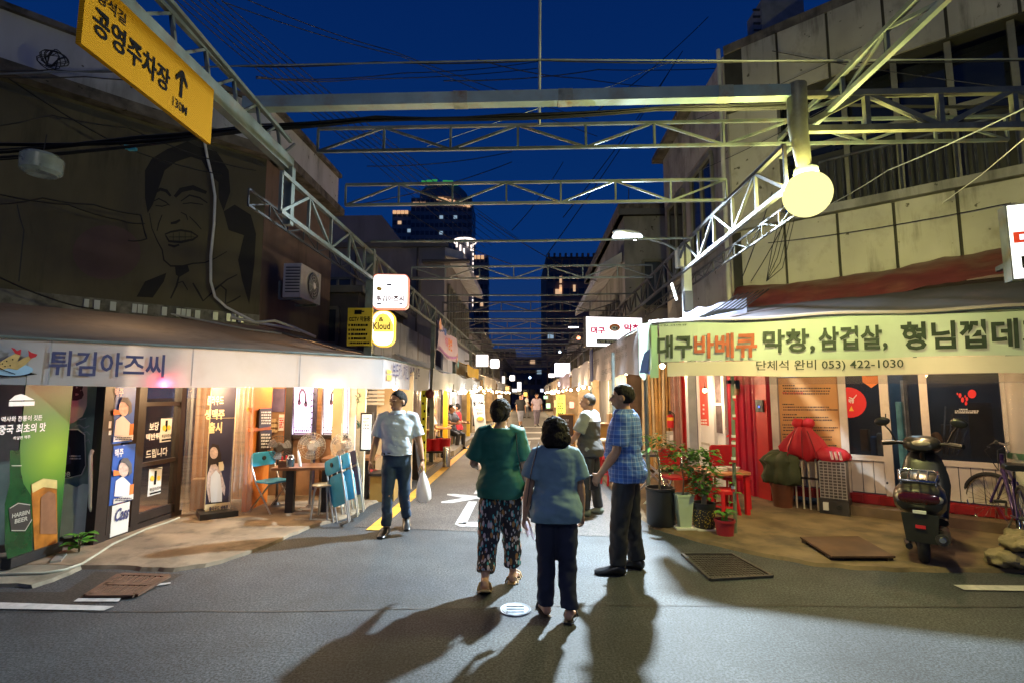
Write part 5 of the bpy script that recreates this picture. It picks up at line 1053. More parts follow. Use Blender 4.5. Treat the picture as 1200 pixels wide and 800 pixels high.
# white conduit hanging over the mural, wires, clear plastic jar
wall_pt = lambda x, y, n=.08: onp(x, y, LA+LN*n, LB+LN*n)
m = MB(); m.tube([wall_pt(x, y) for x, y in ((234, 128), (238, 155), (243, 185), (248, 205), (252, 230), (251, 262), (247, 300), (247, 330), (252, 348), (265, 360))]+[at(x, y, 8.0) for x, y in ((280, 368), (300, 378), (330, 383), (352, 388))], .02, 8); solo('conduit', m, white_p, 'pale bent conduit hanging down across the painted face', 'pipe', wall_pt(247, 260), sm=60)
for k, (pts, lab) in enumerate((([(270, 372), (300, 378), (322, 376), (345, 384), (370, 395)], 'loose pale pipe lying along the top of the left awning'), ([(200, 368), (240, 376), (290, 386), (330, 391)], 'thin grey pipe lying below the pale one on the awning'))):
    m = MB(); m.tube([at(x, y, 7.5+i*.15) for i, (x, y) in enumerate(pts)], .022-.008*k, 8); solo('loose_pipe', m, M('grey_pipe', 0), lab, 'pipe', at(*pts[2], 7.8), sm=60)
p = at(49, 193, 4.7); t = thing('plastic_jar', 'cloudy plastic tub hanging from the cables before the painted wall', 'tub', p)
m = MB(); m.lathe([(.001, -.09), (.12, -.1), (.16, -.07), (.165, .06), (.14, .09), (.001, .09)], p, 18); part('tub', m, M('cloudy_plastic', (.35, .42, .4), .25, 0, .3, 8, .3, alpha=.55), t, 40)
m = MB(); m.tube([p+V((0, 0, .09)), p+V((.02, 0, .3))], .006, 4); part('hanger', m, cable_m, t)
p = at(152, 173, 4.9); t = thing('wire_clip', 'small turquoise clip on the cable over the painted wall', 'clip', p); m = MB(); m.box(p, (.09, .03, .035), .2); m.box(p+V((.03, 0, -.02)), (.08, .03, .025), -.1); part('clip', m, M('turquoise_plastic', (.08, .5, .55), .4), t)
# ------------------------------------------------------------------ RIGHT CORNER: barbecue place
W0, W1 = V((1.67, 6.2, 0)), V((5.75, 4.83, 0)); RF = FP(W0, W1-W0); WL = (W1-W0).length
S9 = al(1.45, 12.6); RS = FP(S9, W0-S9); SL = (W0-S9).length
ban_g = cloth('green_banner_cloth', (.43, .54, .46), .3, stain=(.3, .37, .3), samt=.6, bump=.6, bscale=4); ban_y = cloth('cream_banner_cloth', (.54, .53, .45), .35); ban_s = cloth('grey_banner_cloth', (.25, .24, .265), .25, stain=(.25, .25, .29), samt=.5); ban_b = cloth('blue_cloth', (.06, .09, .3), .25)
t = thing('awning', 'pale green barbecue banner awning with black and brick red brush letters', 'awning', V((3.4, 5.6, 0)))
def rv(z0, z1, n0=0, s0=0, s1=WL, bulge=.012):
    def f(u, v):
        s = s0+(s1-s0)*u; z = z0+(z1-z0)*v
        dg = .005*math.sin((s*3.1-z*2.4))+.005*noise.noise(V((s*1.6, z*3, 2))); zz = z+(.012*math.sin(s*2.6) if v == 0 else 0)
        return RF.p(s, zz, n0+dg-.014)
    return f
m = MB(); m.sheet(rv(1.985, 2.47, 0, .12), 90, 10); part('banner', m, ban_g, t, 60)
m = MB(); m.sheet(rv(1.81, 1.985, 0, .2), 90, 4); part('banner_hem', m, ban_y, t, 60)
m = MB(); m.sheet(rv(1.8, 2.43, .012, .0, .1), 6, 6); part('banner_end', m, M('green_end', (.32, .5, .36), .6, 0, .1, 3, .2), t, 60)
def hemroll(u, v):
    s = u*WL; return RF.p(s, 2.46+.04*math.sin(v*3.1)+.012*math.sin(s*4), .02-.1*v)
m = MB(); m.sheet(hemroll, 60, 4); part('top_roll', m, cloth('pinkish_roll', (.36, .3, .32), .3), t, 60)
m = MB(); m.tube([RF.p(0, 2.44, -.03), RF.p(WL, 2.44, -.03)], .018, 8); m.tube([RF.p(0, 2.44, -.03), S9+V((.03, 0, 2.54))], .018, 8); part('frame', m, steel, t, 40)
RF.l = .008
def tA(m, s, x0, x1, z0, z1, bold=.03, n=1): a0 = RF.ab(x0, 410)[0]; a1 = RF.ab(x1, 410)[0]; RF.text(m, s, a0, z0, a1-a0, z1-z0, bold, n, .03)
m = MB(); tA(m, '대구', 770, 811, 2.03, 2.31, .03); tA(m, '막창,', 894, 955, 2.05, 2.33, .03); tA(m, '삼겹살,', 959, 1040, 2.06, 2.34, .03); tA(m, '형님껍데기', 1056, 1232, 2.06, 2.36, .03); part('lettering', m, M('brush_ink_green', (.03, .045, .03), .7, 0, .3, 12, 0), t)
m = MB(); tA(m, '바베큐', 813, 887, 2.02, 2.31, .03); part('lettering', m, M('brush_ink_red', (.36, .08, .04), .7, 0, .3, 12, 0), t)
m = MB(); tA(m, '단체석 완비 053) 422-1030', 885, 1057, 1.855, 1.985, .008); part('small_lettering', m, M('brush_ink_green', 0), t)
m = MB(); tA(m, '막창 바베큐', 772, 806, 2.415, 2.435, .0); tA(m, '대구 바베큐 막창', 858, 900, 2.44, 2.46, .0); part('fine_print', m, ink, t)
# loose corner where banner and side cloth meet
def drape(u, v):
    a = W0+V((-.1, .1, 0)); b = RF.p(.03, 0, .01); p = a.lerp(V((b.x, b.y, 0)), u); z = 2.46-(.62+.06*math.sin(u*5))*v
    return V((p.x, p.y, z))+RF.N*(.05*math.sin(u*7+v*2)*v+.03)
m = MB(); m.sheet(drape, 16, 14); part('corner_drape', m, cloth('drape_green', (.36, .45, .36), .3, stain=(.3, .22, .1), sscale=6, samt=.8), t, 70)
m = MB(); m.quad(*[RF.p(*q) for q in ((-.12, 1.86, .05), (.0, 1.85, .05), (.01, 2.15, .055), (-.06, 2.1, .05), (-.1, 1.95, .05))]); part('blue_flap', m, ban_b, t)
def rside(u, v):
    p = S9.lerp(W0, u); z0, z1 = 1.87+.03*math.sin(u*11)+.04*(1-u), 2.56-.09*u+.02*math.sin(u*9); z = z0+(z1-z0)*v
    return zed(p, z)-AU*(.02*math.sin(u*30)*(1-v)+.02*noise.noise(V((u*9, v*2, 4))))
m = MB(); m.sheet(rside, 60, 8); part('side_banner', m, ban_s, t, 60)
RS.l = .06
m = MB()
a0 = RS.ab(712, 430)[0]; a1 = RS.ab(741, 420)[0]
for k in range(9):
    aa = a0+(a1-a0)*k/9
    for j, s in enumerate(('막창', '갈비', '국수')): RS.text(m, s, aa, 2.37-.12*j, (a1-a0)/12, .085, .01, 1)
RS.text(m, '대구 막창', RS.ab(697, 430)[0], 2.2, 1.2, .14, .01, 1); RS.text(m, '053-422-1030', a0-.4, 1.98, 1.3, .09, .005, 1); part('lettering', m, M('grey_ink', (.05, .05, .07), .7), t)
m = MB(); m.prism([RS.p(.75, 1.9, .05), RS.p(1.2, 1.9, .05), RS.p(1.2, 2.6, .05), RS.p(.75, 2.6, .05)], RS.N*.02); part('blue_strip', m, ban_b, t)
def roofR(u, v):
    a = W0.lerp(W1, u); b = rw(.05+u*(RL-.9), 0, .5); p = a.lerp(V((b.x, b.y, 0)), v); z = 2.47+.42*v-.05*math.sin(v*3.14)+.03*noise.noise(V((p.x*2, p.y*2, 0)))*math.sin(v*3.14)
    return V((p.x, p.y, z))
grey_tarp = cloth('violet_grey_tarp', (.045, .042, .055), .1, stain=(.13, .08, .1), sscale=1.5, samt=.6)
m = MB(); m.sheet(roofR, 50, 14); part('roof_sheet', m, grey_tarp, t, 60)
def roofR2(u, v):
    a = S9.lerp(W0, u); b = al(3.25, 12.6).lerp(R0, u); p = a.lerp(b, v); z = 2.55-.08*u+.5*v+.04*noise.noise(V((p.x*2, p.y*2, 0)))*math.sin(v*3.14); return V((p.x, p.y, z))
m = MB(); m.sheet(roofR2, 40, 12); part('side_roof_sheet', m, grey_tarp, t, 60)
# slim posts
p = gp(862, 627); t = thing('awning_post', 'slim post with red and white marker strips holding up the green banner', 'post', p)
m = MB(); m.tube([p, at(858, 440, p.y)], .022, 8); part('shaft', m, M('olive_pole', (.22, .24, .16), .5, .2, .3, 9, .1), t, 40)
for (y, h_) in ((466, 6), (488, 7), (512, 6), (520, 4), (538, 5), (572, 5)):
    c = at(859.5, y, p.y); m = MB(); m.cyl(c+V((0, 0, -.03)), c+V((0, 0, 0)), .026, None, 8); part('red_band', m, ink_r, t, 40); m = MB(); m.cyl(c+V((0, 0, 0)), c+V((0, 0, .03)), .026, None, 8); part('white_band', m, ink_w, t, 40)
m = MB(); c = at(852, 447, p.y); m.bar(c, c+V((.1, .02, 0)), .04); m.box(c+V((.11, 0, -.03)), (.05, .05, .1)); part('bracket', m, black, t)
for k in range(5):
    y = (566, 578, 589, 555, 543)[k]; c = at(861, y, p.y-.03); m = MB(); plant_leaf(m, c, ((1, -.6, .1) if k % 2 else (-1, -.5, .1)), .085, .035); part('leaf', m, leaf_m, t)
for lab, x, Y in (('thin steel pole behind the head of the man in the plaid shirt', 758, 7.2), ('thin steel pole between the two men on the right', 720, 8.6)):
    p = at(x, 500, Y); p.z = 0; m = MB(); m.tube([p, p+V((0, 0, 2.3))], .03, 8); solo('awning_post', m, steel, lab, 'post', p, sm=40)
# shop front under the panels
wf = M('white_door_frame', (.62, .56, .5), .45, 0, .12, 4, .06, stain=(.4, .3, .22), sscale=2.5, samt=.5)
SF = FP(zed(rw(0, 0, .06), 0), RX); sxx = lambda x, y=500: SF.ab(x, y)[0]
t = thing('shop_facade', 'white framed glass shop front with a red skirting and a brown step', 'shop front', SF.p(2, 0))
def band(nm, x0, x1, z0, z1, t0, t1, mt): m = MB(); a = sxx(x0); SF.slab(m, a, z0, sxx(x1)-a, z1-z0, t0, t1); return part(nm, m, mt, t)
for x0, x1 in ((905, 913.5), (985, 994), (1033.5, 1044), (1080.5, 1090), (1176, 1186)): band('frame_post', x0, x1, .28, 2.3, -.04, .03, wf)
for x0, x1 in ((913.5, 985), (994, 1033.5), (1090, 1176)): band('rail', x0, x1, .72, .79, -.035, .025, wf)
for x0, x1 in ((913.5, 985), (994, 1033.5), (1044, 1080.5), (1090, 1176)): band('head_rail', x0, x1, 1.86, 2.3, -.035, .02, wf)
for x0, x1 in ((913.5, 985), (994, 1033.5), (1090, 1176)):
    n = max(2, round((x1-x0)/14))
    for i in range(n): band('panel', x0+(x1-x0)*(i+.04)/n, x0+(x1-x0)*(i+.96)/n, .3, .715, -.03, .004, wf)
for x0, x1 in ((994, 1033.5), (1090, 1176)): band('pane', x0, x1, .79, 1.86, -.012, -.006, M('shop_pane', (.02, .022, .028), .04, 0, .1, 2, 0, spec=.7, alpha=.45))
band('pane', 1062, 1080.5, .3, 1.86, -.05, -.044, M('shop_pane', 0))
n = 18; a0, a1 = sxx(905), sxx(1300)
m = MB(); SF.slab(m, a0, .15, a1-a0, .13, -.06, .02); o = part('skirting', m, M('red_skirting', (.3, .012, .015), .45, 0, .2, 5, .08, stain=(.15, .02, .015), sscale=4), t)
for i in range(n):
    m = MB(); a = a0+(a1-a0)*(i+.15)/n; SF.slab(m, a, .165, (a1-a0)/n*.65, .1, .02, .045); part('skirting_block', m, M('red_skirting', 0), o)
m = MB(); SF.slab(m, sxx(985), .0, a1-sxx(985), .15, -.06, .3); part('step', m, M('brown_step', (.14, .09, .055), .7, 0, .3, 4, .2, stain=(.07, .05, .035), sscale=3), t)
m = MB(); SF.slab(m, a0, .02, a1-a0, 2.6, -1.8, -1.75); SF.slab(m, a0, .05, a1-a0, .04, -1.75, -.07); SF.slab(m, a0, 2.6, a1-a0, .04, -1.75, -.07); part('inside_wall', m, M('inside_dark', (.08, .085, .095), .7, 0, .4, 3, .1, stain=(.03, .03, .035), sscale=3), t)
for (x0, x1, z0, z1, cl) in ((1046, 1056, .3, 1.5, (.1, .3, .38)), (1054, 1062, .9, 1.8, (.5, .5, .5)), (1000, 1010, .8, 1.1, (.35, .2, .08)), (1012, 1018, .75, 1.0, (.06, .16, .4)), (1020, 1028, .75, 1.05, (.5, .5, .5)), (1064, 1072, .35, .9, (.05, .2, .45)), (1100, 1125, .8, 1.2, (.1, .08, .07)), (1135, 1165, .8, 1.5, (.06, .055, .05))):
    m = MB(); a = sxx(x0, 480); SF.slab(m, a, z0, sxx(x1, 480)-a, z1-z0, -.75, -.5); part('stacked_goods', m, M('goods_%d' % x0, cl, .5, 0, .4, 6, .1), t)
lamp('shop_light', 'POINT', SF.p(sxx(1056), 2.2, -.9), 22, (.5, .8, 1), size=.1)
for k in range(4): m = MB(); m.bar(SF.p(sxx(1103+k*5), .85, -.15), SF.p(sxx(1110+k*8), 1.45-.1*k, -.3), .02); part('leaning_bar', m, chrome, t)
m = MB(); m.sph(SF.p(sxx(1096), 1.0, -.12), (.07, .07, .13), 12, 8); part('vase', m, M('amber_vase', (.4, .2, .06), .2), t, 60)
# printed things on it
SF.l = .01
def plate(nm, x0, x1, z0, z1, mt, n0=.0, n1=.008): m = MB(); a = sxx(x0); SF.slab(m, a, z0, sxx(x1)-a, z1-z0, n0, n1); return part(nm, m, mt, t)
o = plate('menu_poster', 914.5, 984.5, .86, 1.85, M('tan_poster', (.55, .28, .1), .55, 0, .08, 4, .02), -.02, .004)
SF.l = .008; m = MB(); r_ = random.Random(5)
for blk, y in enumerate((450, 472, 484, 496, 507, 517)):
    for row in range(4 if blk == 0 else 3):
        yy = y+row*3.2; fake_lines(SF, m, 918 if row else 917, yy, (983 if row else 940)-r_.uniform(0, 12), yy+2.6, 1, 1, blk*7+row)
part('fine_print', m, M('poster_ink', (.08, .05, .04), .6), o)
m = MB(); SF.pt(m, '막창 맛있게 먹는법', 917, 458.5, 941, 461.5, .02, 1); part('heading', m, ink_r, o)
RFc = lambda x, y: SF.ab(x, y)
m = MB(); c = RFc(994, 471); SF.poly(m, [(max(sxx(994.2), c[0]+.21*math.cos(i*.2618)), c[1]+.21*math.sin(i*.2618)) for i in range(24)], .6); o = part('round_sign', m, E('red_round', (.9, .02, .02), .25), t)
m = MB(); SF.pt(m, '막창', 994.6, 467, 1001, 472, .04, 1.5); SF.pline(m, [(995, 465), (1000, 467), (1004, 462)], 1.0, 1.5); part('lettering', m, ink_w, o)
m = MB(); SF.pp(m, [(995, 481), (998, 475), (999, 478), (1001, 481)], 1.5); part('flame_print', m, ink_y, o)
m = MB(); SF.pp(m, [(1010, 440), (1031, 440), (1030, 448), (1021, 454), (1011, 447)], 1.2); part('orange_pennant', m, M('orange_print', 0), t)
m = MB(); SF.pd(m, 1139, 461, 5, 5, 1); part('print_dot', m, E('red_round', 0), t)
m = MB()
for (x, y, r) in ((1125, 463, 3), (1128, 468, 3.2), (1133, 467, 2.6), (1132, 472, 2.6), (1122, 461, 1.6), (1131, 464, 1.6)): SF.pd(m, x, y, r*.62, r, 1, 7)
part('blossom_print', m, E('red_round', 0), t)
m = MB(); fake_lines(SF, m, 1119, 480, 1147, 484, 2, 1, 12); fake_lines(SF, m, 1124, 478, 1134, 480, 1, 1, 13); part('fine_print', m, ink_w, t)
m = MB(); SF.pd(m, 1040, 565, 1.4, 1.6, 4); part('lock', m, chrome, t)
m = MB(); SF.pline(m, [(1038, 484), (1038.5, 498)], 1.5, 5); part('handle', m, black, t)
# roll of clear sheet under the banner
VR = FP(RF.p(.8, 0, -.35), RX*1.0); 
curtain('rolled clear plastic sheet hanging just below the green banner', RF.p(RF.ab(866, 430)[0], 0, -.25), RF.p(WL-.3, 0, -.25), 1.72, 2.0, .012, 9, 2, name='clear_sheet', mt=vinyl('pinkish_vinyl', (.85, .65, .5), .3))
# red corrugated container corner with a bell
C0, C1, C2 = gp(856, 577), gp(892, 584.5), gp(906, 588.5); CF1 = FP(C0, C1-C0); CF2 = FP(C1, C2-C1)
t = thing('red_cabin', 'shiny red corrugated cabin corner with a black door bell', 'cabin', C1)
rc = M('crimson_gloss', (.42, .008, .035), .28, 0, .12, 3, .05, coat=.3)
def corr(u, v): s = u*(C1-C0).length; ph = (s/.125) % 1; k = 0 if ph < .35 else (.035 if .5 < ph < .85 else (.035*(ph-.35)/.15 if ph <= .5 else .035*(1-(ph-.85)/.15))); return CF1.p(s, .02+2.2*v, k)
m = MB(); m.sheet(corr, 60, 1); part('corrugated_side', m, rc, t, 35)
m = MB(); CF2.slab(m, 0, .02, (C2-C1).length, 2.2, -.05, .03); part('flat_side', m, M('red_flat', (.42, .012, .015), .35, 0, .15, 3, .04), t)
m = MB(); CF2.l = .03; a, b, w_, h_ = CF2.box(889, 468, 897.5, 482); CF2.slab(m, a, b, w_, h_, .03, .06); o = part('door_bell', m, black, t); m = MB(); q = CF2.ab(893.5, 476); m.sph(CF2.p(q[0], q[1], .06), .016, 10, 6); part('button', m, E('bell_blue', (.1, .2, 1), 2.5), o)
m = MB(); CF1.ps(m, 864, 446, 868, 462, .04, .1); part('cap_box', m, M('brown_wood', 0), t)
# alley face: white doors with a red poster, navy gap, red pillar
H0, H1 = V((3.44, 10.6, 0)), C0+V((-.02, .02, 0)); HF = FP(H0, H1-H0); HL = (H1-H0).length
t = thing('white_doors', 'bright white doors with a tall red poster, past the red cabin', 'door', H0)
wd = M('white_gloss_door', (.68, .7, .74), .35, 0, .05, 4, .02)
m = MB(); HF.slab(m, 0, 0, HL, 2.3, -.08, -.03); part('wall', m, wd, t)
def hb(nm, x0, x1, z0, z1, t0, t1, mt, par=None): m = MB(); a = HF.ab(x0, 480)[0]; HF.slab(m, a, z0, HF.ab(x1, 480)[0]-a, z1-z0, t0, t1); return part(nm, m, mt, par or t)
hb('pillar', 800.5, 812, 0, 2.3, -.03, .05, red_p); hb('gap', 813, 819, 0, 2.3, -.03, .0, navyp)
for x0, x1 in ((819, 821.5), (832, 838), (848, 851)): hb('frame_post', x0, x1, 0, 2.3, -.03, .03, wd)
o = hb('door', 821.5, 832, .1, 2.2, -.03, .01, wd); q_ = hb('poster', 821.8, 831.8, 1.05, 2.1, .012, .018, M('scarlet_poster', (.6, .05, .03), .4, 0, .08, 3, 0), o)
hb('pane', 839, 847, .95, 2.1, -.03, .005, M('door_pane', (.12, .1, .12), .08, 0, .5, 6, 0)); hb('transom', 839, 847, 1.42, 1.46, .0, .03, wd)
m = MB(); HF.l = .02
for k in range(3): HF.pr(m, 825, 473+k*5, 827, 475+k*5, 1.2)
fake_lines(HF, m, 823, 490, 831, 500, 3, 1.2, 3); part('fine_print', m, ink_w, q_)
for x0, x1 in ((821.5, 832), (838, 848), (851, 857)): hb('kick_rail', x0, x1, .7, .74, .0, .02, M('grey_pipe', 0))
m = MB(); HF.pd(m, 852, 502, 1, 1.2, 1.2); HF.pp(m, [(853, 510), (856, 508), (856, 511), (853, 512)], 1.2); part('sticker', m, ink_r, t)
# bamboo backing of the stall and its pinkish curtain
p0 = at(755, 530, 10.6); p1 = at(787, 530, 10.6)
t = thing('bamboo_screen', 'row of golden bamboo poles against the back of the stall', 'screen', zed(p0, 0))
for i in range(9):
    x = p0.x+(p1.x-p0.x)*i/8; r = .03+.012*rnd.random(); m = MB(); m.tube([(x+.01*math.sin(i), 10.6+.02*(i % 2), .1), (x, 10.6, 1.1), (x+.015*math.cos(i), 10.6, 2.2)], [r, r*.9, r*.8], 8)
    part('bamboo_pole', m, M('bamboo_gold', (.55, .33, .1), .45, 0, .35, 4, .1, stain=(.25, .13, .05), sscale=5) if i % 3 else M('bamboo_pale', (.68, .56, .36), .45, 0, .2, 4, .1), t, 50)
m = MB(); m.box((p0.x+.4, 10.75, 1.1), (1.4, .04, 2.2)); part('backing', m, M('dark_backing', (.09, .06, .04), .8), t)
curtain('pinkish plastic curtain tied back beside the bamboo poles', at(787, 500, 10.3), at(800, 500, 10.2), .3, 2.1, .05, 2, 3, mt=vinyl('pink_vinyl', (.75, .5, .45), .6))
p = at(785.5, 492, 10.2); t = thing('fire_extinguisher', 'small red fire extinguisher hanging beside the bamboo poles', 'fire extinguisher', p)
m = MB(); m.lathe([(.001, -.14), (.065, -.14), (.065, .08), (.03, .12), (.001, .12)], p, 12); part('bottle', m, red_p, t, 40); m = MB(); m.cyl(p+V((0, 0, .12)), p+V((0, 0, .19)), .025, .02, 8); m.tube([p+V((.02, 0, .17)), p+V((.08, 0, .12)), p+V((.07, 0, -.05))], .012, 6); part('valve', m, black, t, 40); m = MB(); m.lathe([(.067, .0), (.067, .06)], p, 12, False); part('label_band', m, ink_y, t, 40)
p = at(785, 512, 10.2); t = thing('wall_box', 'grey box with pale front under the fire extinguisher', 'box', p); m = MB(); m.box(p, (.11, .1, .24)); part('case', m, M('grey_pipe', 0), t); m = MB(); m.box(p+V((.01, -.055, 0)), (.06, .02, .1)); part('front', m, ink_w, t)
# tables and stools of that stall
p = gp(776, 570); p = at(772, 540, 7.9); p.z = 0
t = thing('table', 'dark topped folding table with pale crossed legs behind the plants', 'table', p, .1, local=True)
m = MB(); m.prism([(x, y, .7) for x, y in rrect(.95, .6, .04)], (0, 0, .03)); part('table_top', m, M('dark_table', (.1, .09, .1), .3, 0, .2, 5, .03), t)
for s in (-1, 1):
    m = MB(); m.tube([(-.35, .25*s, .01), (.35, .25*s, .69)], .016, 8); m.tube([(.35, .25*s, .01), (-.35, .25*s, .69)], .016, 8); part('legs', m, white_p, t, 60)
q = at(770, 538, 7.85)
for k in range(5): m = MB(); c = V((p.x-.35+k*.17, p.y+.05*(-1)**k, .73)); m.lathe([(.001, 0), (.05+.02*(k % 2), 0), (.06+.02*(k % 2), .04), (.001, .042)], c, 14); solo('dish', m, (white_p, M('grey_pipe', 0), chrome)[k % 3], ('white bowl at the left end of the dark table', 'grey bowl on the dark table', 'steel bowl in the middle of the dark table', 'white bowl on the right half of the dark table', 'grey bowl at the right end of the dark table')[k], 'dish', c, 'dishes on the dark table', 40)
p = gp(805, 583)+V((0, .1, 0)); t = thing('red_chair', 'red folding chair seen from behind the dark table', 'chair', at(793, 545, 7.4)*1+V((0, 0, -at(793, 545, 7.4).z)), .2, local=True)
for s in (-1, 1): m = MB(); m.tube([(.18*s, -.22, .01), (.18*s, .12, .44), (.17*s, .22, .8)], .012, 8); m.tube([(.16*s, .24, .01), (.16*s, -.15, .43)], .012, 8); part('frame', m, chrome, t, 60)
m = MB(); m.prism([(x, y, .43) for x, y in rrect(.36, .36, .06)], (0, 0, .03)); part('seat', m, red_p, t); m = panel_xz(.36, .24, .05, .02, .18, .7, .02); part('backrest', m, red_p, t)
p = gp(818, 600); t = thing('orange_crate', 'tall orange brown crate standing behind the potted trees', 'crate', p+V((.05, .3, 0)), .1, local=True)
m = MB(); m.box((0, 0, .27), (.42, .34, .54)); part('box', m, M('burnt_orange', (.42, .1, .015), .6, 0, .25, 3, .12, stain=(.25, .05, .01), sscale=3), t); m = MB(); m.box((0, 0, .55), (.46, .38, .03)); part('rim', m, M('burnt_orange', 0), t)
p = at(845, 560, 7.1); p.z = 0; t = thing('table', 'low red table with bowls in front of the red cabin', 'table', p, .1, local=True)
m = MB(); m.prism([(x, y, .55) for x, y in rrect(.62, .5, .06)], (0, 0, .03)); part('table_top', m, M('salmon_top', (.5, .2, .1), .35, 0, .2, 5, .03), t)
for sx_ in (-1, 1):
    for sy_ in (-1, 1): m = MB(); m.box((sx_*.25, sy_*.19, .275), (.05, .05, .55)); part('leg', m, red_p, t)
for k, (dx, nm) in enumerate(((-.05, 'white paper packet lying on the low red table'), (.15, 'pale bowl on the low red table'))):
    c = V((p.x+dx, p.y-.05, .58)); m = MB()
    if k == 0: m.box(c+V((0, 0, .02)), (.2, .12, .04), .4)
    else: m.lathe([(.001, 0), (.06, 0), (.09, .05), (.08, .05), (.001, .015)], c, 14)
    solo('dish' if k else 'packet', m, white_p, nm, 'dish' if k else 'packet', c)
for lab, x, y, Y, h in (('red plastic stool tucked under the low red table', 849, 590, 7.0, .36), ('red plastic stool beside the mustard counter', 707, 540, 11.5, .45), ('dark red plastic stool behind the man in the plaid shirt', 716, 557, 9.4, .5)):
    p = at(x, y, Y); p.z = 0; t = thing('stool', lab, 'stool', p, .3, 'red plastic stools', local=True); red_stool(t, h)
p = at(857, 548, 7.6); p.z = 0; t = thing('red_chair', 'red chair back showing above the low red table', 'chair', V((p.x-.1, 7.6, 0)), .1, local=True)
m = panel_xz(.42, .3, .05, .03, 0, .72, .03); part('backrest', m, red_p, t); m = MB(); m.prism([(x, y-.2, .43) for x, y in rrect(.4, .4, .06)], (0, 0, .04)); part('seat', m, red_p, t)
for sx_ in (-1, 1):
    for y_ in (-.36, -.02): m = MB(); m.tube([(sx_*.17, y_, 0), (sx_*.16, y_, .6 if y_ > -.1 else .44)], .014, 6); part('leg', m, red_p, t)
p = at(722, 525, 12); p.z = 0; t = thing('counter', 'mustard painted counter box in the second right stall', 'counter', p, 0, local=True)
m = MB(); m.box((0, .2, .45), (.95, .5, .9)); part('body', m, M('mustard_box', 0), t); m = MB(); m.box((0, .2, .92), (1.0, .56, .04)); part('top', m, wood, t)
m = MB(); m.box((.1, .15, 1.05), (.5, .3, .22)); part('tray', m, M('cardboard', 0), t)
p = at(716, 526, 10.6); p.z = 0; t = thing('table', 'pale folding table with crossed wooden legs in front of the mustard counter', 'table', p, 0, local=True)
m = MB(); m.box((0, 0, .68), (.62, .5, .035)); part('table_top', m, white_p, t)
for s in (-1, 1): m = MB(); m.bar((-.25, .2*s, 0), (.25, .2*s, .67), .035, .02); m.bar((.25, .2*s, 0), (-.25, .2*s, .67), .035, .02); part('legs', m, M('pale_wood', 0), t)
# boards and signs on the right of the alley
p = at(664, 528, 13.2); p.z = 0; t = thing('menu_stand', 'wooden framed chalk menu stand at the right edge of the alley', 'menu stand', p, -.1, local=True)
ob = M('oak_frame', (.5, .27, .07), .5, 0, .2, 5, .1)
m = MB(); m.box((0, .02, .72), (.36, .02, .74)); o = part('board', m, M('chalk_board', (.05, .03, .025), .6, 0, .3, 4, 0), t)
fb = Face(V((-.17, .008, .4)), (1, 0, 0)); m = MB()
for k in range(5): fb.text(m, ('막창', '국수', '만두', '맥주', '소주')[k], .04, .52-k*.1, .2, .06, .01, 1)
part('lettering', m, M('faint_print', 0), o)
for s in (-1, 1): m = MB(); m.bar((s*.2, 0, 0), (s*.2, .02, 1.1), .045, .04); part('leg', m, ob, t)
for z in (.33, 1.1): m = MB(); m.bar((-.2, .01, z), (.2, .01, z), .045, .03); part('rail', m, ob, t)
F = FP(at(652, 492, 15.5), (1, .0, 0)); a, b, w_, h_ = F.box(652, 462, 662.5, 492); t = thing('lit_signboard', 'tall lit yellow signboard with small Korean lines, right side of the alley', 'sign', F.p(a+w_/2, b-.6))
m = MB(); F.slab(m, a, b, w_, h_, -.1, 0); part('panel', m, E('lemon_glow', (.95, .85, .12), .8), t); m = MB(); F.slab(m, a-.02, b-.75, w_+.04, .75, -.1, 0); part('base', m, dk, t)
m = MB(); F.l = .012; F.pt(m, '국수', 654, 464, 660, 469, .03, 1); fake_lines(F, m, 653.5, 471, 660, 488, 6, 1, 8); part('lettering', m, M('green_ink', (.05, .2, .03), .6), t)
# glowing shop sign, white with red letters
F = FP(at(686.5, 406, 10.5), (1, .16, 0), (0, .0, 1)); a0, b0 = F.ab(686.5, 406); 
t = thing('light_box', 'white light box with red letters and a round food picture behind the awning corner', 'sign', F.p(.6, b0))
wS = F.ab(753, 380)[0]-a0; hS = .63
m = MB(); F.slab(m, a0, b0, wS, hS, -.16, 0); part('case', m, steel_d, t); m = MB(); F.slab(m, a0+.015, b0+.015, wS-.03, hS-.03, 0, .006); part('panel', m, E('sign_white_b', (1, .95, 1), 2.2), t); F.l = .008
m = MB(); F.pt(m, '대구', 692, 383, 709, 391.5, .05, 2); F.pt(m, '막창', 731, 380, 751, 388.5, .05, 2); part('lettering', m, E('magenta_letters', (.75, .01, .12), .5), t)
m = MB(); F.pd(m, 720, 384, 6.5, 4.4, 2); o = part('food_picture', m, M('orange_print', 0), t); m = MB(); F.pd(m, 720, 385, 4.2, 2.8, 3); part('food_centre', m, paper, o); m = MB(); F.pd(m, 719, 384.5, 1.2, 1, 4, 8); F.pd(m, 722, 385, 1.2, 1, 4, 8); part('food_dots', m, navyp, o)
m = MB(); F.pr(m, 699, 397.5, 723, 402.5, 2); o = part('print_band', m, ink, t); m = MB(); F.pt(m, '소막창 돼지막창', 700, 398.5, 722, 401.5, .01, 3); part('lettering', m, ink_w, o)
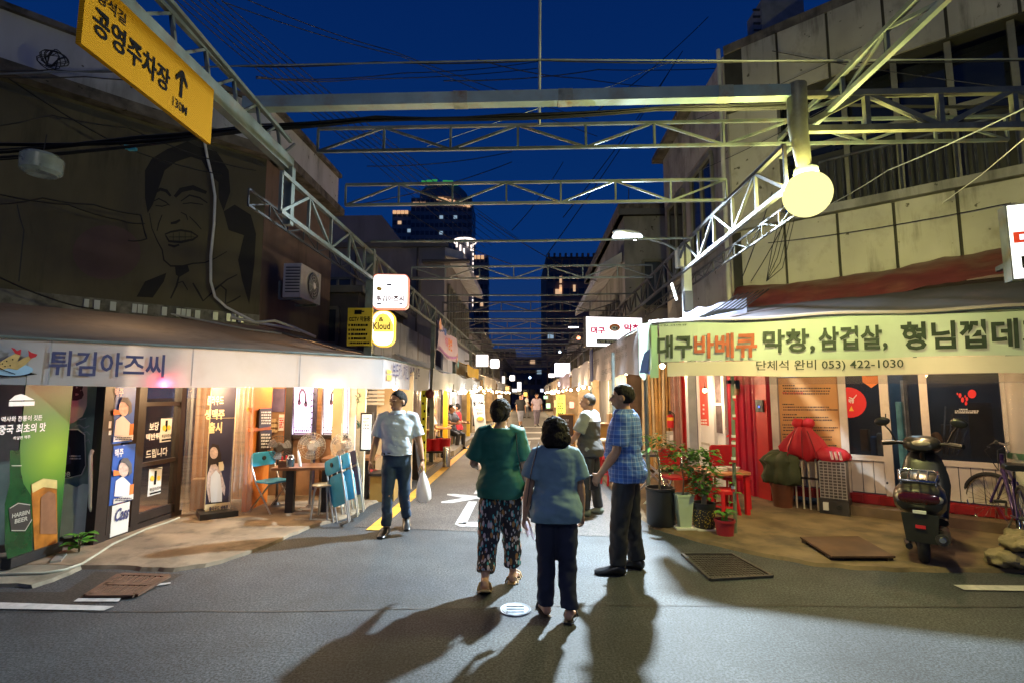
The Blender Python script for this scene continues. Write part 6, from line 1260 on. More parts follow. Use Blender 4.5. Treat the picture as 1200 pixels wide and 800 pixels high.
# light box cut by the right edge of the photo
Lb = at(1182, 285, 4.5); F = FP(zed(Lb, 0), (1, -.42, 0)); b0 = F.ab(1182, 329)[1]; hS = F.ab(1182, 240)[1]-b0
t = thing('light_box', 'white light box with red and black lettering at the right edge, above the banner', 'sign', F.p(.4, b0))
m = MB(); F.slab(m, 0, b0, .95, hS, -.14, 0); part('case', m, steel_d, t); m = MB(); F.slab(m, .012, b0+.012, .92, hS-.024, 0, .006); part('panel', m, E('sign_white_c', (.93, .96, 1), 1.6), t); F.l = .008
m = MB(); F.text(m, '대구막창', .03, b0+.3, .85, .15, .05, 2); part('lettering', m, E('red_letters', (.8, .06, .02), .4), t)
m = MB(); F.rect(m, .07, b0+.1, .8, .11, 2); o = part('print_band', m, ink, t); m = MB(); F.text(m, '소막창 돼지막창', .09, b0+.12, .7, .07, .02, 3); part('lettering', m, ink_w, o)
m = MB(); m.bar(F.p(.3, b0+.3, -.14), F.p(.3, b0+.3, -1.0), .05); part('bracket', m, steel_d, t)
# stained utility pole wrapped in clear sheet
p = V((5.83, 5.85, 0)); t = thing('utility_pole', 'thick concrete pole wrapped in clear sheet at the right edge', 'pole', p)
m = MB(); m.lathe([(.17, 0), (.165, 1.2), (.16, 2.0)], p, 20); part('shaft', m, M('pole_concrete', (.34, .3, .26), .7, 0, .2, 3, .2, stain=(.2, .15, .1), sscale=3, streak=3), t, 40)
m = MB(); m.sheet(lambda u, v: p+V(((.19+.012*math.sin(u*40)+.006*math.sin(v*20))*math.cos(u*6.28), (.19+.012*math.sin(u*40))*math.sin(u*6.28), .25+1.5*v)), 60, 10); part('wrap', m, vinyl(), t, 60)
m = MB(); m.lathe([(.2, .88), (.203, .95)], p, 24, False); part('band', m, M('green_band', (.03, .09, .05), .5), t, 40)
sack = M('sandbag_cloth', (.24, .19, .12), .9, 0, .3, 6, .8, 40, stain=(.12, .09, .055), sscale=4)
for k, (dx, dy, z, r_) in enumerate(((-1.2, -.93, .09, .2), (-.94, -1.0, .09, -.3), (-1.05, -.9, .24, .6))):
    c = p+V((dx, dy, z)); m = MB(); Mt = Matrix.Rotation(r_, 3, 'Z'); m.sph(c, (.23, .15, .085), 40, 24, Mt)
    for v_ in m.v: d_ = v_-c; v_ += d_*(.35*noise.noise(d_*8+V((k, 0, 0)))+.25*noise.noise(d_*19))+V((0, 0, -.02*noise.noise(d_*25))); v_.z = max(v_.z, .02) if k < 2 else v_.z
    solo('sandbag', m, sack, ('lumpy sandbag on the ground left of the wrapped pole', 'lumpy sandbag on the ground in front of the wrapped pole', 'lumpy sandbag on top of the other two by the pole')[k], 'sandbag', c-V((0, 0, .1)), 'sandbags', 60)
# board over the pavement, brick underneath
q = [gp(x, y) for x, y in ((938, 637), (1006, 636), (1050, 661), (975, 661))]; t = thing('wooden_board', 'flat brown board lying on the right pavement before the shop', 'board', q[3])
m = MB(); m.prism([v+V((0, 0, .06)) for v in q], (0, 0, .018)); part('board', m, M('board_brown', (.075, .038, .02), .7, 0, .3, 3, .12, stain=(.12, .06, .03), sscale=3), t)
m = MB(); [m.box(v.lerp(q[(i+2) % 4], .12)+V((0, 0, .035)), (.14, .08, .055), i) for i, v in enumerate(q)]; part('bricks', m, dk, t)
# ------------------------------------------------------------------ people
def remesh(mb, vox, smooth=4, fac=.5, name='body'):
    me = mb.mesh(name, []); o = bpy.data.objects.new(name, me); COL.objects.link(o)
    r = o.modifiers.new('r', 'REMESH'); r.mode = 'VOXEL'; r.voxel_size = vox; r.use_smooth_shade = True
    s = o.modifiers.new('s', 'SMOOTH'); s.factor = fac; s.iterations = smooth
    dg = bpy.context.evaluated_depsgraph_get(); out = bpy.data.meshes.new_from_object(o.evaluated_get(dg)); out.name = name
    bpy.data.objects.remove(o); bpy.data.meshes.remove(me); return out
def folds(me, amp, f=(9, 9, 22), seed=0, zone=None):
    me.update(); ns = [v.normal.copy() for v in me.vertices]
    for v, n in zip(me.vertices, ns):
        p = v.co; q = V((p.x*f[0], p.y*f[1], p.z*f[2]+p.x*6*math.sin(seed)))+V((seed*3.1, 0, seed))
        a = amp*(zone(p) if zone else 1); v.co += n*(a*(noise.noise(q)+.5*noise.noise(q*2.3)))
    return me
skin = M('skin', (.46, .26, .17), .5, 0, .12, 14, .06, 60); skin2 = M('skin_tanned', (.4, .21, .125), .5, 0, .12, 14, .06, 60)
hair_m = M('black_hair', (.012, .009, .008), .75, 0, .6, 40, 1.0, 120, streak=4, spec=.25); hair_s = M('short_hair', (.035, .027, .022), .7, 0, .4, 60, .6, 140)
sole_m = M('sandal_tan', (.36, .24, .12), .6, 0, .2, 9, .1); shoe_b = M('black_leather', (.012, .012, .013), .3, 0, .2, 9, .08)
def ell(c, rx, ry, n=22, e=2.3):
    return [V((c[0]+rx*math.copysign(abs(math.cos(a))**(2/e), math.cos(a)), c[1]+ry*math.copysign(abs(math.sin(a))**(2/e), math.sin(a)), c[2])) for a in [2*math.pi*i/n for i in range(n)]]
def person(label, loc, rz, h, P, mats, fem=False, vox=.0075, group=None):
    mk = {}
    R3 = Matrix.Rotation(rad(P.get('lean', 3)), 3, 'X')
    hip = V((0, 0, .52*h))
    def T(p): return hip+R3@(V(p)-hip)                         # leans the upper body about the hips
    hw = .104 if fem else .097; sw_ = .106 if fem else .122; wa = .088 if fem else .094; be = P.get('belly', 0)
    sec = [(.465, hw*.85, .06, .004), (.5, hw, .074, .008), (.535, hw, .076, .008), (.575, (hw+wa)/2, .068+be*.5, -be*.4), (.62, wa, .063+be, -be), (.665, wa*1.03, .066+be*.8, -be*.7), (.72, .1 if fem else .108, .071+be*.3, -.004), (.765, .103 if fem else .117, .069, .0), (.8, sw_*.95, .058, .006), (.822, sw_*.72, .05, .008), (.842, .05, .043, .008), (.862, .036, .038, .004)]
    torso = lambda g, z0=0, z1=1, gx=1: [[T(q) for q in ell((0, y*h, z*h), rx*h*gx+g, ry*h+g)] for z, rx, ry, y in sec if z0 <= z <= z1]
    hd = P.get('head', (0, 0)); HM = Matrix.Rotation(rad(hd[0]), 3, 'Z')@Matrix.Rotation(rad(hd[1]), 3, 'X')
    nb = T((0, .006*h, .85*h)); hc = T((0, -.008*h, (.927 if P.get('hs', 1.1) > 1 else .933)*h))
    arms = []
    for s, k in ((-1, 'R'), (1, 'L')):
        ab, fw, el, ei = P['arm'+k]                                # abduction, swing forward, elbow bend, turn of the forearm inwards
        sh = T((s*(sw_-.012)*h, .006*h, .806*h)); d = V((math.sin(rad(ab))*s, -math.sin(rad(fw))*math.cos(rad(ab)), -math.cos(rad(fw))*math.cos(rad(ab)))).normalized()
        e_ = sh+d*.172*h; f2_ = rad(fw+el); d2 = V((math.sin(rad(ab*.5))*s-s*math.sin(rad(ei)), -math.sin(f2_), -math.cos(f2_))).normalized(); w_ = e_+d2*.15*h
        arms.append((s, sh, e_, w_, d2))
    legs = []
    for s, k in ((-1, 'R'), (1, 'L')):
        fw, kn, sp, ft = P['leg'+k]                                # swing, knee bend, spread, foot pitch
        hj = V((s*.05*h, 0, .5*h)); a = rad(fw); d = V((math.sin(rad(sp))*s, -math.sin(a), -math.cos(a))).normalized(); kj = hj+d*.238*h
        a2 = rad(fw-kn); d2 = V((math.sin(rad(sp))*s, -math.sin(a2), -math.cos(a2))).normalized(); an = kj+d2*.225*h; legs.append((s, hj, kj, an, ft))
    drop = min(l[3].z for l in legs)-.045*h
    def feet(mb, g, s, an, ft, toe=1):
        M_ = Matrix.Rotation(rad(P.get('toe', 10)*s), 3, 'Z')@Matrix.Rotation(rad(ft), 3, 'X'); rr = []
        for y, z0, z1, wx in ((.04, -.03, .0, .016), (.03, -.043, .01, .024), (0, -.045, .02, .026), (-.035, -.045, .0, .025), (-.07, -.045, -.016, .031), (-.1, -.045, -.024, .03), (-.117, -.043, -.03, .02)):
            rr.append([an+M_@V((x*h, y*h*1.05, z*h)) for x, z in [((wx*h+g)/h*math.cos(t_), (z0+z1)/2+((z1-z0)/2*h+g)/h*math.sin(t_)) for t_ in [2*math.pi*i/14 for i in range(14)]]])
        mb.loft(rr)
        return M_
    def hand(mb, s, w_, d2, curl):
        side = V((-s*.95, .25, 0)); nrm = (side-d2*side.dot(d2)).normalized(); wd_ = d2.cross(nrm).normalized()
        if wd_.y > 0: wd_ = -wd_                                    # thumb side faces forward
        L_ = .052*h
        rr = []
        for t_, hw_, th in ((-.3, .0165, .0135), (.05, .018, .012), (.5, .024, .0105), (.95, .024, .0085), (1.08, .02, .007)):
            c = w_+d2*L_*t_; rr.append([c+wd_*math.cos(2*math.pi*i/12)*hw_*h+nrm*math.sin(2*math.pi*i/12)*th*h for i in range(12)])
        mb.loft(rr)
        for j, (o_, ln) in enumerate(((.018, .042), (.0065, .047), (-.0055, .043), (-.0165, .034))):
            p = w_+d2*L_*.95+wd_*o_*h; pts = [p]; cc = 0
            for q in range(3):
                cc += rad(curl*(.8+.15*q+.06*j)); dd = d2*math.cos(cc)+nrm*math.sin(cc); p = p+dd*ln*h*(.42, .32, .26)[q]; pts.append(p)
            mb.tube(pts, [.0062*h, .0058*h, .0053*h, .0043*h], 8)
        b = w_+d2*L_*.25+wd_*.017*h; mb.tube([b, b+(d2*.5+wd_*.75+nrm*.25)*.02*h, b+(d2*.85+wd_*.5+nrm*.5)*.042*h, b+(d2*1.0+wd_*.25+nrm*.65)*.056*h], [.009*h, .0078*h, .0065*h, .005*h], 8)
        return w_+d2*L_*1.0+nrm*.02*h
    m = MB(); m.loft(torso(-.012))
    m.tube([nb-V((0, 0, .02*h)), nb.lerp(hc, .5), hc-V((0, 0, .02*h))], [.036*h, .032*h, .034*h], 14)
    HS = P.get('hs', 1.1); hs_ = lambda p: hc+HM@V(p)*h*HS
    m.sph(hs_((0, .008, .012)), (.0475*h*HS, .056*h*HS, .058*h*HS), 20, 14, HM); m.sph(hs_((0, -.014, -.022)), (.037*h*HS, .04*h*HS, .046*h*HS), 18, 12, HM)
    m.tube([hs_((0, -.05, .008)), hs_((0, -.066, -.012)), hs_((0, -.05, -.018))], [.006*h, .0105*h, .009*h], 8)
    for s in (-1, 1): m.sph(hs_((s*.048, .004, -.006)), (.007*h, .013*h, .02*h), 8, 8, HM); m.sph(hs_((s*.02, -.047, .012)), (.013*h, .008*h, .006*h), 8, 6, HM)
    m.tube([hs_((-.014, -.051, -.036)), hs_((0, -.056, -.035)), hs_((.014, -.051, -.036))], [.004*h, .0062*h, .004*h], 6)
    grips = []
    for s, sh, e_, w_, d2 in arms:
        m.tube([sh+V((-s*.02*h, 0, .0)), sh, sh.lerp(e_, .3), sh.lerp(e_, .7), e_, e_.lerp(w_, .3), e_.lerp(w_, .7), w_], [.03*h, .033*h, .03*h, .026*h, .0245*h, .0255*h, .02*h, .0155*h], 12)
        grips.append(hand(m, s, w_, d2, P.get('curl', 18) if s < 0 else P.get('curlL', P.get('curl', 18))))
    for s, hj, kj, an, ft in legs:
        m.tube([hj+V((0, 0, .02*h)), hj.lerp(kj, .25), hj.lerp(kj, .75), kj, kj.lerp(an, .3), kj.lerp(an, .75), an, an-V((0, 0, .02*h))], [.05*h, .052*h, .038*h, .034*h, .034*h, .024*h, .02*h, .02*h], 12)
        feet(m, -.002, s, an, ft)
    body = remesh(m, vox, 3)
    for v in body.vertices: v.co.z -= drop
    body.materials.append(mats['skin']); o = link('person', body); o.location = loc; o.rotation_euler = (0, 0, rz); OFF[o.name] = None
    props(o, label, 'person', group)
    dz = V((0, 0, -drop))
    def piece(nm, me, mt): me.materials.append(mt); c = link(nm, me, o); me.transform(Matrix.Translation(dz)); return c
    def pm(nm, mb, mt, sm=50, par=None): mb.v = [v+dz for v in mb.v]; return part(nm, mb, mt, par or o, sm)
    # shirt
    m = MB(); z0 = P.get('hem', .5); g = P.get('loose', .014)
    secs = [s_ for s_ in sec if s_[0] > z0+.012]; f0 = [s_ for s_ in sec if s_[0] <= z0+.012]; base = (z0-.03, (f0[-1][1] if f0 else hw)*1.0, (f0[-1][2] if f0 else .07), 0)
    m.loft([[T(q) for q in ell((0, y*h, z*h), rx*h+g*(1.5 if z < .6 and z0 < .53 else 1), ry*h+g*(1.6 if z < .6 and z0 < .53 else 1))] for z, rx, ry, y in [base]+secs if z < .85])
    sl = P.get('sleeve', .72)
    for s, sh, e_, w_, d2 in arms: m.tube([sh+V((-s*.045*h, 0, .006*h)), sh+V((-s*.005*h, 0, .002*h)), sh.lerp(e_, sl*.5), sh.lerp(e_, sl)], [.036*h+g, .036*h+g*.9, .0335*h+g*1.1, .0325*h+g*1.35], 16)
    me = folds(remesh(m, .0105, 5, name='shirt'), P.get('fold', .006), (7, 7, 13), loc[0]+3, lambda p: 1.7 if p.z < .68*h else .8); 
    for v in me.vertices: v.co.z = max(v.co.z, z0*h+.012*noise.noise(v.co*9))
    shirt = piece('shirt', me, mats['shirt'])
    if 'shirt2' in mats: mats['shirt2'](shirt, h)
    # trousers
    m = MB(); tw_ = P.get('trouser', (.06, .042, .036)); cut = P.get('cut', .93); g2 = .008
    m.loft([[q for q in ell((0, y*h, z*h), rx*h+g2, ry*h+g2)] for z, rx, ry, y in sec if z < .6])
    for s, hj, kj, an, ft in legs:
        pts = [hj+V((0, 0, .015*h)), hj.lerp(kj, .3), hj.lerp(kj, .75), kj, kj.lerp(an, .45), kj.lerp(an, cut)]
        m.tube(pts, [.052*h, tw_[0]*h, (tw_[0]*.35+tw_[1]*.65)*h, tw_[1]*h, (tw_[1]+tw_[2])/2*h, tw_[2]*h], 16)
    me = folds(remesh(m, .0105, 4, name='trousers'), P.get('fold', .006)*1.1, (9, 9, 11), loc[0]+7, lambda p: 1.5 if p.z < .3*h else .8); piece('trousers', me, mats['trousers'])
    # feet
    for s, hj, kj, an, ft in legs:
        m = MB(); M_ = feet(m, .004, s, an, ft) if P.get('shoe', 'shoe') == 'shoe' else Matrix.Rotation(rad(P.get('toe', 10)*s), 3, 'Z')@Matrix.Rotation(rad(ft), 3, 'X')
        if P.get('shoe', 'shoe') == 'shoe': q = pm('shoe', m, mats['shoe'], 60)
        else:
            m = MB(); m.prism([an+M_@V((x*h, y*h, -.052*h)) for x, y in ((-.02, .05), (.02, .05), (.028, .0), (.036, -.075), (.02, -.125), (-.02, -.125), (-.036, -.075), (-.028, 0))], M_@V((0, 0, .009*h))); q = pm('sandal', m, mats['shoe'], None)
            m = MB()
            for y in ((-.08, -.045, .03) if P['shoe'] == 'sandal' else (-.075,)): m.tube([an+M_@V((x*h*1.05, y*h, z*h)) for x, z in ((-.034, -.042), (-.024, -.014), (0, -.002 if y < 0 else .0), (.024, -.014), (.034, -.042))], [(.004*h, .008*h)]*5, 6)
            pm('strap', m, mats.get('strap', mats['shoe']), 60, q)
    # face and hair
    for s in (-1, 1):
        m = MB(); m.sph(hs_((s*.019, -.0505, .004)), (.0065*h, .003*h, .0032*h), 8, 6, HM); pm('eye', m, ink); m = MB(); m.tube([hs_((s*.01, -.0525, .0165)), hs_((s*.02, -.0515, .019)), hs_((s*.029, -.044, .016))], [.0015*h, .002*h, .0012*h], 6); pm('eyebrow', m, hair_m)
    m = MB(); m.tube([hs_((-.014, -.0555, -.036)), hs_((0, -.0615, -.0345)), hs_((.014, -.0555, -.036))], .0018*h, 5); pm('mouth', m, M('lip', (.3, .09, .07), .5))
    hr = P['hair']; m = MB()
    if hr == 'short': prm = (1.06, 1.09, 1.07, .0014, .012, -.035)
    elif hr == 'shaved': prm = (1.02, 1.03, 1.02, .0005, .03, -.03)
    elif hr == 'curly': prm = (1.4, 1.3, 1.26, .0036, .0, -.075)
    else: prm = (1.13, 1.14, 1.1, .0016, .004, -.05)
    q = MB(); q.sph((0, .01*h, .012*h), (.0475*h*prm[0], .056*h*prm[1], .058*h*prm[2]), 40, 28)
    if hr == 'curly': [q.sph((.03*h*math.sin(k*1.3), .03*h+.02*h*math.cos(k*1.3), -.03*h), (.045*h, .042*h, .045*h), 14, 10) for k in (-1, 0, 1)]
    if hr == 'bun': q.sph((0, .06*h, -.012*h), (.034*h, .03*h, .036*h), 20, 14); q.tube([(0, .06*h, -.03*h), (.004*h, .064*h, -.06*h), (-.004*h, .058*h, -.082*h)], [.024*h, .016*h, .005*h], 10)
    me = remesh(q, .006, 2, name='hair')
    for v in me.vertices:
        p = v.co.copy(); fr = -p.y/h; hl = prm[4]+max(0, fr-.02)*1.6
        if p.z/h < hl and fr > (-.005 if hr != 'curly' else .02): v.co = p*.72                                           # tucks the front under the face
        elif p.z/h < prm[5]: v.co = V((p.x*.9, p.y*.9, prm[5]*h))
        else: v.co += p.normalized()*prm[3]*h*1.6*(noise.noise(p*(46 if hr != 'curly' else 34))+.6*noise.noise(p*95))
    me.transform(Matrix.Translation(hc)@HM.to_4x4()@Matrix.Scale(HS, 4)); piece('hair', me, mats.get('hair', hair_m))
    o['_g'] = 0; del o['_g']
    return o, dict(T=T, dz=dz, arms=arms, grips=grips, h=h, pm=pm, hs=hs_, legs=legs, sw=sw_, nb=nb)
def collar(I, mt, o_):
    h = I['h']; m = MB(); rr = []
    for z, rx, ry in ((.838, .05, .052), (.858, .042, .046), (.862, .044, .049), (.85, .053, .057), (.838, .06, .063)): rr.append([I['T'](q) for q in ell((0, .002*h, z*h), rx*h, ry*h)])
    m.loft(rr, False); return I['pm']('collar', m, mt)
def belt(I, mt, z=.555):
    h = I['h']; m = MB(); m.loft([ell((0, 0, (z+dz_)*h), .098*h+k, .074*h+k) for dz_, k in ((-.012, .012), (-.012, .018), (.012, .018), (.012, .012))]); I['pm']('belt', m, mt)

# man in a pale shirt, coming this way on the left
sh1 = M('pale_blue_cotton', (.5, .56, .66), .75, 0, .08, 5, .55, 13); tr1 = M('dark_blue_jeans', (.022, .045, .085), .8, 0, .3, 6, .6, 15)
p1, I = person('man in a pale blue short-sleeved shirt and dark jeans walking with a white plastic bag', (-1.36, 6.15, 0), rad(4), 1.63,
    dict(armR=(14, 4, 22, 0), armL=(15, -6, 14, -4), legR=(7, 6, 1, 0), legL=(-9, 20, 1, 14), head=(-38, 4), hair='short', hem=.548, sleeve=.8, loose=.022, trouser=(.056, .04, .036), lean=0, belly=.008, curlL=32, fold=.008), dict(skin=skin2, shirt=sh1, trousers=tr1, shoe=shoe_b))
collar(I, sh1, p1); belt(I, shoe_b)
m = MB(); h = 1.665
for z in (.6, .66, .72, .78): m.sph(I['T']((0, -.0815*h-.012, z*h)), .006, 8, 6)
I['pm']('buttons', m, white_p, 60)
m = MB(); m.tube([I['arms'][1][2].lerp(I['arms'][1][3], .93)+V((0, 0, 0))+V((.026*math.cos(k*.628), .026*math.sin(k*.628), .006*math.sin(k))) for k in range(11)], .006, 6); I['pm']('watch', m, shoe_b)
gpt = p1.matrix_basis @ (I['grips'][1]+I['dz'])
bagm = cloth('white_bag_film', (.72, .68, .66), .4, .4, bump=.5)
m = MB(); c = gpt+V((.02, .0, -.02)); rr = []
for z, rx, ry in ((0, .014, .012), (-.06, .035, .03), (-.15, .065, .055), (-.26, .085, .065), (-.33, .085, .06), (-.36, .05, .03)): rr.append([c+V((.05*(-z)+rx*math.cos(a)*(1+.1*math.sin(5*a)), ry*math.sin(a), z+.012*math.sin(3*a))) for a in [i*.2618 for i in range(24)]])
m.loft(rr); solo('plastic_bag', m, bagm, 'full white plastic bag in the hand of the walking man', 'bag', c+V((0, 0, -.36)), sm=60)

# woman in green, seen from behind
sh2 = M('green_blouse', (.006, .105, .075), .7, 0, .18, 4, .55, 12, streak=2.5); fl = M('flower_print', (.012, .01, .018), .75, 0, .2, 6, .1)
n_, b_, L = nodes_of(fl); tc = n_.nodes.new('ShaderNodeTexCoord'); last = None
for k, (scl, thr, cl, off) in enumerate(((26, .33, (.5, .4, .45), 0), (34, .3, (.05, .35, .4), 3), (22, .3, (.35, .16, .05), 7), (38, .27, (.55, .5, .5), 11))):
    mpn = n_.nodes.new('ShaderNodeMapping'); mpn.inputs['Location'].default_value = (off, off*.7, off*1.3); mpn.inputs['Rotation'].default_value = (.5*k, .8*k, .9*k); mpn.inputs['Scale'].default_value = (1, 1, .42); L(tc.outputs['Object'], mpn.inputs[0])
    vo = n_.nodes.new('ShaderNodeTexVoronoi'); vo.inputs['Scale'].default_value = scl; L(mpn.outputs[0], vo.inputs['Vector'])
    rp = n_.nodes.new('ShaderNodeValToRGB'); rp.color_ramp.elements[0].position = thr*.85; rp.color_ramp.elements[1].position = thr; rp.color_ramp.elements[0].color = (1, 1, 1, 1); rp.color_ramp.elements[1].color = (0, 0, 0, 1); L(vo.outputs['Distance'], rp.inputs[0])
    mx = n_.nodes.new('ShaderNodeMix'); mx.data_type = 'RGBA'; L(rp.outputs[0], mx.inputs['Factor']); mx.inputs['B'].default_value = (*cl, 1)
    if last is None: mx.inputs['A'].default_value = (.012, .01, .018, 1)
    else: L(last, mx.inputs['A'])
    last = mx.outputs['Result']
L(last, b_.inputs['Base Color'])
p2, I = person('woman in a loose green blouse and dark flowered trousers walking away, hair tied low', (-.1, 4.52, 0), rad(176), 1.55,
    dict(armR=(12, -4, 18, 0), armL=(20, 2, 75, 10), legR=(9, 4, 2, 2), legL=(-12, 16, 2, 24), head=(-14, 4), hair='bun', hem=.47, sleeve=.86, loose=.032, trouser=(.068, .058, .046), cut=.8, lean=2, shoe='sandal', toe=8, fold=.009), dict(skin=skin, shirt=sh2, trousers=fl, shoe=sole_m), True)
h = 1.575; m = MB(); m.tube([I['T'](q) for q in ((-.085*h, -.06*h, .79*h), (-.085*h, .0, .832*h), (-.09*h, .066*h, .79*h), (-.1*h, .098*h, .7*h), (-.13*h, .1*h, .58*h), (-.15*h, .07*h, .5*h))], [(.004, .014)]*6, 8); I['pm']('bag_strap', m, black, 60)
bp_ = M('leaf_bag_print', (.03, .03, .035), .6, 0, .3, 8, .1, stain=(.4, .42, .38), sscale=26, samt=.9)
gq = p2.matrix_basis @ (V((-.165*h, .03*h, .46*h))+I['dz']); m = MB(); rr = []
for z, rx, ry in ((.13, .02, .1), (.12, .045, .13), (.02, .06, .15), (-.1, .06, .15), (-.14, .03, .12)): rr.append([gq+V((rx*math.cos(a), ry*math.sin(a), z)) for a in [i*.3142 for i in range(20)]])
m.loft(rr); solo('shoulder_bag', m, bp_, 'patterned shoulder bag between the two women', 'bag', gq, sm=60)

# older woman in a blue-grey T-shirt, nearest
sh3 = M('blue_grey_jersey', (.16, .27, .36), .85, 0, .15, 10, .5, 12, stain=(.11, .19, .27), sscale=5); tr3 = M('navy_cotton', (.012, .017, .045), .8, 0, .25, 6, .6, 15, streak=1.6)
p3, I = person('woman in a blue-grey T-shirt and navy trousers walking away, short curly hair', (.33, 3.93, 0), rad(178), 1.40,
    dict(armR=(13, 4, 12, 2), armL=(17, -5, 10, 0), legR=(-5, 8, 1, 6), legL=(3, 3, 1, 0), head=(3, 8), hair='curly', hem=.475, sleeve=.72, loose=.034, trouser=(.064, .05, .046), cut=.97, lean=6, shoe='flip', toe=12, fold=.009, curl=28), dict(skin=skin, shirt=sh3, trousers=tr3, shoe=black), True)
h = 1.465; m = MB(); m.tube([I['T'](q) for q in ((.085*h, -.06*h, .79*h), (.088*h, .0, .838*h), (.1*h, .075*h, .79*h), (.125*h, .08*h, .7*h), (.14*h, .05*h, .6*h), (.15*h, .0, .52*h))], [(.003, .009)]*6, 8); I['pm']('bag_strap', m, black, 60)
gq = p3.matrix_basis @ (I['grips'][1]+I['dz']); m = MB(); m.sheet(lambda u, v: gq+V(((u-.5)*.06+.03*v, .02*math.sin(u*7)*(.3+v), .01-.1*v+.02*math.sin(u*5))), 8, 8); solo('handkerchief', m, cloth('hanky', (.68, .6, .68), .3), 'crumpled white handkerchief in the hand of the woman in blue-grey', 'handkerchief', gq, sm=70)

# man in a plaid shirt, standing side on
pd_ = M('blue_plaid', (.05, .13, .42), .8, 0, .1, 6, .15, 50); n_, b_, L = nodes_of(pd_); tc = n_.nodes.new('ShaderNodeTexCoord'); sx3 = n_.nodes.new('ShaderNodeSeparateXYZ'); L(tc.outputs['Object'], sx3.inputs[0])
def band_(src, freq, lo, ph=0):
    a_ = n_.nodes.new('ShaderNodeMath'); a_.operation = 'MULTIPLY_ADD'; a_.inputs[1].default_value = freq; a_.inputs[2].default_value = ph; L(src, a_.inputs[0])
    s_ = n_.nodes.new('ShaderNodeMath'); s_.operation = 'SINE'; L(a_.outputs[0], s_.inputs[0]); g_ = n_.nodes.new('ShaderNodeMath'); g_.operation = 'GREATER_THAN'; g_.inputs[1].default_value = lo; L(s_.outputs[0], g_.inputs[0]); return g_.outputs[0]
ad = n_.nodes.new('ShaderNodeMath'); ad.operation = 'ARCTAN2'; L(sx3.outputs[1], ad.inputs[0]); L(sx3.outputs[0], ad.inputs[1])
col = None
for src, fr, lo, ph, cl in ((ad.outputs[0], 16, .2, 0, (.02, .045, .2)), (sx3.outputs[2], 88, .2, 0, (.02, .045, .2)), (ad.outputs[0], 32, .94, 1, (.45, .55, .75)), (sx3.outputs[2], 176, .95, 1, (.45, .55, .75))):
    mx = n_.nodes.new('ShaderNodeMix'); mx.data_type = 'RGBA'; fm = n_.nodes.new('ShaderNodeMath'); fm.operation = 'MULTIPLY'; fm.inputs[1].default_value = .42; L(band_(src, fr, lo, ph), fm.inputs[0]); L(fm.outputs[0], mx.inputs['Factor']); mx.inputs['B'].default_value = (*cl, 1)
    if col is None: mx.inputs['A'].default_value = (.06, .16, .5, 1)
    else: L(col, mx.inputs['A'])
    col = mx.outputs['Result']
L(col, b_.inputs['Base Color'])
tr4 = M('black_trousers', (.012, .012, .016), .7, 0, .3, 6, .6, 15, streak=1.6)
p4, I = person('man in a blue plaid short-sleeved shirt and black trousers standing side on by the planter', (1.06, 4.84, 0), rad(-112), 1.69,
    dict(armR=(8, 4, 16, 0), armL=(10, 10, 26, 6), legR=(-3, 2, 2, 0), legL=(8, 5, 2, 0), head=(8, 4), hair='short', hem=.475, sleeve=.82, loose=.03, trouser=(.062, .05, .046), cut=.97, lean=1, belly=.016, hs=1.03, curl=38, fold=.008, toe=12), dict(skin=skin2, shirt=pd_, trousers=tr4, shoe=shoe_b))
collar(I, pd_, p4)
gq = p4.matrix_basis @ (I['grips'][1]+I['dz']); m = MB(); m.box(gq+V((-.02, -.0, .0)), (.09, .022, .13), .5); solo('wallet', m, M('dark_leather', (.05, .035, .025), .5), 'dark wallet held by the man in the plaid shirt', 'wallet', gq)
# man in two greys, further back
sh5 = M('dark_grey_cotton', (.045, .043, .042), .8, 0, .1, 6, .15, 50); sh5b = M('light_grey_cotton', (.2, .215, .2), .8, 0, .08, 6, .1, 50)
def twotone(o, h):
    me = o.data; me.materials.append(sh5b); me.materials.append(M('white_cotton', (.5, .52, .58), .8, 0, .05, 6, .1))
    for p in me.polygons:
        c = p.center
        if abs(c.x) > .122*h: p.material_index = 1
        elif c.z > .775*h: p.material_index = 2
p5, I = person('man in a grey shirt with pale sleeves and white shoulders, standing under the awning edge', (1.06, 7.05, 0), rad(-118), 1.61,
    dict(armR=(8, 12, 18, 0), armL=(9, 24, 22, 4), legR=(-4, 2, 2, 0), legL=(5, 4, 2, 0), head=(14, 3), hair='shaved', hem=.48, sleeve=.8, loose=.026, trouser=(.058, .046, .04), cut=.95, lean=1, belly=.01, hs=1.03, toe=10), dict(skin=skin2, shirt=sh5, trousers=tr4, shoe=M('grey_shoe', (.12, .15, .13), .6), hair=hair_s, shirt2=twotone), vox=.009)
collar(I, sh5b, p5)
# people far down the alley
for lab, x, y, Y, h, rz, cs, ct, P_ in (('distant man in a dark top and pale shorts standing by the left stalls', 610, 497, 26, 1.6, 20, (.03, .03, .035), (.3, .32, .42), dict(cut=.35)),
        ('distant man in a pale lilac shirt walking in the middle of the alley', 629, 497, 26.5, 1.66, 10, (.45, .38, .48), (.16, .14, .2), {}),
        ('far small figure in white by the lights on the left side', 617, 489, 36, 1.6, 100, (.6, .6, .62), (.1, .1, .12), {})):
    P_ = dict(dict(armR=(14, 10, 20, 0), armL=(14, -8, 15, 0), legR=(10, 4, 1, 0), legL=(-10, 12, 1, 8), hair='short', hem=.5, loose=.025), **P_)
    q = at(x, y, Y); person(lab, (q.x, Y, 0), rad(rz), h, P_, dict(skin=skin2, shirt=M('cloth%d' % int(x), cs, .8), trousers=M('cloth_b%d' % int(x), ct, .8), shoe=shoe_b), vox=.02)
q = at(500, 520, 12.4)
